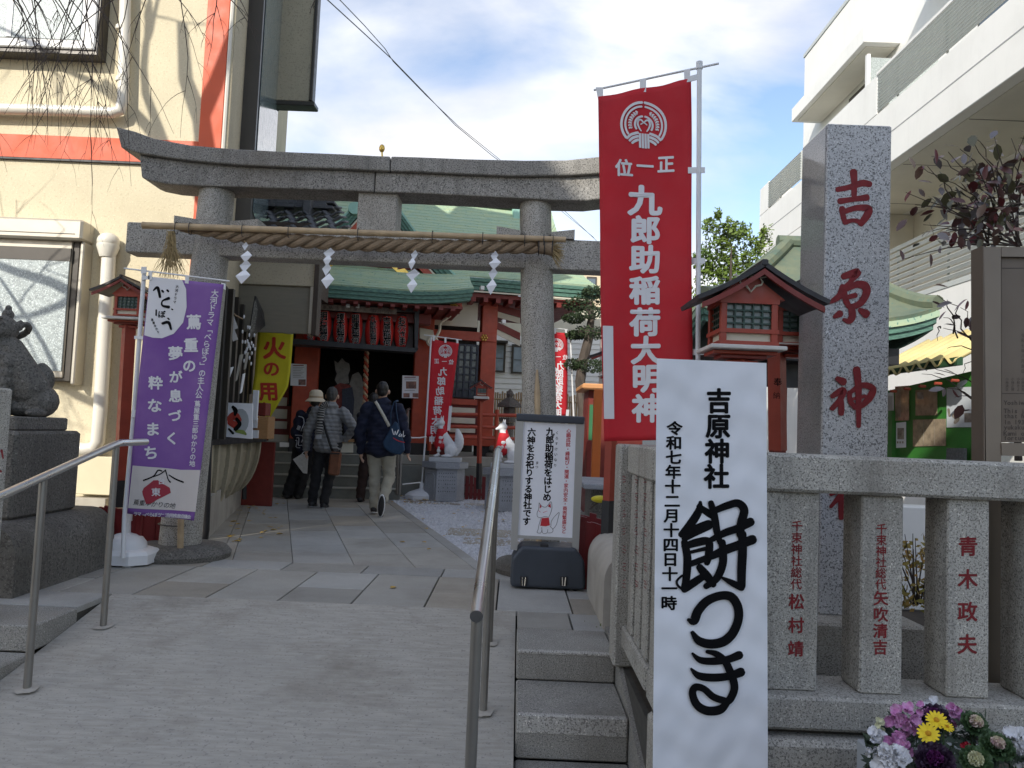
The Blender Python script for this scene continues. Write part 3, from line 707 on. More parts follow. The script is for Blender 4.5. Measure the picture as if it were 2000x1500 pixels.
BR = [[(248, 100, 20), (240, 150, 42), (195, 225, 48), (130, 300, 36)], [(240, 125, 30), (300, 168, 40), (330, 190, 30)], [(150, 325, 34), (220, 275, 58), (298, 240, 56)],
      [(150, 350, 40), (168, 450, 46), (162, 560, 44), (150, 630, 40)], [(150, 375, 36), (225, 350, 46), (300, 345, 44), (300, 430, 44), (290, 475, 34)], [(180, 412, 18), (288, 386, 24)],
      [(180, 486, 34), (288, 446, 36)], [(150, 640, 42), (200, 605, 46), (275, 555, 40)], [(245, 505, 40), (290, 560, 50), (330, 612, 34)], [(135, 555, 12), (102, 590, 14), (112, 622, 14), (150, 645, 18)],
      [(315, 105, 34), (335, 180, 42), (352, 280, 40), (372, 350, 30)], [(340, 150, 36), (420, 118, 42), (485, 105, 44), (522, 150, 48), (502, 230, 48), (498, 300, 44)],
      [(312, 335, 30), (400, 290, 42), (480, 262, 44), (560, 222, 50)], [(318, 435, 40), (400, 398, 50), (480, 368, 50), (572, 332, 54)], [(385, 350, 40), (390, 470, 46), (352, 570, 44), (285, 622, 34)],
      [(510, 300, 48), (512, 400, 50), (506, 520, 50), (505, 620, 46)], [(505, 630, 40), (440, 598, 34), (368, 560, 8)],
      [(175, 832, 20), (208, 838, 50), (235, 775, 52), (290, 715, 50), (370, 682, 48), (440, 688, 50), (482, 750, 50), (485, 830, 50), (450, 915, 52), (390, 968, 54), (310, 982, 52), (240, 962, 46), (200, 912, 24)],
      [(200, 1042, 14), (248, 1082, 36), (330, 1090, 42), (420, 1078, 42), (490, 1052, 48)], [(192, 1138, 14), (240, 1180, 40), (330, 1192, 46), (430, 1182, 44), (500, 1158, 52)],
      [(292, 1030, 22), (350, 1045, 36), (402, 1090, 42), (432, 1150, 44), (455, 1210, 44), (460, 1265, 44), (435, 1325, 44), (400, 1350, 40)],
      [(395, 1335, 40), (330, 1312, 40), (270, 1262, 38), (218, 1252, 42), (200, 1292, 42), (228, 1362, 46), (290, 1398, 50), (370, 1392, 50), (415, 1350, 36)]]
for i, s in enumerate(BR): F1.grp = 100+(i > 15)+(i > 16); F1.lay = i; F1.stroke([(*q(x, y), w_*.3134*1.12) for x, y, w_ in s])
F1.build('brush_character', INK, po, pfn, .0012, split=True)

# ================================================================== HANDRAILS
def rail(lab, X, pts, posts, Yn, zn, zh):
    t_ = top('handrail', lab, 'handrail', (X, 4.5, rz(4.5)))
    MB().tube(pts, .021, 14).build('rail', STEEL, t_, smooth=True)
    for (Y, z) in posts:
        g = rz(Y); MB().tube([(X, Y, g-.02), (X, Y, z)], .019, 14).build('post', STEELP, t_, smooth=True)
        mb = MB(); prof = []
        n = 14; vs = [(X+math.cos(k*6.283/n)*random.uniform(.045, .06), Y+math.sin(k*6.283/n)*random.uniform(.045, .06), 0) for k in range(n)]
        vs = [(x, y, rz(y)+.004) for x, y, _ in vs]+[(X, Y, g+.012)]
        MB().add(vs, [(k, (k+1) % n, n) for k in range(n)]).build('mortar_collar', CONCW, t_)
    return t_
XL = -2.335
zA = at(262, 868, 4.52).z; zB = at(115, 932, 3.84).z; sl_ = (zA-zB)/(4.52-3.84)
rail('stainless handrail left of the ramp', XL, [(XL, 2.6, zA-sl_*1.92), (XL, 3.84, zB), (XL, 4.48, zA-.01), (XL, 4.56, zA+.004), (XL+.01, 4.86, zA+.006)], [(4.52, zA-.02), (3.84, zB-.02)], 0, 0, 0)
XR = -.095; zN = at(972, 1203, 2.46).z; zF = at(1003, 882, 4.5).z
rail('stainless handrail right of the ramp seen end on', XR, [(XR, 2.44, zN), (XR, 4.45, zF-.012), (XR, 4.56, zF), (XR, 4.9, zF+.002)], [(4.53, zF-.02), (3.82, zN+(zF-zN)*(3.82-2.44)/2.06-.02), (2.50, zN-.01)], 0, 0, 0)
# ================================================================== LEFT BUILDING
WY = 7.25
lb = top('yellow_building', 'sunlit yellow plastered building with orange bands left of the torii', 'building', (-5, WY, 0))
cxt = at(453, 0, WY).x; cxb = at(403, 1040, WY).x
cx0 = (cxt+cxb)/2
sd = V((-s_, c_, 0)); LB = 9.5
# side wall runs back along the path
fl = V((-12, WY, -.02)); fr_ = V((cx0, WY, -.02)); bk = fr_ + V((-.244, .97, 0))*8.5; bl = V((-12, bk.y, -.02))
H = 8.6
MB().prism([fl, fr_, bk, bl], (0, 0, H)).build('wall', YPLAS, lb)
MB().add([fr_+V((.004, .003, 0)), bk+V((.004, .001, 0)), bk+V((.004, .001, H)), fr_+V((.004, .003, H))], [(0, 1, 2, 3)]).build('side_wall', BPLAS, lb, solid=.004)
def wb(name, x0, y0, x1, y1, d0, d1, mat, par=lb, Y=WY, bev=.004):
    a, c = at(x0, y0, Y-d1), at(x1, y1, Y-d1)
    return MB().b2((a.x, Y-d1, c.z), (c.x, Y-d0, a.z), bev).build(name, mat, par)
# orange bands
za, zb = at(200, 270, WY).z, at(200, 315, WY).z
xe = at(388, 290, WY).x
MB().b2((-12, WY-.022, zb), (xe, WY-.001, za), .004).build('orange_band', ORANGE, lb)
MB().b2((-12, WY-.03, zb-.02), (xe, WY-.001, zb-.002)).build('band_painted_shadow', BLACK, lb)  # solid black strip, a painted shadow line below the band
MB().b2((xe+.002, WY-.024, -.02), (cx0-.05, WY-.001, H), .004).build('orange_band', ORANGE, lb)
MB().tube([(cx0-.03, WY-.012, 0), (cx0-.03, WY-.012, H)], .018, 6).build('corner_trim', PVC, lb)
# upper window box
wn = wb('window', -260, -160, 190, 108, 0, .16, SASHD, bev=.006)
p1 = at(158, 96, WY-.16); p0 = at(-260, -160, WY-.16)
MB().b2((p0.x+.05, WY-.185, p1.z-.01), (p1.x+.14, WY-.155, p0.z), .01).build('window_frame', WHITE, wn)
MB().b2((p0.x+.1, WY-.192, p1.z+.075), (p1.x, WY-.184, p0.z-.05)).build('pane', FROST, wn)
MB().b2((at(18, 0, WY-.19).x, WY-.2, p1.z+.08), (at(24, 0, WY-.19).x+.02, WY-.183, p0.z)).build('mullion', WHITE, wn)
# gas pipe
def pipe(name, pts, r, mat, par, n=12):
    return MB().tube(pts, r, n).build(name, mat, par, smooth=True)
P = [at(247, -120, WY-.09), at(244, 40, WY-.09), at(240, 195, WY-.09), at(234, 216, WY-.09), at(220, 220, WY-.09), at(120, 216, WY-.09), at(-200, 208, WY-.09)]
gp = pipe('downpipe', P, .052, PVC, lb, 14)
for y in (60, 160): p = at(243, y, WY-.05); MB().lathe((p.x, WY-.09, p.z), [(.058, -.02), (.06, 0), (.058, .02)], 14).build('pipe_clamp', PVC, gp)
# lower window with shutter box
a = at(-80, 455, WY-.12); c = at(132, 745, WY-.12)
w2 = MB().b2((a.x, WY-.12, c.z), (c.x+.02, WY-.001, a.z), .006).build('window', SASHD, lb)
MB().b2((a.x, WY-.14, c.z+.03), (c.x-.04, WY-.118, a.z-.02), .008).build('window_frame', SASH, w2)
q0, q1 = at(0, 505, WY-.14), at(120, 725, WY-.14)
MB().b2((a.x, WY-.15, q1.z), (q1.x, WY-.139, q0.z+.03)).build('pane', FROST, w2)
MB().b2((a.x, WY-.155, q0.z), (q1.x+.01, WY-.138, q0.z+.12)).build('blind_rail', SASHD, w2)
s0, s1 = at(-80, 420, WY-.2), at(165, 470, WY-.2)
sh = MB().b2((a.x, WY-.22, s1.z), (s1.x-.02, WY-.001, s0.z), .02).build('shutter_box', SASH, lb)
MB().b2((a.x, WY-.222, s1.z+.05), (s1.x-.08, WY-.218, s1.z+.058)).build('box_groove', SASHD, sh)
MB().b2((s1.x-.06, WY-.16, c.z-.03), (s1.x-.022, WY-.001, s1.z-.002), .01).build('shutter_rail', SASH, lb)
# drain pipe with hood
P = [at(214, 470, WY-.09), at(206, 620, WY-.09), at(196, 800, WY-.09), at(191, 862, WY-.09), at(183, 876, WY-.09), at(165, 878, WY-.09), at(140, 876, WY-.09)]
dp = pipe('drain_pipe', P, .062, PVC, lb, 16)
p = at(212, 468, WY-.1); MB().ball((p.x+.0, WY-.10, p.z-.02), (.10, .10, .085), 16, 10).build('pipe_hood', PVC, dp, smooth=True)
MB().lathe((p.x, WY-.10, p.z-.17), [(.066, 0), (.1, .1), (.098, .12)], 16).build('hood_skirt', PVC, dp, smooth=True)
wb('meter_cabinet', 150, 890, 222, 968, 0, .12, pm('cream_steel', (.70, .62, .42), .45, var=.06), bev=.006)
wb('lower_ledge', 60, 968, 205, 992, 0, .18, SASH)
# dark shop panels on the side wall
for (ya, yb_, zlo, zhi, th) in ((8.15, 11.0, 3.3, 8.6, .10),):
    f = lambda y: fr_ + V((-.244, .97, 0))*(y-WY)/.97
    A = [f(ya), f(yb_)]
    A = [A[0], A[1], A[1]+V((.16, .03, 0)), A[0]+V((.16, .03, 0))]
    sb = MB().prism([p_+V((0, 0, at(500, 290, 9).z if zlo is None else zlo)) for p_ in A], (0, 0, zhi-zlo)).build('side_window', SASHD, lb)
    e = [p_+V((.166, .03, 0)) for p_ in (f(ya+.15), f(yb_-.15))]
    MB().prism([e[0]+V((0, 0, zlo+.15)), e[1]+V((0, 0, zlo+.15)), e[1]+V((0, 0, zhi-.1)), e[0]+V((0, 0, zhi-.1))], (.006, 0, 0)).build('pane', pm('grey_reflecting_glass', (.16, .21, .22), .12), sb)
# balcony block high up
BY = 10.5
a, c = at(519, -60, BY), at(604, 198, BY)
bal = MB().b2((a.x-.9, BY, c.z), (c.x, BY+.22, c.z+4.2), .01).build('balcony', BPLAS, lb)
a2 = at(612, 205, BY)
MB().b2((a.x-.6, BY-.02, c.z-.07), (a2.x+.02, BY+.2, c.z-.004), .01).build('balcony_sill', SASHD, bal)
MB().b2((c.x+.003, BY-.03, c.z), (c.x+.05, BY+.12, c.z+4.2), .01).build('balcony_trim', SASHD, bal)
MB().tube([at(520, 208, BY+.3), at(536, 216, BY+.3), at(548, 208, BY+.3)], .04, 8).build('drain_elbow', BLACK, bal, smooth=True)
# ---- side wing: service counter with overhanging shutter box
cw = top('shop_counter_wing', 'low plastered wing with a service counter, curved brackets and overhanging shutter box', 'counter wing', (-3, 9, 0))
OY = 8.9
a, c = at(452, 498, OY), at(614, 560, OY)
MB().b2((a.x-.5, OY, c.z), (c.x, OY+.13, a.z), .008).build('overhang', BPLAS, cw)
c2_ = at(607, 652, OY)
MB().b2((a.x-.5, OY+.03, c2_.z), (c2_.x-.03, OY+.07, c.z-.002), .004).build('front_panel', pm('olive_grey_board', (.235, .21, .155), .8, var=.1, bump=.3, bs=90, stretch=(1, 1, 8)), cw)
MB().b2((c2_.x-.03, OY-.02, c2_.z), (c.x, OY+.08, c.z-.002), .004).build('guide_rail', SASH, cw)
MB().b2((c.x+.003, OY-.05, c2_.z-.02), (c.x+.06, OY+.12, a.z+.04), .004).build('edge_board', WOODD, cw)
MB().b2((a.x-.5, OY-.08, a.z+.003), (c.x+.10, OY+.15, a.z+.06), .01).build('flashing', SASHD, cw)
for k in range(3):
    MB().tube([(c2_.x-.02+k*.02, OY-.01, c.z), (c2_.x-.02+k*.02, OY-.01, c2_.z-.03-k*.01)], .008, 6).build('cord', ROPE, cw)
# near-black wall panel, shade of the counter opening put into its colour
f = lambda y: V((cx0, WY, 0)) + V((-.244, .97, 0))*(y-WY)/.97
czt = at(430, 858, 7.5).z
A = [f(7.45)+V((.02, 0, 0)), f(10.6)+V((.02, 0, 0)), f(10.6)+V((.06, 0, 0)), f(7.45)+V((.06, 0, 0))]
MB().prism([p_+V((0, 0, czt)) for p_ in A], (0, 0, 1.5)).build('opening_shade_panel', pm('painted_interior_shade', (.03, .028, .026), .8), cw)
for k in range(6):
    p_ = f(7.6+k*.5)+V((.08, 0, 0)); MB().b2((p_.x-.02, p_.y, czt), (p_.x+.03, p_.y+.05, czt+1.5)).build('mullion', SASHD, cw)
# counter slab and brackets
c0, c1 = at(404, 862, 7.42), at(521, 857, 9.5)
c0.z = c1.z = czt
A = [f(7.42)+V((0, 0, czt)), V((c0.x+.05, 7.42, czt)), V((c1.x, 9.5, czt)), V((c1.x-.1, 9.8, czt)), f(9.8)+V((0, 0, czt))]
MB().prism([p_+V((0, 0, -.06)) for p_ in A], (0, 0, .06)).build('counter_top', BLACK, cw)
e0, e1 = V((c0.x+.03, 7.46, 0)), V((c1.x-.03, 9.48, 0))
CT = pm('counter_plaster', (.36, .32, .23), .9, var=.15, speck=[(60, .6, (.28, .25, .18))], bump=.7, bs=60)
for k in range(5):
    t = .12+k*.2; o_ = e0+(e1-e0)*t; yy = o_.y; wz = f(yy)
    pr = [V((wz.x, yy, czt-.065))]
    for j in range(9):
        s__ = j/8; pr.append(V((o_.x+(wz.x+.02-o_.x)*(1-math.cos(s__*1.5708)), yy, czt-.065-.62*math.sin(s__*1.5708))))
    MB().prism(pr, (0, .05, 0)).build('bracket', CT, cw)
A = []; B_ = []
for j in range(9):
    s__ = j/8
    for (L_, y) in ((A, 7.5), (B_, 9.45)):
        t = 0 if y == 7.5 else 1; o_ = e0+(e1-e0)*t; wz = f(y)
        L_.append(V((o_.x-.05+(wz.x+.02-o_.x)*(1-math.cos(s__*1.5708)), y, czt-.07-.60*math.sin(s__*1.5708))))
MB().strip(A, B_).build('curved_apron', CT, cw, solid=.02, smooth='all')
MB().prism([f(7.4)+V((.01, 0, -.02)), f(10.4)+V((.01, 0, -.02)), f(10.4)+V((.05, 0, -.02)), f(7.4)+V((.05, 0, -.02))], (0, 0, .42)).build('wall_base', CONCW, cw)
p_ = f(10.3); MB().b2((p_.x+.05, 10.3, 0), (p_.x+.45, 10.36, .85)).build('red_panel', REDD, cw)
MB().tube([at(477, 975, 10.1), at(478, 880, 10.1)], .03, 8).build('support_post', BLACK, cw)
MB().tube([at(394, 1060, 7.3), at(400, 1052, 7.25), at(403, 1035, 7.22), at(410, 800, 7.2), at(412, 560, 7.2)], .03, 10).build('black_downpipe', BLACK, cw, smooth=True)
# kawara roof above the wing
kr = top('tiled_roof', 'dark grey clay tiled roof corner seen under the torii lintel', 'roof', at(560, 440, 9.6))
KY = 9.4
for r_ in range(5):
    for k in range(5):
        cxk = at(510+k*37-r_*4, 446-r_*9.5, KY+r_*.22)
        A = []; B_ = []
        for j in range(9):
            t = j/8; x = -.12+.24*t; z = .035*math.cos(t*2.2*math.pi+.3)*(1 if t < .5 else .8)
            A.append(cxk+V((x, 0, z))); B_.append(cxk+V((x, .26, z+.075)))
        MB().strip(A, B_).build('roof_tile', TILE, kr, solid=.022, smooth='all')
a, c = at(498, 385, 10.4), at(612, 398, 10.4)
for r_ in range(4):
    for k in range(4):
        x = a.x+k*.26+(r_ % 2)*.1
        MB().b2((x, 10.28-r_*.03, c.z+.02-r_*.045), (x+.255, 10.7, c.z+.06-r_*.045), .006).build('ridge_tile', TILE, kr)
p_ = at(598, 400, 10.1); MB().b2((p_.x-.05, 10.1, p_.z-.14), (p_.x+.06, 10.35, p_.z+.12), .01).build('ridge_end_tile', TILE, kr)
p_ = at(478, 405, 9.9); MB().b2((p_.x-.10, 9.9, p_.z-.3), (p_.x+.08, 10.5, p_.z+.14), .01).build('gable_block', BPLAS, kr)
p_ = at(560, 440, 9.9); MB().b2((p_.x-.6, 9.55, p_.z-.9), (p_.x+.42, 10.6, p_.z-.05)).build('gable_wall', WOODD, kr)

# ---- things on and over the counter
def board(name, lab, cat, corners, mat, th=.02, grp=None):
    t_ = MB().prism(corners, (corners[1]-corners[0]).cross(corners[3]-corners[0]).normalized()*th).build(name, mat, origin=corners[0]); return tag(t_, lab, cat, grp)
# art print: plain figure in red with a pale jar shape
Yp = 7.9
cs = [at(433, 786, Yp), at(493, 788, Yp), at(492, 857, Yp-.05), at(430, 852, Yp-.05)]
pc = board('framed_picture', 'white framed picture of a figure in red standing on the counter', 'picture', cs, PAPER, .025)
fn = lambda x, y: at(x, y, Yp-.0015-.05*max(0, min(1, (y-786)/70)))
F1 = Flat(); F1.poly([(470+16*math.cos(t), 822+24*math.sin(t)) for t in [k*6.283/14 for k in range(14)]]); F1.build('print_grey', pm('print_grey', (.42, .45, .47), .7), pc, fn, .004)
F1 = Flat(); F1.stroke([(448, 818, 12), (458, 812, 16), (466, 820, 12)]); F1.stroke([(450, 825, 12), (462, 832, 14)]); F1.build('print_red', pm('print_red', (.45, .05, .03), .7), pc, fn, .006)
F1 = Flat(); F1.stroke([(455, 795, 6), (460, 802, 9), (459, 810, 5)]); F1.stroke([(462, 818, 6), (468, 828, 8), (460, 838, 8)]); F1.stroke([(447, 838, 4), (455, 846, 5)]); F1.build('print_black', INK, pc, fn, .008)
F1 = Flat(); F1.stroke([(462, 842, 6), (474, 844, 8), (480, 848, 4)]); F1.build('print_green', pm('print_green', (.25, .33, .08), .7), pc, fn, .007)
t_ = top('wooden_box', 'light wooden fortune box with a white label on the counter beside the picture', 'wooden box', at(506, 858, 8.9))
a, c = at(492, 812, 8.9), at(522, 858, 8.9); MB().b2((a.x, 8.9, c.z), (c.x, 9.15, a.z), .006).build('box_body', WOODM, t_)
a, c = at(492, 816, 8.88), at(502, 836, 8.88); MB().b2((a.x, 8.88, c.z), (c.x, 8.899, a.z)).build('label', PAPER, t_)
a, c = at(494, 840, 8.86), at(503, 856, 8.86); MB().b2((a.x, 8.86, c.z), (c.x, 8.895, a.z)).build('price_card', PAPER, t_)
t_ = top('red_box', 'small red box stacked behind the wooden box on the counter', 'red box', at(507, 812, 9.2))
a, c = at(495, 786, 9.2), at(518, 812, 9.2); MB().b2((a.x, 9.2, c.z), (c.x, 9.4, a.z), .006).build('box_body', REDD, t_)
t_ = top('white_card_holder', 'tall white card standing in front of the red box', 'card', at(497, 800, 8.8))
a, c = at(494, 762, 8.8), at(503, 796, 8.8); MB().b2((a.x, 8.8, c.z-.15), (c.x, 8.83, a.z), .004).build('card', PAPER, t_)
bb = board('black_notice_board', 'dark slate notice board hung at an angle under the overhang', 'notice board', [at(483, 664, 8.2), at(515, 636, 8.6), at(512, 610, 8.6), at(497, 578, 8.3)], BLACK, .02)
MB().prism([at(487, 654, 8.17), at(512, 634, 8.55), at(510, 612, 8.55), at(498, 586, 8.25)], (0, -.005, 0)).build('slate_face', pm('chalky_slate', (.09, .095, .09), .6, var=.5, vs=20, speck=[(60, .6, (.3, .3, .28))]), bb)
random.seed(5)
PLQ = []
for i in range(10):
    Y = 7.7+random.uniform(0, 1.2); x = 430+i*6.4; y = random.uniform(665, 780)
    if i < 3: y = 690+i*14
    PLQ.append((x, y, Y))
CN = ['grey', 'white', 'light brown', 'dark brown']; ON = ['first', 'second', 'third', 'fourth', 'fifth', 'sixth', 'seventh', 'eighth', 'ninth', 'last']
for i, (x, y, Y) in enumerate(PLQ):
    h = random.uniform(24, 60); sk = random.uniform(4, 9); k = (i*3) % 4 if i != 6 else 0
    cs = [at(x, y, Y), at(x+random.uniform(4, 8), y-2, Y+.05), at(x+4-sk, y+h, Y+.05), at(x-sk, y+h+3, Y)]
    board('hanging_plaque', 'narrow %s votive plaque, %s from the left in the counter opening' % (CN[k], ON[i]), 'plaque', cs, [pm('grey_plaque', (.34, .33, .30), .7, var=.3), PAPER, WOODM, pm('brown_plaque', (.13, .10, .075), .7)][k], .008, 'votive plaques hanging over the counter')
t_ = top('shrine_rope', 'small straw rope with zigzag paper hung over the counter', 'rope', at(450, 610, 7.8))
MB().tube([at(440, 585, 7.6), at(450, 605, 7.7), at(460, 616, 7.8), at(474, 623, 7.95)], .008, 6).build('cord', ROPE, t_, smooth=True)
for i in range(4):
    x0, y0 = 448+(i % 2)*4, 622+i*11
    MB().add([at(x0, y0, 7.7), at(x0+9, y0-4, 7.7), at(x0+13, y0+8, 7.72), at(x0+3, y0+12, 7.72)], [(0, 1, 2, 3)]).build('folded_paper', PAPER, t_, solid=.002)
mb = MB()
for i in range(26):
    x, y = 484+random.gauss(0, 6), 672+random.gauss(0, 17); p_ = at(x, y, 8.0); mb.ball(p_, (.010, .010, .022), 6, 4)
tag(kind(mb.build('paper_flower_bunch', PAPER, origin=at(484, 672, 8)), 'stuff'), 'bunch of white folded paper slips tied under the black notice board', 'paper slips')
random.seed(21)

# ================================================================== WHITE BUILDING (right)
wbd = top('white_building', 'tall sunlit white rendered building with louvred galleries on the right', 'building', (8, 12, 0))
GX = 5.2; WX = 6.6
zt_, zl, zb_ = 6.68, 6.07, 5.18
MB().b2((WX, 3.0, zb_), (14, 18.0, 10.38), .02).build('wall', WBLD, wbd)
MB().b2((WX-.02, 3, 10.38), (14, 18.03, 10.46)).build('parapet_cap', LOUV, wbd)
MB().b2((GX, 3.0, zb_), (GX+.18, 16.7, zl), .01).build('gallery_band', WBLD, wbd)
MB().b2((GX, 11.2, zl+.001), (GX+.18, 14.2, zt_), .01).build('gallery_parapet', WBLD, wbd)
MB().b2((GX, 16.12, zl+.001), (GX+.18, 16.7, zt_), .01).build('gallery_parapet', WBLD, wbd)
MB().b2((GX+.19, 16.52, 0), (WX-.01, 16.7, zt_), .01).build('end_wall', WBLD, wbd)
MB().b2((GX+.181, 3.0, zb_), (WX-.002, 16.5, zb_+.12)).build('soffit', SOFF, wbd)
MB().b2((GX+.181, 3.0, zl-.15), (WX-.002, 16.5, zl-.02)).build('gallery_floor', SOFF, wbd)
for y in (12.6, 10.8, 9.2, 7.8): MB().b2((GX+.2, y, zb_-.004), (WX, y+.012, zb_-.0005)).build('soffit_joint', SASHD, wbd)
MB().b2((GX-.004, 3, 5.62), (GX-.0005, 16.7, 5.635)).build('render_joint', pm('grey_joint', (.4, .4, .4), .8), wbd)
def louvre(y0, y1, z0, z1, n, x=GX, lab='louvre_slat', r=None, mat=LOUV):
    fr__ = MB(); 
    k = 0
    for yy in (y0, y1): fr__.b2((x, yy-.02, z0), (x+.05, yy+.02, z1))
    yy = y0+1.2
    while yy < y1-.4: fr__.b2((x+.03, yy-.015, z0), (x+.05, yy+.015, z1)); yy += 1.25
    fo = fr__.build('louvre_frame', mat, wbd)
    for i in range(n):
        z = z0+(i+.5)*(z1-z0)/n
        MB().box((x+.01, (y0+y1)/2, z), (.045, y1-y0, (z1-z0)/n*.55), Matrix.Rotation(R(-30), 3, 'Y')).build(lab, mat, wbd)
    return fo
louvre(3.2, 11.17, zl+.03, zt_-.03, 11)
louvre(14.25, 16.1, zl+.03, zt_-.03, 11)
MB().b2((GX-.02, 3, zt_-.03), (GX+.2, 11.2, zt_+.03), .01).build('handrail_cap', WBLD, wbd)
MB().b2((5.95, 13.35, 8.33), (WX-.002, 16.95, 8.64), .01).build('eave_slab', WBLD, wbd)
MB().b2((5.95, 8.0, 8.6), (WX-.002, 12.1, 8.9), .01).build('eave_slab', WBLD, wbd)
MB().b2((6.05, 13.5, 8.31), (WX-.02, 16.8, 8.329)).build('slab_underside', SOFF, wbd)
p_ = at(1690, 128, 12.2); MB().b2((GX+.25, 12.0, zt_-.1), (WX-.01, 12.05, 7.35)).build('partition_panel', FROST, wbd)
MB().b2((GX+.2, 11.98, zt_-.1), (GX+.25, 12.06, 7.4)).build('partition_frame', WHITE, wbd)
# openings in the upper wall
for (y0_, y1_) in ((13.6, 15.4), (9.3, 11.0), (5.5, 7.4)):
    wv = MB().b2((WX-.03, y0_, 6.3), (WX-.002, y1_, 8.2)).build('window', SASHD, wbd)
    MB().b2((WX-.036, y0_+.05, 6.35), (WX-.031, y1_-.05, 8.12)).build('pane', GLASS, wv)
# lower storey
MB().b2((GX, 3.0, -.02), (GX+.18, 13.4, 3.12), .01).build('lower_wall', WBLD, wbd)
MB().b2((GX-.01, 3.0, 3.1), (GX+.2, 13.4, 3.17), .005).build('lower_coping', LOUV, wbd)
louvre(3.2, 12.4, 3.2, 3.95, 9, GX+.03)
MB().b2((WX+.2, 3.0, -.02), (WX+.4, 13.4, zb_), .01).build('recess_wall', SOFF, wbd)
MB().b2((GX+.181, 13.2, -.02), (WX+.2, 13.4, zb_-.002), .01).build('recess_side', SOFF, wbd)
MB().b2((GX, 13.4, -.02), (WX, 16.5, zb_-.002), .01).build('lower_wall', WBLD, wbd)
MB().tube([(WX+.1, 11.2, 3.0), (WX+.1, 11.2, zb_-.8), (WX+.1, 11.2, zb_-.76)], .07, 10).build('downpipe', PVC, wbd, smooth=True)
wv = MB().b2((WX+.15, 6.6, 2.2), (WX+.199, 9.3, 4.4)).build('window', SASHD, wbd); MB().b2((WX+.14, 6.7, 2.3), (WX+.149, 9.2, 4.3)).build('pane', GLASS, wv)
# low white wall piece seen through the fence
tag(MB().b2((2.0, 5.6, -.02), (3.3, 5.8, .72), .01).build('low_wall', WBLD, origin=(2.6, 5.7, 0)), 'low pale rendered wall behind the stele', 'low wall')

# ================================================================== unseen shade block (added behind the viewer) and trees
ob = top('unseen_shade_block', 'unseen tan block behind the viewer, added and stepped to shade the forecourt', 'building', (6, -9, -.52))
OYY = -6.5
OX = -8.55; OH = 11.6
for (xa_, xb_, h_) in ((-10.55, -7.6, 12.6), (-7.599, -5.5, 11.3), (-5.499, -1.2, 10.15)):  # stepped heights and width shaped for where the block's shade falls
    MB().b2((xa_, -14, -.52), (xb_, OYY, h_), .02).build('wall', pm('tan_tile', (.42, .36, .28), .7), ob)
for zz in (1.6, 4.2, 6.8):
    for x in (-9.8, -7, -4.2):
        wv = MB().b2((x, OYY+.001, zz), (x+1.8, OYY+.05, zz+1.4)).build('window', SASHD, ob); MB().b2((x+.06, OYY+.051, zz+.06), (x+1.74, OYY+.06, zz+1.34)).build('pane', GLASS, wv)
# willow-like bare tree off to the left, whose twigs hang into view and whose limbs shade the wall
def limb(mb, p, d, L_, r, depth, droop=0, tips=None, spread=.6, seed=None):
    pts = [p]; rr = [r]; n = 6; q = V(p); d = V(d).normalized()
    for k in range(n):
        d = (d + V((random.gauss(0, .13), random.gauss(0, .13), random.gauss(0, .08)-droop))).normalized(); q = q + d*L_/n; pts.append(q.copy()); rr.append(r*(1-.55*(k+1)/n))
    mb.tube(pts, rr, 7 if r > .02 else 4)
    if tips is not None: tips.append((q.copy(), d.copy(), rr[-1]))
    if depth > 0:
        for k in range(2 if depth > 1 else 3):
            i = random.choice((3, 4, 5, 6)); dd = (d+V((random.gauss(0, spread), random.gauss(0, spread), random.gauss(.1, spread)))).normalized()
            limb(mb, pts[i], dd, L_*random.uniform(.6, .8), rr[i]*.75, depth-1, droop, tips, spread)
random.seed(42)
wt = top('bare_willow_tree', 'bare weeping tree with thin drooping twigs hanging in front of the yellow wall', 'tree', (-4.95, 4.2, -.02))
mb = MB(); bs_ = V((-4.95, 4.2, -.02))
mb.tube([bs_, (-4.9, 4.22, 1.2), (-4.8, 4.22, 2.6), (-4.62, 4.25, 4.2), (-4.6, 4.3, 5.0)], [.20, .17, .15, .13, .12], 10); mb.tube([(-4.6, 4.3, 5.0), (-4.72, 4.3, 5.6), (-4.8, 4.3, 6.0)], [.12, .10, .09], 10); mb.tube([(-4.8, 4.3, 5.95), (-4.98, 4.3, 6.35), (-5.05, 4.3, 6.9)], [.085, .07, .05], 8); mb.tube([(-4.8, 4.3, 5.95), (-4.66, 4.3, 6.3), (-4.5, 4.3, 6.9)], [.08, .065, .045], 8)
mb.build('trunk', BARK, wt, smooth=True)
mb = MB(); tips = []
random.seed(4)
for (p, d, L_, r) in (((-4.6, 4.3, 4.9), (.5, .3, 1), 1.6, .085), ((-4.6, 4.25, 5.0), (-.6, .1, 1), 1.7, .09), ((-4.7, 4.25, 3.6), (-.9, .2, .6), 1.8, .07), ((-4.8, 4.22, 2.9), (-1, .2, .5), 1.5, .06), ((-4.62, 4.26, 4.3), (.8, .1, .5), 1.2, .05)):
    limb(mb, V(p), d, L_, r, 3, .02, tips)
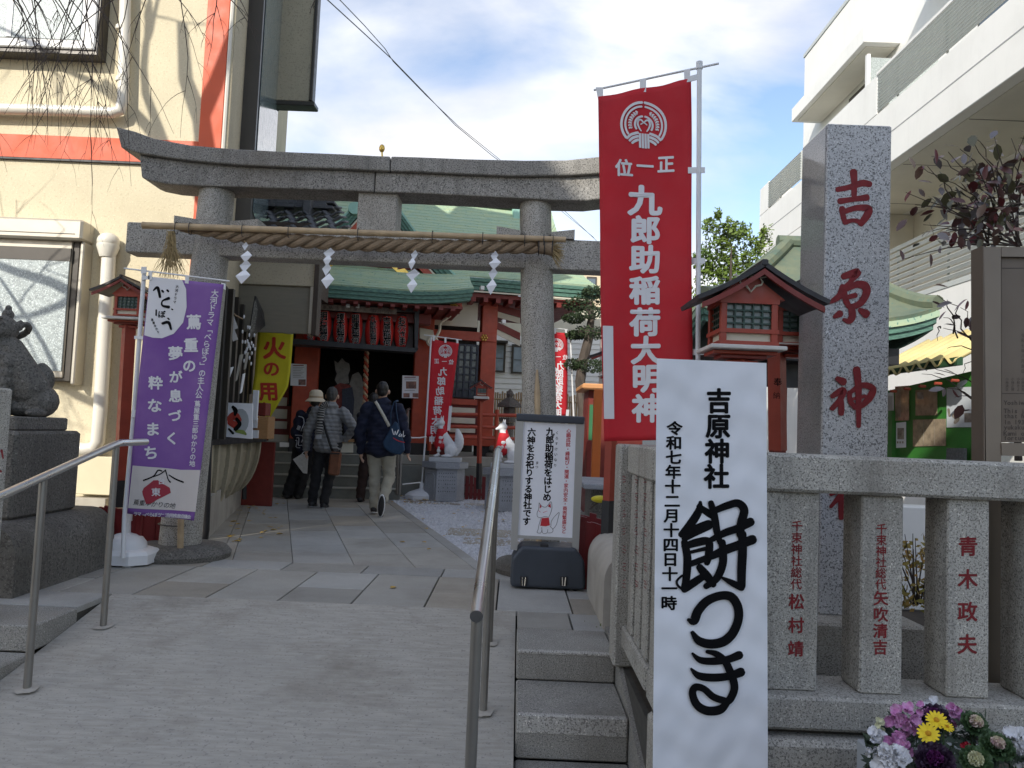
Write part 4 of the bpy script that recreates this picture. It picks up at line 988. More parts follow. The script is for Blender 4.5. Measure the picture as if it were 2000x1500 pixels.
# limbs over the frame's top edge
over = []
for (p, q_, r) in (((-4.6, 4.3, 4.9), (-2.9, 3.9, 4.55), .06), ((-4.6, 4.3, 4.9), (-3.5, 3.6, 4.4), .05), ((-2.9, 3.9, 4.55), (-1.7, 3.8, 4.7), .03)):
    a_, b_ = V(p), V(q_); pts = [a_+(b_-a_)*k/6+V((random.gauss(0, .03), random.gauss(0, .03), .25*math.sin(k/6*math.pi))) for k in range(7)]
    mb.tube(pts, [r*(1-.5*k/6) for k in range(7)], 6); over += pts[1:]
mb.build('branch', BARK, wt, smooth=True)
def twig(mb, p, L_, lean, r=.0035, fork=1):
    n = 9; pts = [V(p)]; d = V((lean[0], lean[1], -.4)).normalized()
    for k in range(n):
        d = (d+V((random.gauss(0, .07)+lean[0]*.04, random.gauss(0, .06), -.16))).normalized(); pts.append(pts[-1]+d*L_/n)
    mb.tube(pts, [r*(1-.75*k/n) for k in range(n+1)], 3, False)
    if fork:
        for k in range(random.choice((1, 2, 3))):
            i = random.randint(2, 7); twig(mb, pts[i], L_*random.uniform(.25, .5), (random.gauss(0, .45), random.gauss(0, .3)), r*.6, fork-1)
mb = MB()
hang = [(x, random.uniform(-25, -5), random.uniform(90, 330)) for x in list(np.random.default_rng(2).uniform(-20, 260, 20))]
hang += [(425, -20, 170), (440, -10, 150), (455, -20, 110), (350, -20, 290), (340, -10, 120), (200, -10, 420), (235, -10, 330), (60, -10, 330), (110, -10, 350), (215, -8, 380), (165, -5, 300), (290, -15, 170), (615, 0, 28), (30, -5, 250), (135, -5, 290), (180, -5, 330)]
for (x, y, len_) in hang:
    Y = random.uniform(3.4, 4.1); p_ = at(x, y, Y); twig(mb, p_, max(.05, len_/F*Y*1.02), (random.gauss(.1, .25), random.gauss(0, .1)), .0034, 2)
kind(mb.build('hanging_twigs', TWIG, wt), 'stuff')
# overhead wires
t_ = top('overhead_wire', 'pair of thin black overhead wires crossing the sky diagonally', 'wire', at(800, 160, 9))
P = [at(x, y, Y) for x, y, Y in ((300, -300, 4.5), (520, -110, 6), (640, 0, 7), (700, 55, 8), (765, 115, 9), (830, 182, 10.5), (890, 245, 12), (960, 303, 14), (1090, 400, 17), (1165, 470, 20))]
MB().tube(P, .006, 5).build('cable', BLACK, t_)
P = [at(x, y, Y) for x, y, Y in ((330, -310, 4.5), (548, -120, 6), (664, 0, 7), (712, 50, 8), (752, 95, 9), (768, 120, 9.4), (832, 186, 10.5), (895, 246, 12), (968, 305, 14), (1094, 410, 17), (1160, 464, 20))]
MB().tube(P, .005, 5).build('cable', BLACK, t_)

# ================================================================== leafy trees
def leafcards(mb, c, r, n, size, up=.0, squash=1, rng=None):
    for _ in range(n):
        a = V((random.gauss(0, 1), random.gauss(0, 1), random.gauss(0, 1))).normalized()*r*random.uniform(.45, 1)**.6; a.z *= squash
        p = V(c)+a; d = V((random.gauss(0, 1), random.gauss(0, 1), random.gauss(up, 1))).normalized(); e = d.orthogonal().normalized(); s = size*random.uniform(.6, 1.3)
        mb.add([p-e*s*.28, p+d*s*.5-e*s*.02, p+e*s*.28, p-d*s*.5], [(0, 1, 2, 3)])
LG1 = pm('bright_green_leaf', (.17, .24, .035), .55, var=.6, vs=1.5, col2=(.07, .12, .02)); LG2 = pm('dark_green_leaf', (.035, .06, .02), .6, var=.5, vs=3)
random.seed(8)
Y = 11.5; bc = at(1430, 490, Y)
gt = top('green_tree', 'bright green bushy tree in sunlight behind the red banner', 'tree', (bc.x, Y, 0))
mb = MB(); mb.tube([(bc.x, Y, 0), (bc.x+.05, Y, 1.6), (bc.x, Y, 3.0)], [.12, .1, .06], 8)
for k in range(8): a = random.uniform(0, 6.28); mb.tube([(bc.x, Y, 2.2), (bc.x+.5*math.cos(a), Y+.5*math.sin(a), 3.2), (bc.x+.7*math.cos(a), Y+.7*math.sin(a), 3.9)], [.04, .025, .01], 5)
mb.build('trunk', BARK, gt)
mb = MB()
for (x, y, r) in ((1400, 500, .32), (1440, 490, .35), (1470, 520, .28), (1395, 560, .35), (1445, 560, .4), (1410, 455, .16), (1445, 450, .14), (1480, 475, .12), (1385, 440, .12), (1425, 440, .1), (1492, 455, .07), (1402, 420, .06), (1460, 600, .4), (1380, 620, .4), (1375, 510, .2), (1430, 650, .5)):
    leafcards(mb, at(x, y, Y+random.uniform(-.3, .3)), r, int(5500*r*r+60), .075)
for (x, y) in ((1378, 430), (1403, 405), (1422, 425), (1440, 440), (1465, 440), (1490, 440), (1498, 460), (1505, 440)):
    for k in range(9): leafcards(mb, at(x+random.gauss(0, 1.5), y+k*5, Y), .03, 3, .07)
kind(mb.build('crown', LG1, gt), 'stuff')
# shaped pine behind
Y = 13.5; bc = at(1150, 860, Y)
pt = top('cloud_pruned_pine', 'dark cloud-pruned pine with a twisting trunk left of the big red banner', 'pine tree', (bc.x, Y, 0))
mb = MB(); P = [at(x, y, Y) for x, y in ((1142, 880), (1140, 800), (1133, 745), (1140, 700), (1150, 660), (1155, 620), (1152, 590))]; mb.tube(P, [.11, .10, .09, .09, .08, .06, .04], 8)
for (a, c) in (((1140, 700), (1118, 718)), ((1152, 645), (1120, 655)), ((1155, 610), (1125, 600)), ((1150, 660), (1175, 650))): mb.tube([at(*a, Y), at((a[0]+c[0])/2, (a[1]+c[1])/2-4, Y), at(*c, Y)], [.05, .04, .02], 6)
mb.build('trunk', BARK, pt, smooth=True)
for (x, y, rx) in ((1130, 595, .30), (1158, 580, .34), (1150, 610, .30), (1120, 622, .22), (1150, 650, .32), (1125, 655, .2), (1125, 712, .24), (1155, 715, .3), (1160, 570, .25)):
    mb = MB(); leafcards(mb, at(x, y, Y+random.uniform(-.2, .2)), rx, 420, .06, .6, .42); kind(mb.build('foliage_pad', LG2, pt), 'stuff')
# red-leaved shrub at the right
random.seed(19)
SY = 3.75
rs = top('red_leaved_tree', 'small tree with dark red and bronze leaves beside the metal information board', 'tree', at(1985, 900, SY))
lm = []
LR = [pm('bronze_leaf_%d' % i, c, .32, var=.35, vs=30, spec=.6) for i, c in enumerate(((.11, .05, .045), (.16, .03, .035), (.11, .105, .05), (.15, .085, .06), (.20, .18, .185)))]
for mi in LR:
    b_ = MB(); A = [(-.5, 0, 0), (-.3, .19, .03), (0, .26, .04), (.3, .17, .02), (.52, 0, -.06), (.3, -.17, .02), (0, -.26, .04), (-.3, -.19, .03), (-.3, 0, 0), (0, 0, -.01), (.3, 0, -.02)]
    b_.add([V(p) for p in A], [(0, 1, 8), (0, 8, 7), (1, 2, 9, 8), (8, 9, 6, 7), (2, 3, 10, 9), (9, 10, 5, 6), (3, 4, 10), (10, 4, 5)]); lm.append(b_.mesh('leaf', mi, smooth=True))
br = MB(); nleaf = 0
def leaf(p, sc):
    global nleaf
    nleaf += 1
    o = link('leaf', random.choice(lm), rs); o.location = V(p)-WO[rs.name]; o.scale = (sc, sc, sc); o.rotation_euler = (random.gauss(0, .7), random.gauss(.3, .7), random.uniform(0, 6.28))
def shoot(px, py, qx, qy, n, r=.005, Y0=None, Y1=None):
    Y0 = Y0 or SY; Y1 = Y1 or SY+random.uniform(-.3, .3)
    p0, p1 = at(px, py, Y0), at(qx, qy, Y1); pts = []
    for k in range(7): t = k/6; pts.append(p0+(p1-p0)*t+V((random.gauss(0, .006), random.gauss(0, .01), .03*math.sin(t*3.14))))
    br.tube(pts, [r*(1-.7*k/6) for k in range(7)], 5)
    for k in range(n):
        t = .3+.7*(k+1)/n; p = p0+(p1-p0)*t+V((random.gauss(0, .03), random.gauss(0, .05), random.gauss(0, .022))); leaf(p, random.uniform(.05, .085))
shoot(1985, 560, 1990, 380, 0, .014); shoot(1990, 900, 1985, 540, 0, .018); shoot(1990, 520, 1925, 490, 4, .009); shoot(1925, 490, 1890, 460, 2, .007)
HUB = [(1990, 400), (1960, 440), (1930, 480), (1990, 480)]
for (qx, qy, n) in ((1810, 325, 8), (1850, 300, 8), (1900, 265, 8), (1880, 290, 7), (1940, 262, 8), (1975, 270, 8), (1765, 378, 6), (1785, 400, 7), (1800, 440, 8), (1768, 505, 3), (1815, 470, 5), (1840, 350, 9), (1870, 340, 9), (1905, 330, 9), (1945, 320, 9), (1990, 310, 9), (1830, 400, 9), (1865, 400, 9), (1900, 390, 9), (1940, 380, 9), (1990, 360, 9), (1880, 440, 8), (1920, 430, 9), (1960, 420, 9), (1850, 450, 6), (1995, 440, 8), (1840, 480, 4), (1905, 470, 6), (1960, 470, 6)):
    h = random.choice(HUB); shoot(*h, qx, qy, max(3, n-1))
    if n > 6: shoot((h[0]+qx)/2, (h[1]+qy)/2, qx+random.uniform(-55, 50), qy+random.uniform(-30, 80), 3, .004)
shoot(1990, 760, 1925, 690, 0, .01); shoot(1925, 700, 1870, 650, 0, .007)
for (px, py, qx, qy, n) in ((1925, 690, 1840, 640, 0), (1870, 650, 1835, 575, 3), (1925, 690, 1880, 600, 5), (1925, 690, 1910, 580, 5), (1890, 660, 1850, 585, 3), (1920, 680, 1900, 625, 4), (1925, 700, 1845, 680, 0), (1925, 700, 1880, 730, 0), (1930, 800, 1870, 775, 2), (1930, 800, 1835, 755, 2), (1960, 790, 1810, 715, 3), (1900, 780, 1800, 730, 3), (1870, 660, 1850, 620, 0), (1840, 640, 1828, 665, 0)):
    shoot(px, py, qx, qy, n, .004)
br.build('branch', TWIG, rs)
# low bush seen between the posts
bsh = top('garden_bush', 'small yellowing bush behind the fence beside the stele plinth', 'bush', at(1795, 1150, 4.6))
mb = MB(); mb2 = MB()
for k in range(14): p = at(1790+random.gauss(0, 12), 1180, 4.6); q2 = p+V((random.gauss(0, .1), random.gauss(0, .1), random.uniform(.2, .5))); mb2.tube([p, q2], [.006, .002], 4)
leafcards(mb, at(1790, 1130, 4.6), .2, 260, .05); leafcards(mb, at(1800, 1080, 4.6), .12, 60, .045)
mb2.build('stems', TWIG, bsh); mb.build('foliage', pm('yellow_green_leaf', (.22, .22, .04), .6, var=.6, vs=10, col2=(.35, .18, .03)), bsh)
# ================================================================== SHRINE
sh = top('shrine_hall', 'vermilion shrine hall with green copper roofs at the end of the path', 'shrine', sw(-1, 13.5, 0))
def sbx(name, px0, py0, px1, py1, v0, d, mat, par=sh, bev=.004):     # px box on plane v0 going back by d
    u0, z1 = suz(px0, py0, v0); u1, z0 = suz(px1, py1, v0)
    return MB().sbox(u0, u1, v0, v0+d, z0, z1, bev).build(name, mat, par)
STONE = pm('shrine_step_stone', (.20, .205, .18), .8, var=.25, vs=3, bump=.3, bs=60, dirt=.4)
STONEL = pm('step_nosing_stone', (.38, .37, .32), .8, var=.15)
V0 = 12.05
uL, _ = suz(500, 960, V0); uR, _ = suz(782, 960, V0)
zf = .80
ss = top('shrine_steps', 'flight of grey stone steps up to the shrine doorway', 'steps', sw((uL+uR)/2, V0, 0))
for k in range(5):
    v = V0+.30*k; z = .16*k
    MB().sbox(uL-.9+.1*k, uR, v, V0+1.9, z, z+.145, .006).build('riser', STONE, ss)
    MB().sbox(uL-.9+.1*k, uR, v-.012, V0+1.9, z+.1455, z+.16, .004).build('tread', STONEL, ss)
# podium right of the steps
uE, _ = suz(965, 900, 13.2)
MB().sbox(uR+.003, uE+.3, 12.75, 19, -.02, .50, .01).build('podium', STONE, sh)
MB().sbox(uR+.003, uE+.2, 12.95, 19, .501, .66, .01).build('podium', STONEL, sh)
MB().sbox(uL-3, uR+.002, 13.3, 19, .0, .795, .01).build('podium', STONE, sh)
FV = 13.55
# posts
for (a, c, top_y, v) in ((563, 612, 560, 13.2), (800, 836, 560, 13.2), (930, 960, 540, 13.5)):
    u0, z0 = suz(a, 900, v); u1, _ = suz(c, 900, v)
    po_ = MB().sbox(u0, u1, v, v+(u1-u0), .60, suz(a, top_y, v)[1], .01).build('post', RED, sh)
    if a != 563 or True: MB().sbox(u0-.012, u1+.012, v-.012, v+(u1-u0)+.012, .595, .86, .004).build('post_shoe', BLACK, po_)
# interior: dark hall
uA, _ = suz(560, 700, FV); uB, _ = suz(838, 700, FV)
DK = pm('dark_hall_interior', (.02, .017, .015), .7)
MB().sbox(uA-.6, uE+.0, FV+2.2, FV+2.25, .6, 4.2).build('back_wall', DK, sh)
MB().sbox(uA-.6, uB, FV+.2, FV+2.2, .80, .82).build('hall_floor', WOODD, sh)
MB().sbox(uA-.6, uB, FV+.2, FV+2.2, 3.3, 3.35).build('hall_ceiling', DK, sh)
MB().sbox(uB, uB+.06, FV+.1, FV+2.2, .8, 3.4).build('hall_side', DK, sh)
# red walls, cream panels
RW = lambda nm, a, b_, c, d, mat, dd=.08, v=FV: sbx(nm, a, b_, c, d, v, dd, mat)
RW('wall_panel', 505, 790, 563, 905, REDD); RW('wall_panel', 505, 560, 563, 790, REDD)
for (y0, y1) in ((775, 793), (798, 818), (822, 838)): RW('cream_panel', 528, y0, 560, y1, CREAM, .02, FV-.03)
RW('white_slat_base', 525, 848, 562, 876, CREAM, .02, FV-.03)
RW('red_panel', 836, 664, 880, 900, REDD, .06); RW('red_panel', 880, 778, 932, 862, REDD, .06)
RW('cream_panel', 848, 585, 932, 640, CREAM, .02, FV-.01)
RW('tie_beam', 836, 642, 968, 668, RED, .14, FV-.08); RW('sill_beam', 836, 776, 932, 792, RED, .12, FV-.06)
for (y0, y1) in ((795, 809), (815, 828), (834, 846)): RW('cream_panel', 878, y0, 928, y1, CREAM, .02, FV-.03)
RW('base_beam', 836, 846, 965, 872, RED, .14, FV-.1)
# lattice door
u0, z1 = suz(884, 672, FV-.04); u1, z0 = suz(929, 776, FV-.04)
ld = MB().sbox(u0, u1, FV-.02, FV+.0, z0, z1).build('lattice_door', pm('door_dark_glass', (.035, .045, .06), .15), sh)
NB = pm('navy_lattice', (.02, .025, .04), .5)
for i in range(5): MB().sbox(u0+(u1-u0)*i/4-.018, u0+(u1-u0)*i/4+.018, FV-.06, FV-.021, z0, z1).build('stile', NB, ld)
for i in range(8): MB().sbox(u0, u1, FV-.05, FV-.022, z0+(z1-z0)*i/7-.014, z0+(z1-z0)*i/7+.014).build('rail', NB, ld)
# cream panels as background of upper right zone with beams
RW('upper_beam', 820, 545, 1012, 586, REDD, .3, FV-.12)
gu, gz = suz(945, 660, FV-.12)
go = MB()
for k in range(6): a = k*math.pi/3; go.ball(sw(gu+.045*math.cos(a), FV-.165, gz+.045*math.sin(a)), .022, 8, 6)
go.ball(sw(gu, FV-.165, gz), .022, 8, 6); go.build('gold_boss', GOLD, sh, smooth=True)
sbx('gold_fitting', 880, 586, 893, 608, 13.0, .1, GOLD)
for (x, y) in ((680, 580), (700, 580), (795, 596), (813, 596), (943, 562), (985, 628), (680, 597), (699, 597)):
    sbx('beam_end', x-4, y-4, x+3, y+4, 12.35, .12, WHITE)
# slanting brace pieces at right
for (a, b_, c, d) in ((958, 590, 1016, 606), (958, 622, 1016, 650)):
    P = [sat(a, b_, FV), sat(c, d, FV), sat(c, d+14, FV), sat(a, b_+14, FV)]; MB().prism(P, SV*.1).build('brace', REDD, sh)
    P = [sat(a+2, b_+15, FV+.02), sat(c, d+15, FV+.02), sat(c, d+26, FV+.02), sat(a+2, b_+26, FV+.02)]; MB().prism(P, SV*.03).build('cream_infill', CREAM, sh)
# carved white bracket (nose)
mb = MB()
P = [sat(x, y, 12.9) for x, y in ((842, 690), (850, 686), (856, 676), (852, 662), (842, 658), (835, 666), (840, 674), (846, 668), (858, 646), (860, 632), (872, 622), (880, 616))]
mb.tube([V(p) for p in catmull([tuple(p) for p in P], 4)], .028, 6); mb.build('carved_nosing', CREAM, sh, smooth=True)
P = [sat(x, y, 12.9) for x, y in ((820, 660), (838, 668), (850, 664), (846, 645), (820, 640))]; MB().prism(P, SV*.12).build('carved_nosing', CREAM, sh)
# ---- roofs
def profile(pts, n=5): return catmull(pts, n)
def roof(name, prof, u0, u1, mat, par=sh, step=.012, warp=None, nu=10, edge=None):
    """prof = list of (v, z) from eave up; courses stepped"""
    P = profile(prof, 6); tot = 0; Q = [P[0]]
    mb = MB(); A = []; rows = []
    # resample by length into courses
    ln = [0]
    for a, b_ in zip(P[:-1], P[1:]): ln.append(ln[-1]+math.hypot(b_[0]-a[0], b_[1]-a[1]))
    nC = max(3, int(ln[-1]/.13))
    for k in range(nC+1):
        d = ln[-1]*k/nC; i = max(j for j in range(len(ln)) if ln[j] <= d+1e-9); i = min(i, len(P)-2); t = (d-ln[i])/(ln[i+1]-ln[i]); rows.append((P[i][0]+(P[i+1][0]-P[i][0])*t, P[i][1]+(P[i+1][1]-P[i][1])*t))
    seq = []
    for k in range(nC): seq += [(rows[k][0], rows[k][1]+step), (rows[k+1][0], rows[k+1][1]+.001)]
    vs = []
    for (v, z) in seq:
        for i in range(nu+1):
            u = u0+(u1-u0)*i/nu; w_ = warp(i/nu, (v-rows[0][0])/(rows[-1][0]-rows[0][0])) if warp else 0
            vs.append(sw(u, v, z+w_))
    n = nu+1
    return mb.add(vs, [(j*n+i, j*n+i+1, (j+1)*n+i+1, (j+1)*n+i) for j in range(len(seq)-1) for i in range(nu)]).build(name, mat, par, solid=.03)
EV = 12.0
eL = suz(560, 560, EV); eR = suz(925, 582, EV)
wr = lambda s, t: .12*max(0, (s-.72)/.28)**2*(1-t)+.10*max(0, (.15-s)/.15)**2*(1-t)
tL, tz = suz(800, 520, 13.6)
zE = suz(760, 566, EV)[1]
roof('porch_roof', [(EV, zE), (12.4, zE+.20), (12.75, zE+.42), (13.8, zE+.62)], eL[0]-1.2, eR[0], COPP, warp=wr)
# layered dark eave edge
for k, (dv, dz) in enumerate(((0, 0), (.02, -.06), (.04, -.12))):
    A = []; B_ = []
    for i in range(25):
        s__ = i/24; u = eL[0]-1.2+(eR[0]-.02*k-eL[0]+1.2)*s__; z = zE+wr(s__, 0)+dz
        A.append(sw(u, EV-.01+dv, z)); B_.append(sw(u, EV-.01+dv, z-.058))
    mb = MB(); n = 25; off = SV*.22
    mb.add(A+B_+[p+off for p in A]+[p+off for p in B_], [(i, n+i, n+i+1, i+1) for i in range(n-1)]+[(i, i+1, 2*n+i+1, 2*n+i) for i in range(n-1)]+[(n+i, 3*n+i, 3*n+i+1, n+i+1) for i in range(n-1)]+[(n-1, 2*n-1, 4*n-1, 3*n-1)])
    mb.build('eave_layer', COPD, sh)
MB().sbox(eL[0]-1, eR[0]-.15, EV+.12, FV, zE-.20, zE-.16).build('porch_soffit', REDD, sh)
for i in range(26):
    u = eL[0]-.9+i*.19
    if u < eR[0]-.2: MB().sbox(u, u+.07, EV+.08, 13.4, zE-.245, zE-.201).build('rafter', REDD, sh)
MB().sbox(eL[0]-1, eR[0]-.6, 12.6, 12.8, zE-.42, zE-.25, .01).build('porch_beam', REDD, sh)
# side closing of the porch roof at the right end
# main roof behind
rz_ = suz(980, 402, 16.6)[1]; ruR = suz(1000, 402, 16.6)[0]; mz = suz(970, 545, 13.0)[1]
roof('main_roof', [(13.0, mz), (14.0, mz+.42), (15.2, mz+1.15), (16.0, mz+1.75), (16.6, rz_)], eL[0]-1.5, ruR+.9, COPP, step=.014)
MB().sbox(eL[0]-1.5, ruR+.0, 16.45, 16.8, rz_-.02, rz_+.10, .01).build('ridge_cap', COPD, sh)
for k in range(14): MB().sbox(ruR-.42*k-.40, ruR-.42*k, 16.40, 16.44, rz_-.10, rz_+.06, .004).build('ridge_plate', COPL if k % 3 else COPD, sh)
MB().sbox(ruR-.03, ruR+.18, 16.25, 16.85, rz_-.48, rz_+.16, .02).build('ridge_end', COPL, sh)
for k, dz in enumerate((-.0, -.07, -.14)): MB().sbox(eR[0]-.3, ruR+.9, 12.99+.02*k, 13.3, mz-.07+dz, mz-.004+dz, .004).build('eave_layer', COPD, sh)
MB().sbox(eR[0]-.2, ruR+.9, 13.02, 13.04, mz-.25, mz-.225).build('eave_trim', CREAM, sh)
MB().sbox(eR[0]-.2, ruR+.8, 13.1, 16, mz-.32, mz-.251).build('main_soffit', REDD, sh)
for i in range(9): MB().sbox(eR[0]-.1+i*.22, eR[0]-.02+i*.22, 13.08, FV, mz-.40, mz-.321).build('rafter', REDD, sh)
# gable on the porch roof
GV = 12.72
LP = [(741, 348), (716, 384), (690, 412), (655, 440), (610, 468), (565, 500), (540, 522)]
RP = [(741, 348), (775, 388), (800, 420), (838, 450), (868, 478), (915, 520), (905, 552)]
RPo = [(741, 346), (783, 388), (820, 420), (862, 450), (890, 468), (930, 500)]
apex = suz(741, 350, GV)
def gcurve(side, n=14, off=0.0, v=GV):
    """concave gable edge in the shrine frame"""
    pts = []
    uT, zT = apex; uF, zF = (suz(548, 520, GV) if side < 0 else suz(905, 556, GV))
    for i in range(n+1):
        t = i/n; u = uT+(uF-uT)*t; z = zT+(zF-zT)*(1.42*t-.42*t*t if True else t)
        pts.append((u, z-off))
    return pts
for side in (-1, 1):
    g0 = gcurve(side, off=0); 
    A = [sw(u, GV, z) for u, z in g0]; B_ = [sw(u, GV+2.6, z+.12) for u, z in g0]
    MB().strip(A, B_).build('gable_roof', COPP, sh, solid=.03)
    A = [sw(u, GV-.02, z+.05) for u, z in g0]; B_ = [sw(u, GV-.02, z-.0) for u, z in g0]
    MB().strip([p+V((0, 0, 0)) for p in A], [p+SV*.30-V((0, 0, .0)) for p in A]).build('verge_flashing', COPL, sh, solid=.03)
    for k in range(3):
        mb = MB(); A = [sw(u, GV-.015+.02*k, z-.075*k+.02) for u, z in g0]; B_ = [sw(u, GV-.015+.02*k, z-.075*k-.05) for u, z in g0]
        mb.strip(A, B_); mb.strip(B_, [p+SV*.2 for p in B_]); mb.build('verge_layer', COPD, sh)
    A = [sw(u, GV+.05, z-.23) for u, z in g0]; B_ = [sw(u, GV+.05, z-.27) for u, z in g0]; MB().strip(A, B_).build('white_trim', CREAM, sh, solid=.02)
    A = [sw(u, GV+.08, z-.27) for u, z in g0]; B_ = [sw(u, GV+.08, z-.50+.12*i/14) for i, (u, z) in enumerate(g0)]; MB().strip(A, B_).build('barge_board', RED, sh, solid=.06)
mb = MB(); gL, gR = gcurve(-1), gcurve(1)
poly = [sw(u, GV+.3, z-.3) for u, z in gL[::-1]]+[sw(u, GV+.3, z-.3) for u, z in gR[1:]]
base_z = zE+.05
for a, b_ in zip(poly[:-1], poly[1:]): mb.add([a, b_, V((b_.x, b_.y, min(b_.z, base_z-.2))), V((a.x, a.y, min(a.z, base_z-.2)))], [(0, 1, 2, 3)])
mb.build('pediment', REDD, sh)
RW2 = lambda nm, a, b_, c, d, v, dd, mat: sbx(nm, a, b_, c, d, v, dd, mat)
P = [sat(x, y, GV+.02) for x, y in ((762, 519), (777, 519), (776, 527), (790, 524), (800, 534), (796, 541), (784, 539))]; MB().prism(P, SV*.03).build('gold_ornament', GOLD, sh)
P = [sat(x, y, GV+.02) for x, y in ((622, 520), (628, 514), (640, 516), (655, 512), (648, 520), (636, 527), (625, 527))]; MB().prism(P, SV*.03).build('gold_ornament', GOLD, sh)
p_ = sat(692, 406, GV-.05); MB().tube([p_, p_+SV*.3], .10, 16).build('ridge_end_disc', COPL, sh, smooth=True)
sbx('gable_strut', 742, 445, 752, 520, GV+.2, .08, WHITE)

# ---- lantern box under the eave
lv = 12.42
lx = top('lantern_rack', 'black framed rack holding the row of red paper lanterns under the shrine eave', 'lantern rack', sat(716, 645, lv))
def fr(nm, a, b_, c, d, dd, mat, v=lv): return sbx(nm, a, b_, c, d, v, dd, mat, lx)
def quadbox(nm, pts, d, mat, v=lv): return MB().prism([sat(x, y, v) for x, y in pts], SV*d).build(nm, mat, lx)
quadbox('bottom_board', [(560, 660), (818, 680), (812, 688), (560, 671)], .4, BLACK)
quadbox('top_board', [(600, 592), (820, 602), (820, 610), (600, 604)], .4, BLACK)
quadbox('side_board', [(810, 608), (819, 609), (816, 684), (810, 683)], .4, BLACK)
quadbox('back_board', [(600, 600), (812, 608), (812, 682), (600, 668)], .01, pm('lantern_back', (.05, .018, .016), .4), lv+.38)
hb = quadbox('name_board', [(618, 593), (775, 603), (775, 614), (618, 604)], .02, pm('weathered_sign_wood', (.26, .21, .17), .7, var=.4, vs=30), lv-.03)
F1 = Flat(); F1.column('奉納浅草吉原', 628, 600, 700, 604, 8, .0); F1.column('平成22年12月吉日', 722, 606, 768, 609, 7, .0)
F1.build('lettering', pm('faded_ink', (.08, .05, .04), .7), hb, lambda x, y: sat(x, y, lv-.033), .002)
RLAN = pm('red_lantern_paper', (.62, .03, .022), .6, var=.15, emit=None)
WOUT = pm('white_outline', (.75, .72, .68), .6)
LN = [('明石稲荷', 632, 638, 15), ('榎本稲荷', 665, 641, 14), ('開運稲荷', 694, 643, 14), ('九郎助稲荷', 728, 646, 15), ('吉原稲荷', 755, 648, 14), ('お穴さま', 784, 648, 14), ('九郎助稲荷', 606, 637, 14)]
for i, (tx, x, y, s__) in enumerate(LN):
    c = sat(x, y, lv+.2); r = s__/F*12.4*.98
    desc = ['red paper lantern in the second place from the left of the rack', 'red paper lantern in the third place from the left of the rack', 'red paper lantern in the middle of the row', 'red paper lantern in the third place from the right of the rack', 'red paper lantern in the second place from the right of the rack', 'rightmost red paper lantern of the rack with softer rounded writing', 'leftmost red paper lantern, half hidden by the shutter box'][i]
    t_ = top('paper_lantern', desc, 'lantern', c, 'red paper lanterns in the rack')
    H_ = .25
    prof = []
    for k in range(25):
        a = k/24; z = -H_+2*H_*a; prof.append((r*(math.sin(math.pi*(.12+.76*a))**.45)*(1+.012*(k % 2)), z))
    MB().lathe(c, prof, 18).build('lantern_paper', RLAN, t_, smooth=True)
    MB().lathe(c, [(r*.6, H_), (r*.62, H_+.02)], 14).build('top_ring', BLACK, t_); MB().lathe(c, [(r*.62, -H_-.02), (r*.6, -H_)], 14).build('bottom_ring', BLACK, t_)
    rr = r
    def lf2(X, Y_, c=c, rr=rr, x=x, k=0):
        p = sat(X, Y_, lv+.2); du = (p-c).dot(SU); a = max(-1, min(1, du/(rr*1.08))); return c+SU*(rr*1.0*math.sin(a*1.2))-SV*(rr*1.03*math.cos(a*1.2))+V((0, 0, p.z-c.z))
    n_ = len(tx); sz = min(15, 58/n_)*1.12; tp = y-27+.6; bt = y+27
    F1 = Flat(); F1.column(tx, x, tp, x+.6, bt, sz, .06, .95); F1.build('outline', WOUT, t_, lf2, .004)
    F1 = Flat(); F1.column(tx, x, tp, x+.6, bt, sz, .024, .95); F1.build('lettering', INK, t_, lf2, .016)
# bell rope
br_ = top('bell_rope', 'thick red and white bell rope hanging in the shrine doorway', 'bell rope', sat(716, 780, 13.0))
for q in range(2):
    pts = []
    for k in range(80): p = sat(716-3*k/79, 682+105*k/79, 13.0); a = k*.5+q*math.pi; pts.append(p+SU*.022*math.cos(a)+SV*.022*math.sin(a))
    MB().tube(pts, .024, 6).build('rope_strand', [RED, pm('tan_rope', (.45, .32, .2), .9)][q], br_, smooth=True)
MB().tube([sat(713, 787, 13), sat(712, 815, 13)], [.05, .06], 10).build('rope_end', pm('tan_rope'  , (.45, .32, .2)), br_, smooth=True)
# standing cut-out figure in the doorway (plain generic shape)
cf = top('cutout_panel', 'dim cardboard cut-out of a figure in red standing in the shrine doorway', 'cutout panel', sat(690, 850, 13.5))
def cut(nm, pts, mat, v, d=.02): return MB().prism([sat(x, y, v) for x, y in pts], SV*d).build(nm, mat, cf)
GRY = pm('cutout_grey', (.23, .22, .20), .7, var=.3, vs=14)
cut('jar_shape', [(688, 732), (700, 726), (706, 735), (712, 760), (712, 800), (704, 830), (690, 840), (682, 800), (680, 760)], GRY, 13.42)
cut('head_shape', [(655, 722), (653, 704), (660, 709), (668, 699), (674, 706), (682, 710), (684, 722), (680, 732), (682, 748), (660, 752), (654, 742), (658, 730)], GRY, 13.40)
cut('robe_shape', [(650, 756), (664, 748), (684, 752), (690, 770), (688, 790), (676, 800), (660, 800), (650, 790), (646, 770)], pm('cutout_red', (.24, .04, .03), .7, var=.5, vs=20), 13.38)
cut('dark_robe', [(668, 760), (688, 756), (692, 780), (690, 812), (682, 850), (674, 850), (668, 800)], pm('cutout_navy', (.04, .045, .07), .7, var=.4, vs=40), 13.36)
ob_ = top('offering_box', 'low pale box with small dark pattern at the top of the shrine steps', 'box', sat(675, 885, 13.15))
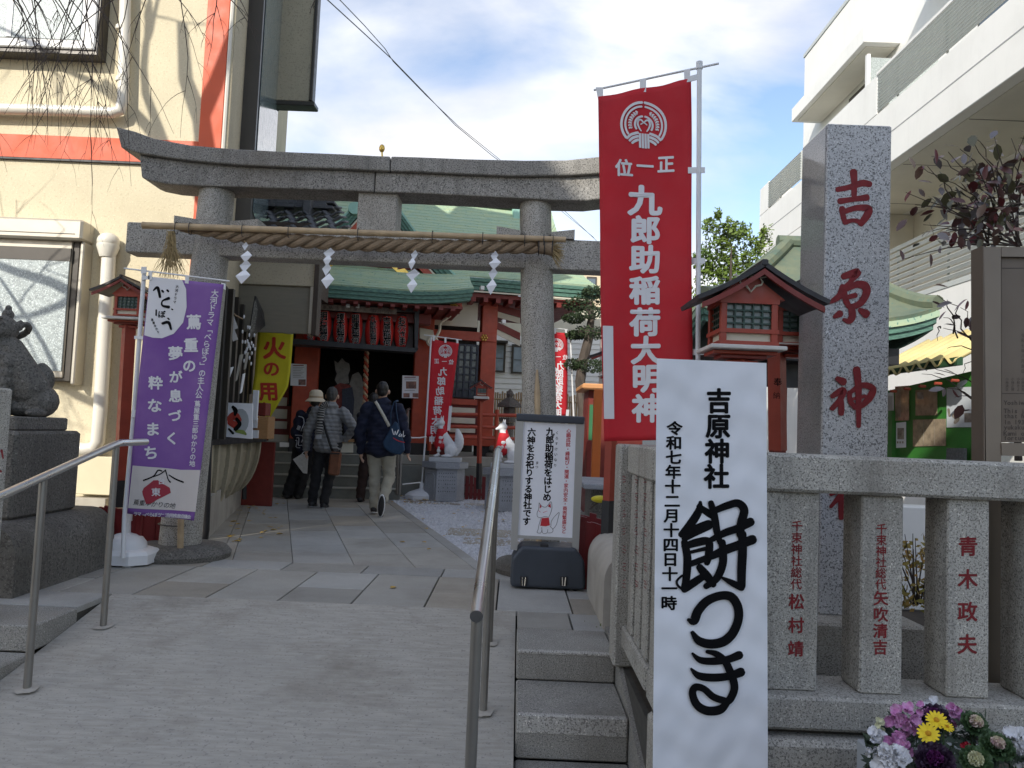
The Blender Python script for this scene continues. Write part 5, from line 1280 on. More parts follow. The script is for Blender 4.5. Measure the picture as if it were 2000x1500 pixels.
for (a, b_, c, d, v, m_) in ((665, 862, 690, 884, 13.15, CREAM),): MB().prism([sat(a, b_, v), sat(c, b_, v), sat(c, d, v), sat(a, d, v)], SV*.2).build('box_body', m_, ob_)
MB().prism([sat(663, 858, 13.1), sat(692, 858, 13.1), sat(692, 863, 13.1), sat(663, 863, 13.1)], SV*.3).build('box_lid', WOODM, ob_)
# notices on the posts
for (a, b_, c, d, lab, ph) in ((568, 710, 599, 753, 'white printed notice on the left vermilion post', [(583, 741, 597, 752)]), (786, 733, 818, 777, 'white printed notice with photographs on the right vermilion post', [(793, 745, 813, 759), (788, 768, 800, 776), (806, 768, 817, 776)])):
    t_ = tag(MB().prism([sat(a, b_, 13.17), sat(c, b_+1.5, 13.17), sat(c-1, d+1, 13.17), sat(a-1, d, 13.17)], SV*.012).build('notice', PAPER, origin=sat(a, b_, 13.17)), lab, 'notice')
    fn = lambda x, y: sat(x, y, 13.168)
    F1 = Flat()
    for r4 in ph: F1.rect(*r4)
    F1.build('printed_photo', pm('print_dark', (.10, .07, .07), .6, var=.8, vs=14, col2=(.4, .2, .15)), t_, fn, .002)
    F1 = Flat()
    for k in range(8):
        y = b_+7+k*3.2
        if not any(r4[1]-2 < y < r4[3]+1 for r4 in ph): F1.rect(a+4, y, c-5-(k % 3)*3, y+.8)
    F1.build('printed_lines', pm('print_grey2', (.3, .3, .3), .7), t_, fn, .003)
    F1 = Flat(); F1.rect(a+4, b_+3, c-6, b_+4.5); F1.build('printed_title', REDINK, t_, fn, .003)
# step handrails
for (x, yb, yt, lab) in ((783, 962, 800, 'steel handrail at the right of the shrine steps'),):
    t_ = top('handrail', lab, 'handrail', sat(x, yb, 12.0))
    pts = [sat(783, 868, 11.9), sat(786, 850, 12.1), sat(796, 800, 13.0), sat(800, 798, 13.3)]
    MB().tube(pts, .022, 8).build('rail', STEEL, t_, smooth=True)
    MB().tube([sat(780, 966, 11.9), sat(784, 866, 11.9)], .022, 8).build('post', STEELP, t_, smooth=True); MB().tube([sat(775, 966, 12.0), sat(777, 885, 12.0)], .018, 8).build('post', STEELP, t_, smooth=True)
    MB().tube([sat(796, 866, 13.0), sat(797, 800, 13.0)], .018, 8).build('post', STEELP, t_, smooth=True)
t_ = top('white_barrier_rope', 'sagging white rope from the shrine handrail to the banner pole', 'rope', sat(810, 852, 12.2))
MB().tube([sat(790, 851, 12.3), sat(805, 855, 12.3), sat(820, 855, 12.3), sat(833, 853, 12.3)], .012, 6).build('cord', WHITE, t_); MB().tube([sat(786, 946, 12.0), sat(822, 942, 12.0)], .01, 6).build('cord', WHITE, t_)
t_ = top('white_step_block', 'small white block standing on the left end of the shrine steps', 'block', sat(555, 872, 13.0))
MB().prism([sat(546, 864, 13), sat(563, 865, 13), sat(563, 873, 13), sat(546, 873, 13)], SV*.15).build('block_body', WHITE, t_)
# red rail fence right of the hall
rf = top('red_rail_fence', 'low vermilion rail fence right of the shrine hall', 'fence', sat(980, 850, 13.3))
for (y0, y1, r) in ((808, 812, .03), (832, 836, .03), (853, 858, .03)): MB().tube([sat(835, y0, 12.8), sat(1035, y1, 12.8)], r, 8).build('rail', RED, rf)
for x in (838, 968, 1025): MB().tube([sat(x, 880, 12.8), sat(x+3, 800, 12.8)], .035, 8).build('post', RED, rf)
# ---- what stands behind
mbh = top('white_house', 'white clapboard house with dark framed windows behind the shrine', 'house', at(985, 800, 20))
HY = 20
def hb2(nm, a, b_, c, d, Y, dep, mat, par, bev=0): p, q_ = at(a, b_, Y), at(c, d, Y); return MB().b2((p.x, Y, q_.z), (q_.x, Y+dep, p.z), bev).build(nm, mat, par)
p, q_ = at(940, 618, HY), at(1078, 780, HY)
for k in range(26):
    z0 = -.02+k*.14
    MB().add([V((p.x-1, HY, z0)), V((q_.x+1.2, HY, z0)), V((q_.x+1.2, HY+.02, z0+.138)), V((p.x-1, HY+.02, z0+.138)), V((p.x-1, HY+.05, z0)), V((q_.x+1.2, HY+.05, z0))], [(0, 1, 2, 3), (0, 4, 5, 1)]).build('siding_board', WHITE, mbh)
MB().b2((p.x-1, HY+.051, 0), (q_.x+1.2, HY+5, p.z+.3)).build('wall', CREAM, mbh)
for (a, b_, c, d) in ((957, 668, 986, 727), (1000, 672, 1030, 730)):
    wv = hb2('window', a, b_, c, d, HY-.06, .1, SASHD, mbh); hb2('pane', a+4, b_+6, c-4, d-3, HY-.07, .008, pm('sky_glass', (.30, .36, .40), .15, var=.4, vs=3), wv); hb2('transom', a+4, (b_+d)/2+1, c-4, (b_+d)/2+3, HY-.08, .01, SASHD, wv)
hb2('window_hood', 955, 664, 992, 669, HY-.25, .3, SASHD, mbh)
for (a, b_, c, d, Y, m_, nm, lab) in ((1078, 540, 1107, 800, 22, CREAM, 'cream_house', 'narrow cream wall of a house behind the torii column'), (1100, 530, 1140, 800, 26, pm('grey_render', (.30, .31, .31), .8), 'grey_house', 'grey house far behind the torii'), (1105, 605, 1180, 800, 24, pm('pinkish_tile', (.46, .38, .33), .8), 'tiled_house', 'pinkish tiled house behind the pine'), (1136, 520, 1200, 640, 25, pm('tan_render', (.66, .55, .38), .8), 'tan_house', 'tan rendered house rising behind the pine')):
    p, q_ = at(a, b_, Y), at(c, d, Y); t_ = top(nm, lab, 'house', (p.x, Y, 0)); MB().b2((p.x, Y, 0), (q_.x, Y+5, p.z)).build('wall', m_, t_)
    MB().b2((p.x-.05, Y-.05, p.z), (q_.x+.05, Y+5, p.z+.12)).build('roof_edge', SASHD, t_)
    if nm in ('tiled_house', 'tan_house'):
        wv = hb2('window', a+10, b_+80 if nm == 'tiled_house' else b_+20, a+28, b_+120 if nm == 'tiled_house' else b_+60, Y-.04, .06, SASHD, t_); hb2('pane', a+12, b_+84 if nm == 'tiled_house' else b_+24, a+26, b_+116 if nm == 'tiled_house' else b_+56, Y-.05, .008, GLASS, wv)
# bamboo screen
bf = top('bamboo_screen', 'dry bamboo screen fence behind the stone lantern', 'fence', at(1050, 860, 16.5))
mb = MB(); p, q_ = at(950, 765, 16.5), at(1180, 880, 16.5); x = p.x
k = 0
while x < q_.x: mb.tube([(x, 16.5+.01*(k % 2), 0), (x, 16.5+.01*(k % 2), p.z+random.uniform(-.03, .03))], .022, 6); x += .05; k += 1
kind(mb.build('bamboo_cane', BAMB, bf), 'stuff')
for z in (.5, p.z-.15): MB().tube([(p.x, 16.46, z), (q_.x, 16.46, z)], .02, 6).build('cross_cane', BAMB, bf)
# stone lantern
def lathe_part(par, nm, mat, c, prof, n=8): return MB().lathe(c, prof, n).build(nm, mat, par)
sl_Y = 14.2; c = at(992, 870, sl_Y); c.z = 0
k_ = lambda y: at(992, y, sl_Y).z
t_ = top('stone_lantern', 'old grey stone lantern with a wide cap in front of the bamboo screen', 'stone lantern', c)
lathe_part(t_, 'cap', G_OLD, c, [(.26, k_(795)), (.24, k_(789)), (.12, k_(780)), (.05, k_(776))], 6); lathe_part(t_, 'jewel', G_OLD, c, [(.05, k_(776)), (.075, k_(770)), (.05, k_(764)), (.01, k_(760))], 10)
lathe_part(t_, 'fire_box', G_OLD, c, [(.12, k_(815)), (.12, k_(796))], 6); lathe_part(t_, 'platform', G_OLD, c, [(.20, k_(824)), (.22, k_(816))], 6); lathe_part(t_, 'shaft', G_OLD, c, [(.12, .1), (.09, .4), (.10, k_(825))], 10); lathe_part(t_, 'base', G_OLD, c, [(.28, -.02), (.26, .1), (.14, .14)], 6)
t_ = top('stone_basin', 'rough stacked stone water basin beside the fox statues', 'stone basin', at(975, 940, 13.6))
for (a, b_, c2, d, nm) in ((955, 870, 1010, 884, 'rim_stone'), (948, 884, 1000, 900, 'basin_stone'), (955, 900, 995, 940, 'base_stone')):
    p, q_ = at(a, b_, 13.6), at(c2, d, 13.6); MB().b2((p.x, 13.6, max(-.02, q_.z)), (q_.x, 14.1, p.z), .03).build(nm, G_OLD, t_)

# ================================================================== GREEN-ROOFED PAVILION (right)
pv = top('copper_roofed_pavilion', 'pavilion with an upswept green copper roof behind the stele', 'pavilion', (2.6, 7.2, 0))
Yf, Yb, Yr = 6.0, 8.8, 7.3
eL_, eR_ = at(1372, 628, Yf), at(1832, 602, Yf); ez = (at(1600, 640, Yf).z)
ap = at(1590, 486, Yr); rL, rR = V((ap.x-.25, Yr, ap.z)), V((ap.x+.08, Yr, ap.z))
def hip(nm, e0, e1, r0, r1, mat):
    n, mrow = 14, 12; vs = []
    for j in range(mrow+1):
        t = j/mrow; tz = t**1.25
        for i in range(n+1):
            s__ = i/n; e = e0+(e1-e0)*s__; r_ = r0+(r1-r0)*s__; up = .13*(abs(2*s__-1)**3)*(1-t)**2
            p = e+(r_-e)*t; p = V((p.x, p.y, e.z+(r_.z-e.z)*tz+up)); vs.append(p)
            
    return MB().add(vs, [(j*(n+1)+i, j*(n+1)+i+1, (j+1)*(n+1)+i+1, (j+1)*(n+1)+i) for j in range(mrow) for i in range(n)]).build(nm, mat, pv, solid=.04)
EZ = at(1836, 604, Yf).z-.13
c00, c10, c11, c01 = V((eL_.x, Yf, EZ)), V((eR_.x, Yf, EZ)), V((eR_.x, Yb, EZ)), V((eL_.x, Yb, EZ))
PCO = pm('weathered_pavilion_copper', (.10, .14, .105), .7, var=.3, vs=5, col2=(.17, .19, .12), speck=[(24, .63, (.10, .17, .13))])
for q4 in ((c00, c10, rL, rR), (c10, c11, rR, rR), (c01, c00, rL, rL), (c11, c01, rR, rL)): hip('roof_slope', *q4, PCO)
def hipline(e, r_):
    return [V(((e+(r_-e)*t).x, (e+(r_-e)*t).y, e.z+(r_.z-e.z)*t**1.25+.13*(1-t)**2+.05)) for t in [k/10 for k in range(11)]]
for e, r_ in ((c00, rL), (c10, rR), (c01, rL), (c11, rR)): MB().tube(hipline(e, r_), .06, 8).build('hip_ridge', PCO, pv, smooth=True)
MB().tube([rL+V((-.1, 0, .06)), rR+V((.1, 0, .06))], .06, 8).build('ridge', PCO, pv)
for k in range(3):
    for (e0, e1) in ((c00, c10), (c10, c11), (c01, c00)):
        A = []; B_ = []
        ctr = V(((eL_.x+eR_.x)/2, (Yf+Yb)/2, 0))
        for i in range(21):
            s__ = i/20; p = e0+(e1-e0)*s__+V((0, 0, .13*abs(2*s__-1)**3-.05*k-.01)); d = (ctr-p); d.z = 0; p = p+d.normalized()*(.025*k); A.append(p); B_.append(p-V((0, 0, .048)))
        MB().strip(A, B_).build('eave_layer', COPD if k else COPP, pv, solid=.03)
MB().b2((eL_.x+.2, Yf+.2, EZ-.30), (eR_.x-.2, Yb-.2, EZ-.17)).build('soffit', BLACK, pv)
for (x, y) in ((eL_.x+.45, Yf+.5), (eR_.x-.45, Yf+.5), (eL_.x+.45, Yb-.5), (eR_.x-.45, Yb-.5)): MB().b2((x-.07, y-.07, 0), (x+.07, y+.07, EZ-.17), .008).build('post', REDD, pv)
MB().b2((eL_.x+.4, Yf+.45, EZ-.5), (eR_.x-.4, Yf+.55, EZ-.301)).build('beam', BLACK, pv)

# ================================================================== NOTICE BOARD
nbT = top('notice_board', 'green notice board with pinned papers under a yellow corrugated roof', 'notice board', (3.9, 7.2, 0))
A0, A1 = V((atx(1735, 800, 0).x, 0, 0)), None
pA, pB = at(1725, 800, 7.9), at(1935, 800, 6.3)
dN = (pB-pA); dN.z = 0; nN = V((-dN.y, dN.x, 0)).normalized(); 
if nN.y > 0: nN = -nN
bo = lambda x, y, o=0: onplane(x, y, (pA.x, pA.y, 0), nN)+nN*o
MB().prism([bo(1725, 765), bo(1940, 715), bo(1940, 990), bo(1725, 960)], -nN*.04).build('board', GREENB, nbT)
MB().prism([bo(1728, 742, .3), bo(1938, 716, .3), bo(1938, 700, .3), bo(1728, 736, .3)], -nN*.05).build('fascia', pm('green_fascia', (.02, .07, .03), .6), nbT)
L0, L1 = bo(1728, 752, .32), bo(1938, 712, .32); L0.z += .03; L1.z += .03
mid = (L0.z+L1.z)/2
mb = MB(); n = 70; A = []; B_ = []
for i in range(n+1):
    t = i/n; p = L0+(L1-L0)*t+V((0, 0, .035*math.sin(t*2*math.pi*8))); A.append(p); B_.append(p-nN*.75+V((0, 0, .42)))
mb.strip(A, B_); mb.build('corrugated_roof', YROOF, nbT, solid=.006, smooth='all')
for i in range(7):
    t = (i+.5)/7; p = L0+(L1-L0)*t-V((0, 0, .16))-nN*.05; MB().tube([p, p-nN*.06], .013, 8).build('rafter_end', pm('red_tip', (.35, .06, .03), .6), nbT)
DOC = [(1733, 768, 1747, 815, 0), (1750, 755, 1777, 822, 1), (1790, 762, 1832, 812, 1), (1733, 818, 1745, 868, 0), (1752, 826, 1771, 875, 2), (1785, 820, 1849, 872, 1), (1851, 757, 1919, 835, 3)]
DL = ['small white sheet at the upper left of the green board', 'tall sheet in a clear sleeve on the green board', 'wide sheet in a shiny clear sleeve with a small photo', 'small white sheet at the lower left of the green board', 'white card with a dark photo, second from left in the lower row', 'three-panel brown photo sheet in a clear sleeve', 'large pale poster with small drawings on the green board']
SLV = pm('sleeved_sheet', (.42, .34, .24), .12, var=.4, vs=14, spec=.8)
for (a, b_, c, d, k), lab in zip(DOC, DL):
    t_ = tag(MB().prism([bo(a, b_, .006), bo(c, b_-2, .006), bo(c, d-1, .006), bo(a, d, .006)], nN*.004).build('pinned_sheet', [PAPER, SLV, PAPER, pm('pale_poster', (.62, .66, .70), .5)][k], origin=bo(a, b_)), lab, 'sheet', 'sheets pinned on the green notice board')
    fn = lambda x, y: bo(x, y, .012)
    F1 = Flat(); m_ = pm('print_mixed', (.16, .13, .11), .5, var=.8, vs=9, col2=(.5, .45, .38))
    if k == 2: F1.rect(a+3, b_+10, c-3, b_+32); F1.rect(a+2, b_+36, a+5, b_+40); F1.rect(a+7, b_+36, a+10, b_+40); F1.rect(a+12, b_+36, a+15, b_+40)
    elif k == 3: F1.rect(1886, 807, 1904, 825); F1.stroke([(1866, 812, 8), (1872, 818, 10), (1868, 825, 6)]); F1.stroke([(1855, 800, 5), (1857, 812, 4)])
    elif (a, b_) == (1790, 762): F1.rect(1794, 766, 1806, 780)
    elif a == 1785:
        for xx in (1806, 1827): F1.rect(xx, b_+1, xx+.8, d-2)
    else:
        for q2 in range(5): F1.rect(a+2+q2*2.2, b_+5, a+2.8+q2*2.2, d-6)
    F1.build('printing', m_, t_, fn, .001)
for x in (1745, 1925): p = bo(x, 900); MB().b2((p.x-.04, p.y-.04, 0), (p.x+.04, p.y+.04, 1.5)).build('leg', GREENB, nbT)
sbp = MB().prism([bo(1866, 876, .05), bo(1900, 876, .05), bo(1898, 960, .05), bo(1862, 960, .05)], nN*.03).build('standing_panel', pm('grey_flecked', (.13, .14, .14), .8, var=.4, vs=60), origin=bo(1880, 900)); tag(sbp, 'dark grey flecked panel leaning on the green board', 'panel')
# ================================================================== BANNERS
def emblem(F1, cx, cy, r, asp=1.0, mir=1):
    P = lambda x, y: (cx+mir*x*r*asp, cy-y*r)
    def arc(rad, a0, a1, w_, n=16): return F1.stroke([(*P(rad*math.cos(R(a)), rad*math.sin(R(a))), w_*r) for a in [a0+(a1-a0)*k/n for k in range(n+1)]], 1)
    for sgn in (1, -1):
        m_ = lambda a: a if sgn > 0 else 180-a
        arc(.94, m_(86), m_(-38), .11); arc(.77, m_(84), m_(-33), .085); arc(.36, m_(80), m_(-30), .085); arc(.50, m_(60), m_(-20), .02)
        for k in range(8):
            a = R(m_(66-k*11)); x, y = .58*math.cos(a), .58*math.sin(a); t = a-math.pi/2*sgn
            for q in (-1, 1):
                tt = t+q*.55*sgn; F1.stroke([(*P(x, y), .015*r), (*P(x+.07*math.cos(tt), y+.07*math.sin(tt)), .075*r), (*P(x+.11*math.cos(tt), y+.11*math.sin(tt)), .01*r)], 2)
        F1.stroke([(*P(sgn*.02, .12), .04*r), (*P(sgn*.1, .2), .07*r), (*P(sgn*.2, .2), .08*r), (*P(sgn*.25, .05), .08*r), (*P(sgn*.2, -.12), .07*r), (*P(sgn*.12, -.25), .05*r)])
        F1.stroke([(*P(sgn*.12, .02), .05*r), (*P(-sgn*.08, .17), .05*r)])
        for rr in (.33, .48, .63):
            F1.stroke([(*P(sgn*(.26+.0), -.98+rr), .11*r), (*P(sgn*(.26+rr*.42), -1.03+rr*.92), .11*r), (*P(sgn*(.24+rr*.72), -1.0+rr*.62), .10*r)])
    for x in (-.17, -.057, .057, .17): F1.add([P(x-.046, -.36), P(x+.046, -.36), P(x+.046, -.99+.02*abs(x)*5), P(x-.046, -.99+.02*abs(x)*5)], [(0, 1, 2, 3)])
def flag(name, par, corners, P0, nrm, mat, wave, nx=16, ny=60, eps=0):
    fn = lambda x, y: onplane(x, y, P0, nrm) + nrm*wave(x, y)
    vs = []
    for j in range(ny+1):
        for i in range(nx+1): vs.append(fn(*bil(corners, i/nx, j/ny)))
    MB().add(vs, [(j*(nx+1)+i, j*(nx+1)+i+1, (j+1)*(nx+1)+i+1, (j+1)*(nx+1)+i) for j in range(ny) for i in range(nx)]).build(name, mat, par, smooth='all', solid=.0015)
    return fn
def P2(px, py, Y): return at(px, py, Y)
# ---- big red banner
A_, B__ = at(1350, 400, 3.9), at(1172, 400, 4.1); d = (A_-B__); d.z = 0; nr = V((d.y, -d.x, 0)).normalized(); 
bb_ = top('red_banner', 'tall red banner with white emblem and white writing left of the stele', 'banner', at(1365, 1000, 3.9))
pf = lambda x, y: onplane(x, y, A_, nr)
wav = lambda x, y: .020*math.sin((x-1170)*.030+1+(y-200)*.003)*min(1, (y-150)/150)+.010*math.sin((x-1170)*.075+y*.012)*max(0, 1-(y-150)/260)+.006*math.sin(y*.014+x*.01)
cor = [(1170, 191), (1350, 154), (1355, 858), (1179, 862)]
fn = flag('flag_cloth', bb_, cor, A_, nr, FRED, wav)
nrm_eps = .003
F1 = Flat(); emblem(F1, 1256.8, 243, 45, 1.0)
F1.char('正', 1299, 318, 36, .04, 1.0); F1.char('一', 1258, 322, 33, .04); F1.char('位', 1219, 328, 34, .04)
for ch, y, x in zip('九郎助稲荷大明神', (389, 447, 505, 566, 628, 683, 738, 797), (1258, 1259, 1259, 1259, 1259, 1260, 1262, 1262)): F1.char(ch, x, y, 57 if ch != '九' else 62, .05, 1.08)
F1.build('printed_character', FWHT, bb_, fn, .003, .0002, split=True)
F1 = Flat(); F1.rect(1179, 637, 1198, 818); F1.build('white_patch', FWHT, bb_, fn, .003)
MB().tube([pf(1366, 1050), pf(1363, 690), pf(1366, 130)], .0125, 10).build('pole', PLAST, bb_, smooth=True)
MB().tube([pf(1160, 176), pf(1404, 124)], .006, 8).build('crossbar', PLAST, bb_, smooth=True)
MB().tube([pf(1366, 135), pf(1366, 121)], .017, 10).build('pole_cap', PLAST, bb_, smooth=True)
def loopq(nm, pts, par=bb_, off=0.004): return MB().prism([pf(*p)+(EYE-pf(*p)).normalized()*off for p in pts], -nr*-.004).build(nm, PLAST, par)
for pts in ([(1164, 171), (1178, 171), (1178, 196), (1169, 198)], [(1250, 155), (1262, 155), (1262, 180), (1250, 180)], [(1336, 137), (1348, 135), (1348, 160), (1337, 162)]): loopq('hanging_loop', pts)
loopq('pole_bracket', [(1348, 149), (1366, 144), (1366, 155), (1348, 160)])
for y in (333, 510, 688): loopq('side_loop', [(1344, y-6), (1377, y-6), (1377, y+5), (1344, y+6)])
# ---- purple banner
PYp = 5.75
pb_ = top('purple_banner', 'purple banner with white writing on a white pole and white plastic base', 'banner', atz(240, 1105, 0))
nr2 = V((0, -1, 0)); P0 = V((0, PYp, 0))
wv2 = lambda x, y: .015*math.sin((x-280+(y-540)*.07)*.045+.5)*min(1, (y-500)/250)+.01*math.sin(y*.011+x*.02)
cor = [(292, 540), (438, 556), (379, 1017), (249, 1003)]
fn = flag('flag_cloth', pb_, cor, P0, nr2, FPUR, wv2)
def region(nm, pts, mat, eps): 
    # finely divided region so that it follows the cloth
    xs0, xs1 = min(p[0] for p in pts), max(p[0] for p in pts); ys0, ys1 = min(p[1] for p in pts), max(p[1] for p in pts)
    F2 = Flat(); n = 14; m_ = 18
    rows = []
    for j in range(m_):
        ya, yb_ = ys0+(ys1-ys0)*j/m_, ys0+(ys1-ys0)*(j+1)/m_
        P = clip(clip(list(pts), 0, 1, ya), 0, -1, -yb_)
        for i in range(n):
            xa_, xb_ = xs0+(xs1-xs0)*i/n, xs0+(xs1-xs0)*(i+1)/n
            Q = clip(clip(P, 1, 0, xa_), -1, 0, -xb_)
            if len(Q) > 2: F2.lay = 0; F2.add(Q, [tuple(range(len(Q)))])
    return F2.build(nm, mat, pb_, fn, eps, 0)
region('white_disc', [(292, 540), (356, 547), (364, 565), (365, 600), (358, 630), (340, 652), (318, 661), (300, 660), (283, 655)], FWHT, .004)
region('white_field', [(261, 909), (318, 914), (350, 918), (391, 918), (382, 1000), (251, 992)], pm('cream_cloth_print', (.62, .58, .55), .75, var=.05), .004)
F1 = Flat()
F1.column('大河ドラマ「べらぼう」の主人公', 422, 566, 386, 778, 15, .022); F1.column('蔦屋重三郎ゆかりの地', 385, 782, 373, 912, 13, .022)
for ch, x, y, s__ in (('蔦', 379, 629, 30), ('重', 373, 674, 29), ('の', 369, 714, 27), ('夢', 343, 690, 28), ('が', 343, 736, 25), ('息', 342, 773, 26), ('づ', 340, 812, 25), ('く', 334, 856, 26), ('粋', 306, 748, 27), ('な', 304, 792, 28), ('ま', 300, 838, 28), ('ち', 296, 884, 28)): F1.char(ch, x, y, s__, .04)
F1.column('ラマ「べらぼう」活用推進協議会', 262, 1003, 372, 1010, 8.6, .022)
F1.build('printed_character', FWHT, pb_, fn, .004, .0002, split=True)
F1 = Flat()
F1.stroke([(300, 567, 3), (308, 562, 6), (313, 580, 5)]); F1.stroke([(317, 568, 4), (319, 570, 4)]); F1.stroke([(327, 567, 4), (329, 569, 4)])
F1.stroke([(330, 583, 6), (318, 588, 3), (318, 597, 4), (330, 600, 6)]); F1.stroke([(306, 606, 3), (306, 616, 3)]); F1.char('ぼ', 317, 614, 15, .04); F1.stroke([(329, 622, 3), (331, 624, 3)]); F1.stroke([(336, 604, 2.5), (338, 605, 2.5)])
F1.stroke([(319, 632, 5), (330, 630, 6), (335, 643, 4)]); F1.column('大河ドラマ', 347, 556, 341, 594, 6.5, .022); F1.column('蔦重ゆかり', 297, 622, 312, 652, 5.5, .022)
F1.stroke([(282, 938, 3), (300, 930, 2.5), (308, 919, 2.5), (315, 920, 2.5)]); F1.stroke([(300, 931, 2), (312, 926, 2), (322, 918, 2)]); F1.stroke([(322, 920, 2), (326, 936, 2), (330, 942, 3)]); F1.stroke([(328, 928, 2), (340, 936, 3), (355, 942, 3)])
F1.column('蔦重ゆかりの地', 262, 980, 340, 989, 12, .0, shear=.25)
F1.build('black_lettering', INK, pb_, fn, .006, .0002)
region('red_blob', [(280, 966), (286, 984), (294, 984), (306, 976), (318, 970), (331, 963), (329, 953), (318, 946), (310, 938), (300, 938), (292, 945), (282, 953), (279, 960)], pm('crimson_print', (.34, .03, .05), .7), .0065)
F1 = Flat(); F1.char('台', 314, 940, 13, .02); F1.char('東', 304, 961, 17, .022); F1.build('blob_lettering', FWHT, pb_, fn, .009, .0002)
pl = lambda x, y, Y=PYp+.02: at(x, y, Y)
MB().tube([pl(240, 1090), pl(243, 1010), pl(262, 800), pl(282, 527)], .016, 10).build('pole', PLAST, pb_, smooth=True)
MB().tube([pl(242, 524), pl(448, 549)], .006, 8).build('crossbar', PLAST, pb_, smooth=True)
for pts in ([(276, 521), (286, 521), (285, 534), (275, 534)], [(290, 530), (297, 530), (296, 547), (289, 546)], [(362, 539), (369, 540), (368, 554), (361, 553)], [(432, 552), (440, 554), (440, 566), (432, 562)], [(277, 540), (292, 538), (292, 545), (277, 547)], [(262, 656), (289, 657), (289, 663), (262, 662)], [(258, 800), (273, 801), (272, 815), (257, 815)]):
    MB().prism([pl(*p, PYp-.008) for p in pts], (0, .006, 0)).build('hanging_loop', PLAST, pb_)
c = atz(243, 1100); c = V((c.x, c.y+.0, 0))
mb = MB(); hw = .225
prof = []
ring = [(-1, -.55), (-.55, -1), (.55, -1), (1, -.55), (1, .55), (.55, 1), (-.55, 1), (-1, .55)]
vs = []
for (s__, z) in ((1, .015), (1.0, .085), (.93, .11), (.72, .125)): vs += [c+V((x*hw*s__, y*hw*.85*s__, z)) for x, y in ring]
mb.add(vs, [(k*8+i, k*8+(i+1) % 8, (k+1)*8+(i+1) % 8, (k+1)*8+i) for k in range(3) for i in range(8)]+[tuple(range(24, 32)), tuple(range(7, -1, -1))])
for x, y in ring[::2]: mb.b2(c+V((x*hw*.8-.03, y*hw*.6-.03, 0)), c+V((x*hw*.8+.03, y*hw*.6+.03, .03)))
mb.build('water_base', PLAST, pb_)
MB().lathe(c, [(.155, .12), (.15, .16), (.12, .2), (.07, .225), (.03, .235), (.026, .32), (.034, .325), (.034, .38), (.02, .39)], 24).build('base_dome', PLAST, pb_, smooth=True)
# ---- small mirrored red banners
def small_banner(lab, pole, cor, cxl, v, hidden=False, base=None, brk=None):
    t_ = top('red_banner', lab, 'banner', sat(pole[0][0], pole[0][1], v)); n_ = -SV; P0 = SV*v
    fn = lambda x, y: onplane(x, y, P0, n_)+n_*(.02*math.sin(x*.06+y*.015))
    vs = []
    nx, ny = 8, 30
    for j in range(ny+1):
        for i in range(nx+1): vs.append(fn(*bil(cor, i/nx, j/ny)))
    MB().add(vs, [(j*(nx+1)+i, j*(nx+1)+i+1, (j+1)*(nx+1)+i+1, (j+1)*(nx+1)+i) for j in range(ny) for i in range(nx)]).build('flag_cloth', FRED, t_, smooth='all', solid=.003)
    F1 = Flat(); emblem(F1, cxl[0][0], cxl[0][1], 13, 1, -1)
    x1, y1 = cxl[1]
    F1.char('正', x1-15, y1-1, 10, .03, mir=-1); F1.char('一', x1, y1, 10, .03, mir=-1); F1.char('位', x1+13, y1+1, 10, .03, mir=-1)
    (x0, y0), (x2, y2) = cxl[2], cxl[3]
    F1.column('九郎助稲荷大明神', x0, y0, x2, y2, 17.5, .035, mir=-1)
    F1.build('lettering', FWHT, t_, fn, .004, .0002)
    F1 = Flat(); a = cxl[4]; F1.add([(a[0], a[1]), (a[0]+6, a[1]), (a[0]+2, a[1]+48), (a[0]-4, a[1]+48)], [(0, 1, 2, 3)]); F1.build('white_patch', FWHT, t_, fn, .004)
    MB().tube([sat(x, y, v+.01) for x, y in pole], .0145, 8).build('pole', PLAST, t_, smooth=True)
    a, b_ = cor[0], cor[1]; MB().tube([sat(a[0]-16, a[1]-8, v), sat(b_[0]+6, b_[1]-7, v)], .008, 6).build('crossbar', PLAST, t_)
    for s__ in (.06, .5, .95):
        x, y = a[0]+(b_[0]-a[0])*s__, a[1]+(b_[1]-a[1])*s__; MB().prism([sat(x-2, y-8, v-.01), sat(x+2, y-8, v-.01), sat(x+2, y+3, v-.01), sat(x-2, y+3, v-.01)], SV*.006).build('hanging_loop', PLAST, t_)
    return t_
sb1 = small_banner('small red banner with mirrored white writing beside the shrine, left of the small post lantern', [(824, 946), (831, 850), (842, 658)], [(844, 662), (896, 671), (873, 855), (830, 853)], [(870, 686), (868, 706), (866, 716), (845, 868), (877, 793)], 12.35)
small_banner('small red banner with mirrored white writing half hidden behind the right torii column', [(1128, 940), (1122, 850), (1114, 655)], [(1060, 646), (1108, 651), (1108, 812), (1062, 812)], [(1087, 674), (1090, 697), (1093, 706), (1087, 830), (1106, 800)], 13.2)
c = sat(824, 946, 12.35); c.z = 0
MB().lathe(c, [(.26, 0), (.27, .06), (.22, .10), (.10, .14), (.04, .16), (.035, .24), (.03, .25)], 8).build('water_base', PLAST, sb1, smooth=True)
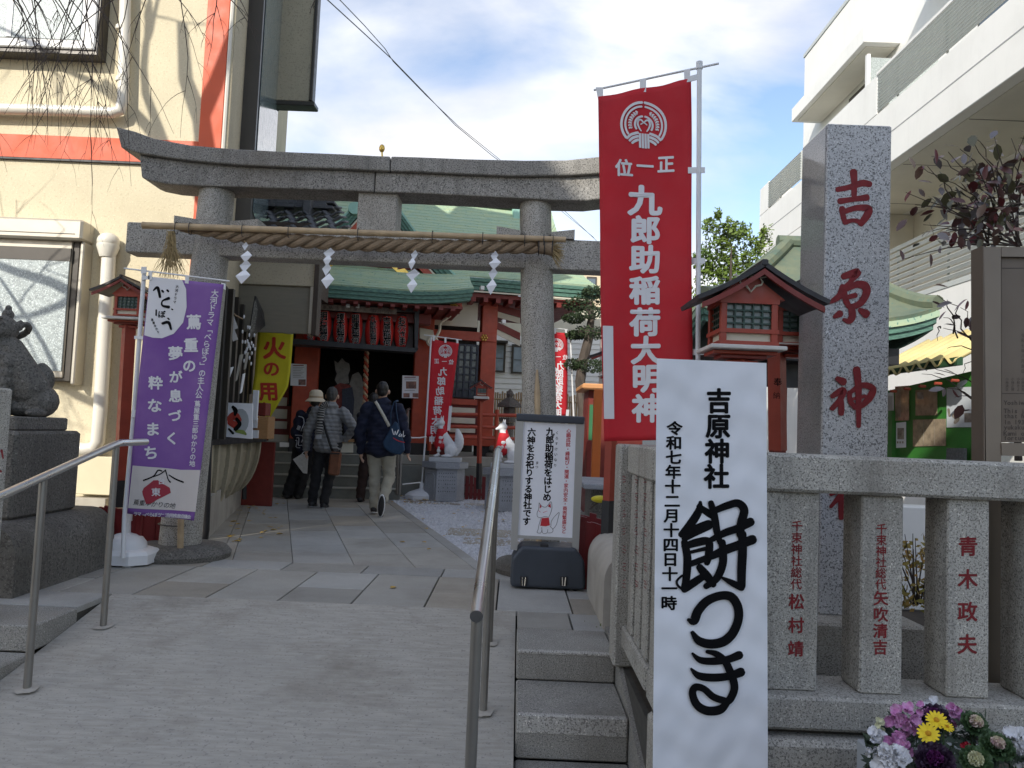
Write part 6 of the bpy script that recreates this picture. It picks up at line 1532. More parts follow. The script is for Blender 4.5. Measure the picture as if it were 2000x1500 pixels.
# ---- yellow fire banner
yb_ = top('yellow_banner', 'yellow banner with red characters warning of fire hanging by the counter', 'banner', at(540, 700, 9.9))
YY = 9.9; n_ = V((0, -1, 0)); fn = lambda x, y: at(x, y, YY)+n_*(.03*math.sin(x*.05+y*.02)+.05*math.sin(max(0, y-730)*.03))
outl = lambda t: ((504-12*t**1.2, 572-14*t-38*max(0, t-.62)**1.2/.38) if True else 0)
vs = []; nx, ny = 10, 30
for j in range(ny+1):
    t = j/ny; y = 646+ (812-646)*t; xl, xr = outl(t)
    if t > .85: xl += (t-.85)/.15*38
    for i in range(nx+1): vs.append(fn(xl+(xr-xl)*i/nx, y+(5*i/nx)))
MB().add(vs, [(j*(nx+1)+i, j*(nx+1)+i+1, (j+1)*(nx+1)+i+1, (j+1)*(nx+1)+i) for j in range(ny) for i in range(nx)]).build('flag_cloth', FYEL, yb_, smooth='all', solid=.003)
MB().add([fn(516, 815), fn(531, 795), fn(529, 835), fn(522, 838)], [(0, 1, 2, 3)]).build('flag_tail', FYEL, yb_, solid=.003)
F1 = Flat(); F1.char('火', 536, 680, 44, .045); F1.char('の', 530, 720, 32, .045); F1.char('用', 526, 764, 38, .045, shear=-.1); F1.stroke([(517, 788, 5), (522, 793, 6)]); F1.build('printed_character', pm('red_print', (.55, .04, .02), .7), yb_, fn, .006, .0003, split=True)
MB().tube([at(505, 646, 9.9), at(572, 652, 9.9)], .006, 6).build('crossbar', PLAST, yb_)

# ================================================================== POST LANTERNS
def post_lantern(lab, cx_, roof, house, plate, post, Y, gable=None, black=None, cells=(5, 4), mat=REDL, grp='vermilion post lanterns'):
    """roof=(xl,yl,xa,ya,xr,yr) house=(x0,y0,x1,y1) plate=(x0,x1,y0,y1) post=(x0,y0,x1,y1,w)"""
    xl, yl, xa, ya, xr, yr = roof; t_ = top('post_lantern', lab, 'lantern', at(cx_, post[3], Y), grp)
    q_ = lambda x, y, o=0: at(x, y, Y+o)
    W_ = (at(xr, yr, Y)-at(xl, yl, Y)).length; D = W_*.62; d0 = D/2
    cxw = q_(xa, ya)
    # roof slopes (gable to the front)
    zl = q_(xl, yl).z; zr = q_(xr, yr).z; za_ = q_(xa, ya).z; ze = (zl+zr)/2
    hw = W_/2; cX = cxw.x
    for sgn in (-1, 1):
        P = []
        for k in range(7): t = k/6; P.append((cX+sgn*hw*t, za_+(ze-za_)*(1.25*t-.25*t*t)))
        A = [V((x, Y-d0, z)) for x, z in P]; B_ = [V((x, Y+d0, z)) for x, z in P]
        MB().strip(A, B_).build('roof_slope', pm('blackened_roof', (.03, .028, .03), .55, var=.3), t_, solid=W_*.035)
        A = [V((x*.0+cX+(x-cX)*.93, Y-d0+W_*.02, z-W_*.035)) for x, z in P]; B_ = [p-V((0, 0, W_*.045)) for p in A]
        MB().strip(A, B_).build('barge_board', REDD, t_, solid=W_*.03)
    MB().box((cX, Y, za_+W_*.01), (W_*.05, D*1.02, W_*.05), None, .004).build('ridge', BLACK, t_)
    x0, y0, x1, y1 = house; a, c_3 = q_(x0, y0), q_(x1, y1); hwx = (c_3.x-a.x); hd = hwx*.9
    cxh = (a.x+c_3.x)/2; z1, z0 = a.z, c_3.z
    pw_ = hwx*.11
    # gable infill
    mb = MB(); mb.prism([V((cxh-hwx*.62, Y-hd/2, z1)), V((cxh+hwx*.62, Y-hd/2, z1)), V((cxh, Y-hd/2, za_-W_*.05))], (0, hd, 0)); mb.build('gable_panel', mat, t_)
    g = za_-(za_-z1)*.45; e = hwx*.2
    pts = [(-1.5, .45), (-.8, .25), (-1, -.1), (-.9, -.35), (-.4, -.5), (0, -1.0), (.4, -.5), (.9, -.35), (1, -.1), (.8, .25), (1.5, .45)]
    pts3 = [V((cxh+x*e, Y-hd/2-.012, g+y*e)) for x, y in pts]
    MB().tube(pts3, max(.0025, e*.09), 5).build('gable_outline', CREAM, t_)
    MB().ball((cxh, Y-hd/2-.01, g+e*.3), e*.33, 10, 6).build('gable_boss', pm('aged_bronze', (.14, .13, .08), .5, .5), t_, smooth=True)
    # corner posts, rails
    for sx in (-1, 1):
        for sy in (-1, 1): MB().box((cxh+sx*(hwx/2-pw_/2), Y+sy*(hd/2-pw_/2), (z0+z1)/2), (pw_, pw_, z1-z0), None, .003).build('corner_post', mat, t_)
    for z, h in ((z1-(z1-z0)*.05, (z1-z0)*.1), (z0+(z1-z0)*.30, (z1-z0)*.09), (z0+(z1-z0)*.04, (z1-z0)*.08)): MB().box((cxh, Y, z), (hwx*1.04, hd*1.04, h)).build('frame_rail', mat, t_)
    zz0, zz1 = z0+(z1-z0)*.33, z1-(z1-z0)*.1
    MB().box((cxh, Y, (zz0+zz1)/2), (hwx*.80, hd*.80, zz1-zz0)).build('light_box', pm('lantern_glass', (.16, .21, .21), .25), t_)
    LG = pm('dark_green_lattice', (.015, .05, .035), .5)
    mb = MB(); nx, nz = cells
    for i in range(nx+1):
        x = cxh-hwx*.40+hwx*.80*i/nx; mb.box((x, Y-hd*.44, (zz0+zz1)/2), (hwx*.03, hwx*.03, zz1-zz0)); mb.box((cxh-hwx*.44, Y-hd*.4+hd*.8*i/nx, (zz0+zz1)/2), (hwx*.03, hwx*.03, zz1-zz0)); mb.box((cxh+hwx*.44, Y-hd*.4+hd*.8*i/nx, (zz0+zz1)/2), (hwx*.03, hwx*.03, zz1-zz0))
    for j in range(nz+1):
        z = zz0+(zz1-zz0)*j/nz; mb.box((cxh, Y-hd*.44, z), (hwx*.8, hwx*.032, hwx*.03)); mb.box((cxh-hwx*.44, Y, z), (hwx*.032, hd*.8, hwx*.03)); mb.box((cxh+hwx*.44, Y, z), (hwx*.032, hd*.8, hwx*.03))
    kind(mb.build('lattice', LG, t_), 'stuff')
    MB().box((cxh, Y, z0+(z1-z0)*.17), (hwx*.86, hd*.86, (z1-z0)*.17)).build('cream_band', CREAM, t_)
    px0, px1, py0, py1 = plate; a, c_3 = q_(px0, py0), q_(px1, py1); pwx = c_3.x-a.x; pc_ = (a.x+c_3.x)/2
    MB().box((pc_, Y, (a.z+c_3.z)/2), (pwx, pwx*.85, a.z-c_3.z), None, .004).build('white_plate', pm('weathered_white_wood', (.62, .60, .56), .7, var=.15, vs=12, dirt=.3), t_)
    b0 = c_3.z
    # stepped bracket under plate
    for k, (s__, h) in enumerate(((.86, .05), (.62, .05), (.42, .06))):
        MB().box((pc_, Y, b0-h*pwx*(.5+k)-.001), (pwx*s__, pwx*.6*s__, h*pwx), None, .003).build('bracket_step', REDD if k % 2 else mat, t_)
    x0, y0, x1, y1, w_ = post; a, c_3 = q_(x0, y0), q_(x1, y1); 
    bz = c_3.z; top_z = b0-.001
    pp_ = MB(); X_ = lambda z: a.x+(c_3.x-a.x)*(a.z-z)/(a.z-c_3.z)
    w3_ = w_/F*Y
    bzk = at(black, 0, Y) if False else None
    if black: zk = q_(x1, black).z
    else: zk = bz
    MB().tube([(X_(top_z), Y, top_z), (X_(zk), Y, zk)], w3_*.7, 4).build('post', mat, t_)
    if black: MB().tube([(X_(zk), Y, zk+.002), (X_(bz), Y, bz)], w3_*.78, 4).build('post_foot', BLACK, t_)
    return t_
L1_ = post_lantern('large vermilion lantern with a black gabled roof in front of the stele', 1450, (1331, 606, 1470, 531, 1574, 588), (1396, 590, 1502, 681), (1374, 1517, 677, 691), (1447, 700, 1447, 1180, 26), 3.62)
L2_ = post_lantern('second vermilion lantern mostly hidden behind the stele', 1560, (1440, 618, 1555, 560, 1680, 622), (1505, 605, 1600, 682), (1498, 1606, 673, 682), (1517, 690, 1519, 880, 26), 4.45)
F1 = Flat(); F1.char('奉', 1519, 746, 17, .02); F1.char('納', 1517, 772, 15, .0); F1.build('lettering', INK, L2_, planar(4.38), .01)
L3_ = post_lantern('vermilion lantern with a black roof in front of the yellow wall', 252, (196, 572, 254, 547, 312, 578), (236, 578, 282, 621), (215, 292, 621, 629), (252, 640, 232, 990, 20), 6.7, black=938)
L4_ = post_lantern('small vermilion lantern on a thin post right of the shrine hall', 938, (918, 757, 940, 743, 962, 758), (931, 757, 952, 774), (926, 955, 774, 780), (938, 785, 935, 955, 7), 12.2, black=905, cells=(3, 3))
# post whose lantern is hidden behind the big red banner
L5_ = post_lantern('vermilion lantern post with a black foot under the big red banner', 1192, (1150, 700, 1195, 680, 1240, 700), (1180, 702, 1212, 732), (1170, 1222, 732, 738), (1194, 850, 1184, 1085, 16), 5.6, black=978)
# orange posts further back
for (x, y0, y1, w_, Y, lab) in ((1166, 760, 942, 10, 9.5, 'bright orange post standing behind the vermilion lantern post'), (1150, 860, 940, 6, 10.5, 'thin dark red post left of the bright orange post')):
    t_ = top('orange_post', lab, 'post', at(x, y1, Y)); a, c = at(x-w_/2, y0, Y), at(x+w_/2, y1, Y); MB().b2((a.x, Y, 0), (c.x, Y+.08, a.z), .004).build('shaft', pm('sunny_orange', (.62, .16, .03), .5) if w_ > 8 else REDD, t_)
# small orange shrine behind (roof edge seen left of the big banner)
t_ = top('small_orange_shrine', 'small orange auxiliary shrine behind the pine', 'shrine', at(1160, 880, 10.8))
a, c = at(1138, 748, 10.8), at(1200, 762, 10.8); MB().b2((a.x, 10.8, c.z), (c.x+.6, 12, a.z), .02).build('roof', pm('orange_roof', (.62, .30, .12), .6), t_)
a, c = at(1150, 762, 11), at(1200, 870, 11); MB().b2((a.x, 11, 0), (c.x+.4, 11.8, a.z), .01).build('body', REDD, t_)
a, c = at(1152, 790, 10.95), at(1166, 860, 10.95); MB().b2((a.x, 10.95, c.z), (c.x, 10.99, a.z)).build('green_panel', pm('green_panel', (.03, .16, .06), .6), t_)

# ================================================================== UPRIGHT SIGN
SGY = 5.3
sg = top('upright_sign', 'white upright sign in a grey frame on a dark plastic base', 'sign', atz(1065, 1150))
sY = atz(1065, 1150).y
def sgp(x, y, o=0): return at(x, y, sY-.02+o)
def quad(nm, pts, d, mat, par=sg, o=0, **k): return MB().prism([sgp(*p, o) for p in pts], (0, d, 0)).build(nm, mat, par)
ALU = pm('anodised_frame', (.42, .42, .40), .45, .4, var=.06)
quad('frame_post', [(1007, 818), (1023, 818), (1010, 1075), (997, 1073)], .05, ALU)
quad('frame_post', [(1126, 820), (1142, 822), (1130, 1082), (1117, 1080)], .05, ALU)
o = quad('top_cap', [(1009, 807), (1143, 814), (1141, 829), (1008, 822)], .075, NAVYP, o=-.012); bv = o.modifiers.new('b', 'BEVEL'); bv.width = .012; bv.segments = 3
pn = quad('sign_panel', [(1020, 824), (1130, 829), (1121, 1055), (1009, 1048)], .02, PAPER, o=.012)
quad('panel_rail', [(1009, 1045), (1120, 1051), (1120, 1057), (1009, 1051)], .03, ALU, o=.005)
b0, b1 = atz(997, 1150), atz(1137, 1150); zt2 = sgp(1065, 1070).z
prof = [(b0.x, .0), (b0.x-.005, .06), (b0.x+.0, zt2-.09), (b0.x+.07, zt2), (b1.x-.07, zt2), (b1.x, zt2-.09), (b1.x+.012, .06), (b1.x+.01, 0)]
o = MB().prism([V((x, sY-.06, z+.012)) for x, z in prof], (0, .30, 0)).build('water_base', NAVYP, sg); bv = o.modifiers.new('b', 'BEVEL'); bv.width = .025; bv.segments = 4; bv.limit_method = 'ANGLE'
for x in (1023, 1101):
    p = sgp(x, 1135, -.045); lt = MB().box(p, (.05, .02, .07), None, .005).build('latch', BLACK, sg); MB().tube([p+V((-.012, -.014, .03)), p+V((-.008, -.018, -.03)), p+V((.008, -.018, -.03)), p+V((.012, -.014, .03))], .004, 6).build('latch_wire', STEEL, lt)
p = sgp(1063, 1066); MB().box(p, (.06, .05, .03), None, .005).build('handle', BLACK, sg)
fn = lambda x, y: sgp(x, y, .012)
F1 = Flat(); F1.column('九郎助稲荷をはじめ', 1075, 835, 1068, 979, 17, .045); F1.column('六神をお祀りする神社です', 1039, 836, 1028, 1026, 16.5, .045)
F1.column('くろすけいなり', 1088.5, 840, 1084, 914, 6.5, .02); F1.column('まつ', 1049.5, 900, 1048, 916, 6.5, .02); F1.build('black_lettering', INK, pn, fn, .001, .0001)
F1 = Flat(); F1.column('心願成就・縁結び・開運・家内安全・商売繁盛など', 1111, 837, 1101, 1042, 9.3, .022); F1.build('red_lettering', pm('red_ink', (.55, .03, .04), .6), pn, fn, .001, .0001)
# drawn fox: ears, head, bib, legs, tail
F1 = Flat()
for S_ in ([(1053, 982, 1), (1052, 994, 1), (1049, 1002, .9), (1050, 1009, .9), (1056, 1011, .9), (1064, 1009, .9), (1071, 1010, .9)], [(1053, 982, 1), (1059, 989, 1), (1067, 990, 1), (1076, 980, 1), (1078, 992, 1), (1075, 1003, 1), (1072, 1010, .9)],
           [(1057, 1012, .9), (1053, 1024, .9), (1051, 1034, .9), (1049, 1040, .9), (1056, 1041, .9), (1058, 1036, .9)], [(1058, 1030, .8), (1060, 1041, .8), (1068, 1041, .9), (1070, 1034, .8)], [(1074, 1028, .9), (1080, 1034, .9), (1078, 1040, .9), (1070, 1041, .9)],
           [(1079, 1034, .9), (1086, 1026, .9), (1090, 1012, .9), (1092, 1001, .9), (1084, 1008, .9), (1077, 1018, .9), (1076, 1028, .9)]): F1.stroke(S_)
F1.build('fox_outline', pm('grey_ink', (.14, .14, .15), .6), pn, fn, .0012, .0001)
F1 = Flat(); F1.poly([(1055, 985), (1058, 990), (1054, 993)]); F1.poly([(1075, 983), (1076, 992), (1070, 989)]); F1.poly([(1058, 1012), (1072, 1011), (1074, 1026), (1066, 1028), (1055, 1027)]); F1.stroke([(1052, 997, .5), (1055, 1000, 1)]); F1.stroke([(1061, 1001, 1), (1069, 998, .5)]); F1.build('fox_bib', pm('red_ink', (.55, .03, .04), .6), pn, fn, .0016, .0001)

# ================================================================== PICKET FENCES, PEDESTALS, STATUES
def pickets(lab, x0, x1, Y, ya, yb, n, grp=None, tilt=0):
    t_ = top('picket_fence', lab, 'fence', at((x0+x1)/2, yb, Y)); a, b_ = at(x0, ya, Y), at(x1, yb, Y); zt_ = a.z
    for i in range(n):
        x = a.x+(b_.x-a.x)*i/(n-1); r = random.uniform(-.04, .02); w_ = .028
        P = [(x-w_, -.02), (x+w_, -.02), (x+w_, zt_+r), (x-w_, zt_+r+.012)]
        MB().prism([V((px, Y+.004*(i % 2), z)) for px, z in P], (0, .03, 0)).build('picket', PICK, t_)
    MB().b2((a.x-.02, Y+.036, zt_*.55), (b_.x+.02, Y+.05, zt_*.55+.04)).build('rail', PICK, t_); MB().b2((a.x-.02, Y+.036, zt_*.15), (b_.x+.02, Y+.05, zt_*.15+.04)).build('rail', PICK, t_)
pickets('low oxblood picket fence between the guardian statue and the torii', 140, 262, 6.0, 990, 1100, 14)
pickets('short oxblood picket fence behind the purple banner', 250, 305, 6.5, 1000, 1080, 6)
pickets('low oxblood picket fence behind the upright sign', 1128, 1215, 5.75, 1015, 1120, 9)
pickets('low oxblood picket fence further back by the vermilion lantern post', 1135, 1215, 6.4, 1005, 1080, 8)
pickets('small oxblood picket fence beside the fox pedestal', 905, 960, 12.6, 930, 968, 8)
# weeds
def grass(name, lab, pts, n, h, mat):
    mb = MB()
    for i in range(n):
        x, y = random.choice(pts); x += random.gauss(0, .05); y += random.gauss(0, .05); a = random.uniform(0, 6.28); hh = h*random.uniform(.5, 1.2); l_ = hh*random.uniform(.3, .8)
        p0 = V((x, y, -.01)); p1 = p0+V((math.cos(a)*l_*.4, math.sin(a)*l_*.4, hh*.7)); p2 = p0+V((math.cos(a)*l_, math.sin(a)*l_, hh*.8)); e = V((-math.sin(a), math.cos(a), 0))*.005
        mb.add([p0-e, p0+e, p1+e*.8, p1-e*.8, p2], [(0, 1, 2, 3), (3, 2, 4)])
    return kind(mb.build(name, mat), 'stuff')
GR = pm('weed_green', (.06, .11, .02), .7, var=.6, vs=20, col2=(.17, .16, .05))
p = atz(1160, 1130); grass('weeds', '', [(p.x-.03, p.y+.1), (p.x+.02, p.y+.3), (p.x, p.y), (p.x+.1, p.y+.45)], 260, .17, GR)
p = atz(320, 1080); grass('weeds', '', [(p.x-.1, p.y+.1), (p.x-.25, p.y+.1)], 60, .12, GR)
p = atz(1195, 1220); grass('moss_tuft', '', [(p.x+.02, p.y+.02), (p.x+.05, p.y-.03)], 120, .03, GR)
# rounded stone block right
t_ = top('rounded_stone_block', 'smooth rounded stone block between the upright sign and the stone fence', 'stone block', atz(1190, 1190))
a = atz(1162, 1195); X0 = a.x+.0; y0 = 4.62; H_ = at(1200, 1078, 4.7).z
prof = [(X0, -.02), (X0, H_*.62)]
for k in range(8): an = k/7*math.pi/2; prof.append((X0+.14*(1-math.cos(an)), H_*.62+H_*.38*math.sin(an)))
prof += [(X0+.45, H_), (X0+.45, -.02)]
MB().prism([V((x, y0, z)) for x, z in prof], (0, 1.0, 0)).build('block', CONCW, t_, smooth=True)
# guardian statue and pedestal
kp = top('stone_pedestal', 'dark stained stone pedestal with a rounded base under the guardian lion-dog', 'pedestal', (-3.4, 5.2, 0))
XB = atz(38, 1165).x; YB0, YB1 = 4.72, 5.88; hb_ = at(120, 1010, 5.2).z
prof = [(XB, -.02), (XB, hb_*.55)]
for k in range(9): an = k/8*math.pi/2; prof.append((XB-.18*(1-math.cos(an)), hb_*.55+hb_*.45*math.sin(an)))
prof += [(XB-1.1, hb_), (XB-1.1, -.02)]
MB().prism([V((x, YB0, z)) for x, z in prof], (0, YB1-YB0, 0)).build('rounded_base', G_OLD, kp, smooth=True)
XK = at(150, 900, 5.62).x; zk = at(120, 842, 5.4).z
MB().b2((XK-.75, 4.92, hb_+.001), (XK, 5.66, zk), .02).build('block', G_OLD, kp)
zs0 = zk+.001; zs = at(90, 815, 5.4).z
MB().b2((XK-.78, 5.0, zs0), (XK-.06, 5.58, zs), .01).build('plinth_slab', G_OLD, kp)
def cap(c, p0, r0, p1, r1, n=4):
    p0, p1 = V(p0), V(p1)
    for k in range(n+1): t = k/n; c.append((p0+(p1-p0)*t, r0+(r1-r0)*t))
def blob(name, balls, mat, par=None, voxel=.012, smooth=3, origin=None, world=True, mod=None, tf=None):
    """union of spheres / ellipsoids remeshed into one continuous skin"""
    mb = MB()
    for b_ in balls:
        c, r = b_[0], b_[1]; mb.ball(c, r, 12, 8, b_[2] if len(b_) > 2 else None)
    me = mb.mesh('tmp', mat); o = bpy.data.objects.new('tmp', me); COL.objects.link(o)
    m_ = o.modifiers.new('r', 'REMESH'); m_.mode = 'VOXEL'; m_.voxel_size = voxel
    if smooth: q = o.modifiers.new('s', 'SMOOTH'); q.iterations = smooth; q.factor = .6
    dg = bpy.context.evaluated_depsgraph_get(); dg.update(); m2 = bpy.data.meshes.new_from_object(o.evaluated_get(dg)); bpy.data.objects.remove(o); m2.name = name
    if mod: mod(m2)
    if tf is not None: m2.transform(tf)
    o0 = V((0, 0, 0))
    if world and par: o0 = WO[par.name]
    if o0.length: m2.transform(Matrix.Translation(-o0))
    if not m2.materials: m2.materials.append(mat)
    m2.polygons.foreach_set('use_smooth', [True]*len(m2.polygons))
    ob__ = link(name, m2, par); WO[ob__.name] = o0
    return ob__
# lion-dog (seated, facing right/front)
ks = top('guardian_lion_dog', 'dark weathered stone guardian lion-dog seated on its pedestal', 'statue', (-3.45, 5.25, zs))
bx_ = V((at(33, 812, 5.3).x, 5.3, zs)); HH = (at(45, 592, 5.3).z-zs)
def kq(x, y, z): return bx_+V((x, y, z))*HH
B = []
cap(B, kq(.06, .05, .24), HH*.17, kq(-.12, .0, .56), HH*.14, 6); B.append((kq(.13, .10, .14), V((.15, .17, .15))*HH)); B.append((kq(.02, .1, .08), V((.2, .2, .09))*HH))
B.append((kq(-.16, -.03, .76), V((.12, .13, .115))*HH)); B.append((kq(-.18, -.15, .72), V((.085, .09, .055))*HH)); B.append((kq(-.18, -.14, .645), V((.075, .07, .03))*HH)); B.append((kq(-.18, -.235, .745), V((.035, .02, .02))*HH))
for sx in (-1, 1):
    cap(B, kq(-.14+sx*.09, -.10, .45), HH*.07, kq(-.15+sx*.10, -.17, .05), HH*.05, 5); B.append((kq(-.15+sx*.10, -.21, .03), V((.06, .09, .04))*HH))
    B.append((kq(.05+sx*.14, -.04, .035), V((.06, .13, .04))*HH)); B.append((kq(-.15+sx*.115, -.0, .80), V((.03, .03, .05))*HH)); B.append((kq(-.18+sx*.055, -.14, .80), HH*.026)); B.append((kq(-.18+sx*.055, -.15, .845), V((.04, .02, .015))*HH))
    for k in range(3): B.append((kq(-.15+sx*.10+(k-1)*.035, -.285, .022), HH*.022))
random.seed(3)
for k in range(95):
    a = k*2.4; z = .44+.38*((k*.618) % 1); r = (.15 if z < .66 else .125)+.01; c = kq(-.13+math.cos(a)*r, .02+math.sin(a)*r, z)
    if math.sin(a) < -.55 and z > .6: continue
    B.append((c, HH*random.uniform(.022, .032)))
for k in range(12): a = k/11; B.append((kq(.06+.04*math.sin(a*3), .2, .22+.22*a), HH*(.05+.03*math.sin(a*3.1))))
B.append((kq(-.15, -.0, .89), HH*.05)); B.append((kq(-.15, .0, .95), HH*.028))
blob('carved_body', B, G_OLD, ks, .0075, 1)
# fox statues
def fox(px, py, Y, ht, lab, pedlab, seed):
    base = at(px, py, Y)
    def q(x, y, z): return base+V((x, y, z))*ht
    t_ = top('fox_statue', lab, 'statue', base, 'white stone fox statues')
    WS = pm('white_stone', (.70, .72, .74), .6, var=.12, vs=20, bump=.3, bs=90); B = []
    cap(B, q(.13, .03, .22), .15*ht, q(-.05, 0, .50), .125*ht); cap(B, q(-.05, 0, .5), .12*ht, q(-.11, -.01, .70), .085*ht)
    B.append((q(-.12, -.02, .80), V((.10, .09, .085))*ht)); cap(B, q(-.15, -.03, .79), .06*ht, q(-.26, -.05, .745), .028*ht)
    for sx in (-1, 1):
        cap(B, q(-.10+.01*sx, sx*.055-.01, .85), .035*ht, q(-.09+.02*sx, sx*.06, .985), .01*ht, 6)
        cap(B, q(-.10, sx*.08, .45), .07*ht, q(-.15, sx*.085, .05), .042*ht); B.append((q(-.19, sx*.085, .03), V((.075, .045, .03))*ht))
        B.append((q(.14, sx*.09, .16), V((.15, .07, .15))*ht)); B.append((q(.06, sx*.12, .035), V((.14, .045, .035))*ht))
    for k in range(9): t = k/8; B.append((q(.27+.06*math.sin(t*3), .02, .08+.55*t), (.045+.07*math.sin(t*3.0))*ht))
    blob('stone_body', B, WS, t_, .011, 2)
    BB = []; cap(BB, q(-.085, 0, .68), .088*ht, q(-.10, 0, .60), .115*ht); cap(BB, q(-.09, 0, .56), .135*ht, q(-.115, 0, .30), .15*ht)
    bib = blob('red_bib', BB, FRED, t_, .014, 2)
    F1 = Flat(); F1.char('奉', px-ht*.10*F/Y+ht*.0, py-ht*.36*F/Y, 7, .02, mir=-1); F1.char('納', px-ht*.10*F/Y+8, py-ht*.36*F/Y, 7, .02, mir=-1)
    F1.build('lettering', FWHT, bib, planar(Y-.17*ht), .004)
    # pedestal
    pd = top('fox_pedestal', pedlab, 'pedestal', (base.x, Y, 0), 'carved pedestals of the foxes')
    z1 = base.z; W_ = .27
    MB().b2((base.x-.23, Y-.17, z1-.07), (base.x+.27, Y+.2, z1-.001), .006).build('plinth', pm('light_plinth', (.48, .50, .52), .7, var=.12), pd)
    def hexa(r0, r1, z0, z1_, nm, mat):
        vs = []
        for (r, z) in ((r0, z0), (r1, z1_)):
            for k in range(6): a = R(60*k+12); vs.append(V((base.x+.02+r*math.cos(a), Y+r*math.sin(a), z)))
        return MB().add(vs, [(5, 4, 3, 2, 1, 0), (6, 7, 8, 9, 10, 11)]+[(k, (k+1) % 6, 6+(k+1) % 6, 6+k) for k in range(6)]).build(nm, mat, pd)
    hexa(.37, .37, z1-.165, z1-.072, 'cornice', G_NEW); hexa(.325, .315, 0, z1-.166, 'shaft', G_NEW)
    for k in (3, 4):
        a0, a1 = R(60*k+12), R(60*k+72); p0, p1 = V((base.x+.02+.324*math.cos(a0), Y+.324*math.sin(a0), 0)), V((base.x+.02+.324*math.cos(a1), Y+.324*math.sin(a1), 0))
        n_ = V((math.cos((a0+a1)/2), math.sin((a0+a1)/2), 0))*.006
        if k == 3:
            P = [(.15, .12), (.85, .12), (.85, .8), (.7, .9), (.3, .9), (.15, .8), (.15, .12)]; MB().tube([p0+(p1-p0)*s__+n_*.6+V((0, 0, (z1-.2)*h)) for s__, h in P], .007, 5).build('carved_border', G_NEW, pd)
        else:
            mb = MB(); e = (p1-p0).normalized()
            for r_ in range(6):
                for c_4 in range(8):
                    if random.random() < .12: continue
                    s__ = .12+.76*c_4/7; h = .30+.55*r_/5; p = p0+(p1-p0)*s__+n_*.5+V((0, 0, (z1-.16)*h)); w_ = .006; hh = .008*random.uniform(.6, 1.3)
                    mb.add([p-e*w_-V((0, 0, hh)), p+e*w_-V((0, 0, hh)), p+e*w_+V((0, 0, hh)), p-e*w_*.4+V((0, 0, hh))], [(0, 1, 2, 3)])
            kind(mb.build('engraved_marks', pm('engraved_dark', (.06, .065, .07), .8), pd), 'stuff')
fox(868, 893, 12.3, .68, 'white fox statue in a red bib in front of the small red banner', 'grey hexagonal stone pedestal of the left fox statue', 1)
fox(990, 905, 11.2, .66, 'white fox statue in a red bib half hidden by the upright sign', 'grey hexagonal stone pedestal half hidden by the handrail', 2)
# low table and yellow tool right of the sign
t_ = top('low_stone_table', 'low sunlit stone bench behind the vermilion lantern post', 'bench', at(1180, 960, 7.8))
a, c = at(1137, 942, 7.6), at(1220, 952, 7.6); MB().b2((a.x, 7.4, c.z-.02), (c.x+.3, 8.6, a.z), .01).build('bench_top', G_NEW, t_)
for x in (a.x+.1, c.x+.1): MB().b2((x, 7.7, 0), (x+.12, 8.3, c.z-.021), .01).build('bench_leg', G_OLD, t_)
t_ = top('yellow_watering_can', 'bright yellow plastic watering can lying under the stone bench', 'watering can', atz(1172, 990))
p = at(1172, 975, 7.2); YP = pm('yellow_plastic', (.75, .62, .02), .4); 
MB().ball(p, (.085, .05, .035), 12, 8).build('head', YP, t_, smooth=True); MB().tube([p+V((-.02, 0, -.03)), p+V((-.1, -.05, -.09))], .008, 6).build('handle', WOODD, t_)
t_ = top('yellow_bucket', 'yellow plastic bucket behind the black foot of the lantern post', 'bucket', atz(1206, 1000)); p = atz(1206, 1000); MB().lathe(p, [(.09, 0), (.12, .16), (.125, .17)], 16).build('bucket_body', YP, t_, smooth=True)
t_ = top('flat_rock', 'dark flat garden rock behind the upright sign', 'rock', atz(1160, 1015)); p = atz(1162, 1015)
blob('rock_body', [(p+V((random.gauss(0, .16), random.gauss(0, .1), .02)), V((.16, .12, .05+random.random()*.03))) for k in range(7)], G_OLD, t_, .02, 1)

# ================================================================== INFORMATION BOARD (right)
IY = 3.35
ib = top('information_board', 'bronze coloured metal information board with engraved text behind the stone fence', 'information board', at(1960, 1300, IY))
ip = lambda x, y, o=0: at(x, y, IY+o)
for (nm, pts, d, m_, o) in (('left_stile', [(1922, 482), (1955, 482), (1956, 1338), (1930, 1338)], .09, BRONZE2, 0), ('top_rail', [(1956, 482), (2120, 484), (2120, 503), (1956, 501)], .09, BRONZE2, 0), ('plate', [(1956, 502), (2120, 504), (2120, 862), (1956, 864)], .04, BRONZE, .02), ('bottom_rail', [(1956, 865), (2120, 868), (2120, 893), (1957, 890)], .07, BRONZE2, -.005), ('right_stile', [(2121, 482), (2150, 482), (2150, 1340), (2121, 1340)], .09, BRONZE2, 0)):
    MB().prism([ip(*p, o) for p in pts], (0, d, 0)).build(nm, m_, ib)
MB().prism([ip(1922, 1100), ip(1920, 480), ip(1922, 480), ip(1926, 1338)], (0, .09, 0)).build('left_edge', BRONZE, ib)
F1 = Flat(); tx = lambda s__, x, y, sz: [F1.char(ch, x+i*sz*.54, y, sz, .018) for i, ch in enumerate(s__)]
GL_ = None
F1.column('令和七年八月吉日', 1998, 650, 1998, 730, 8, .0)
for x, s__ in ((1967, '小林清正'), (1978, '小林正博'), (1989, '小林きよ'), (1998, '小林安吉')): F1.column(s__, x, 737, x, 764, 6.5, .0)
for k, (s__, y) in enumerate((('Yoshiwara', 786), ('This jinja was', 802), ('that had stood', 812), ('In 1934, the', 824), ('yukaku. The', 834), ('Kami of work', 846), ('fortune', 855))): tx(s__, 1964, y, 12.5)
F1.rect(1957, 768, 2060, 769.2); F1.rect(1957, 523, 2110, 524.5)
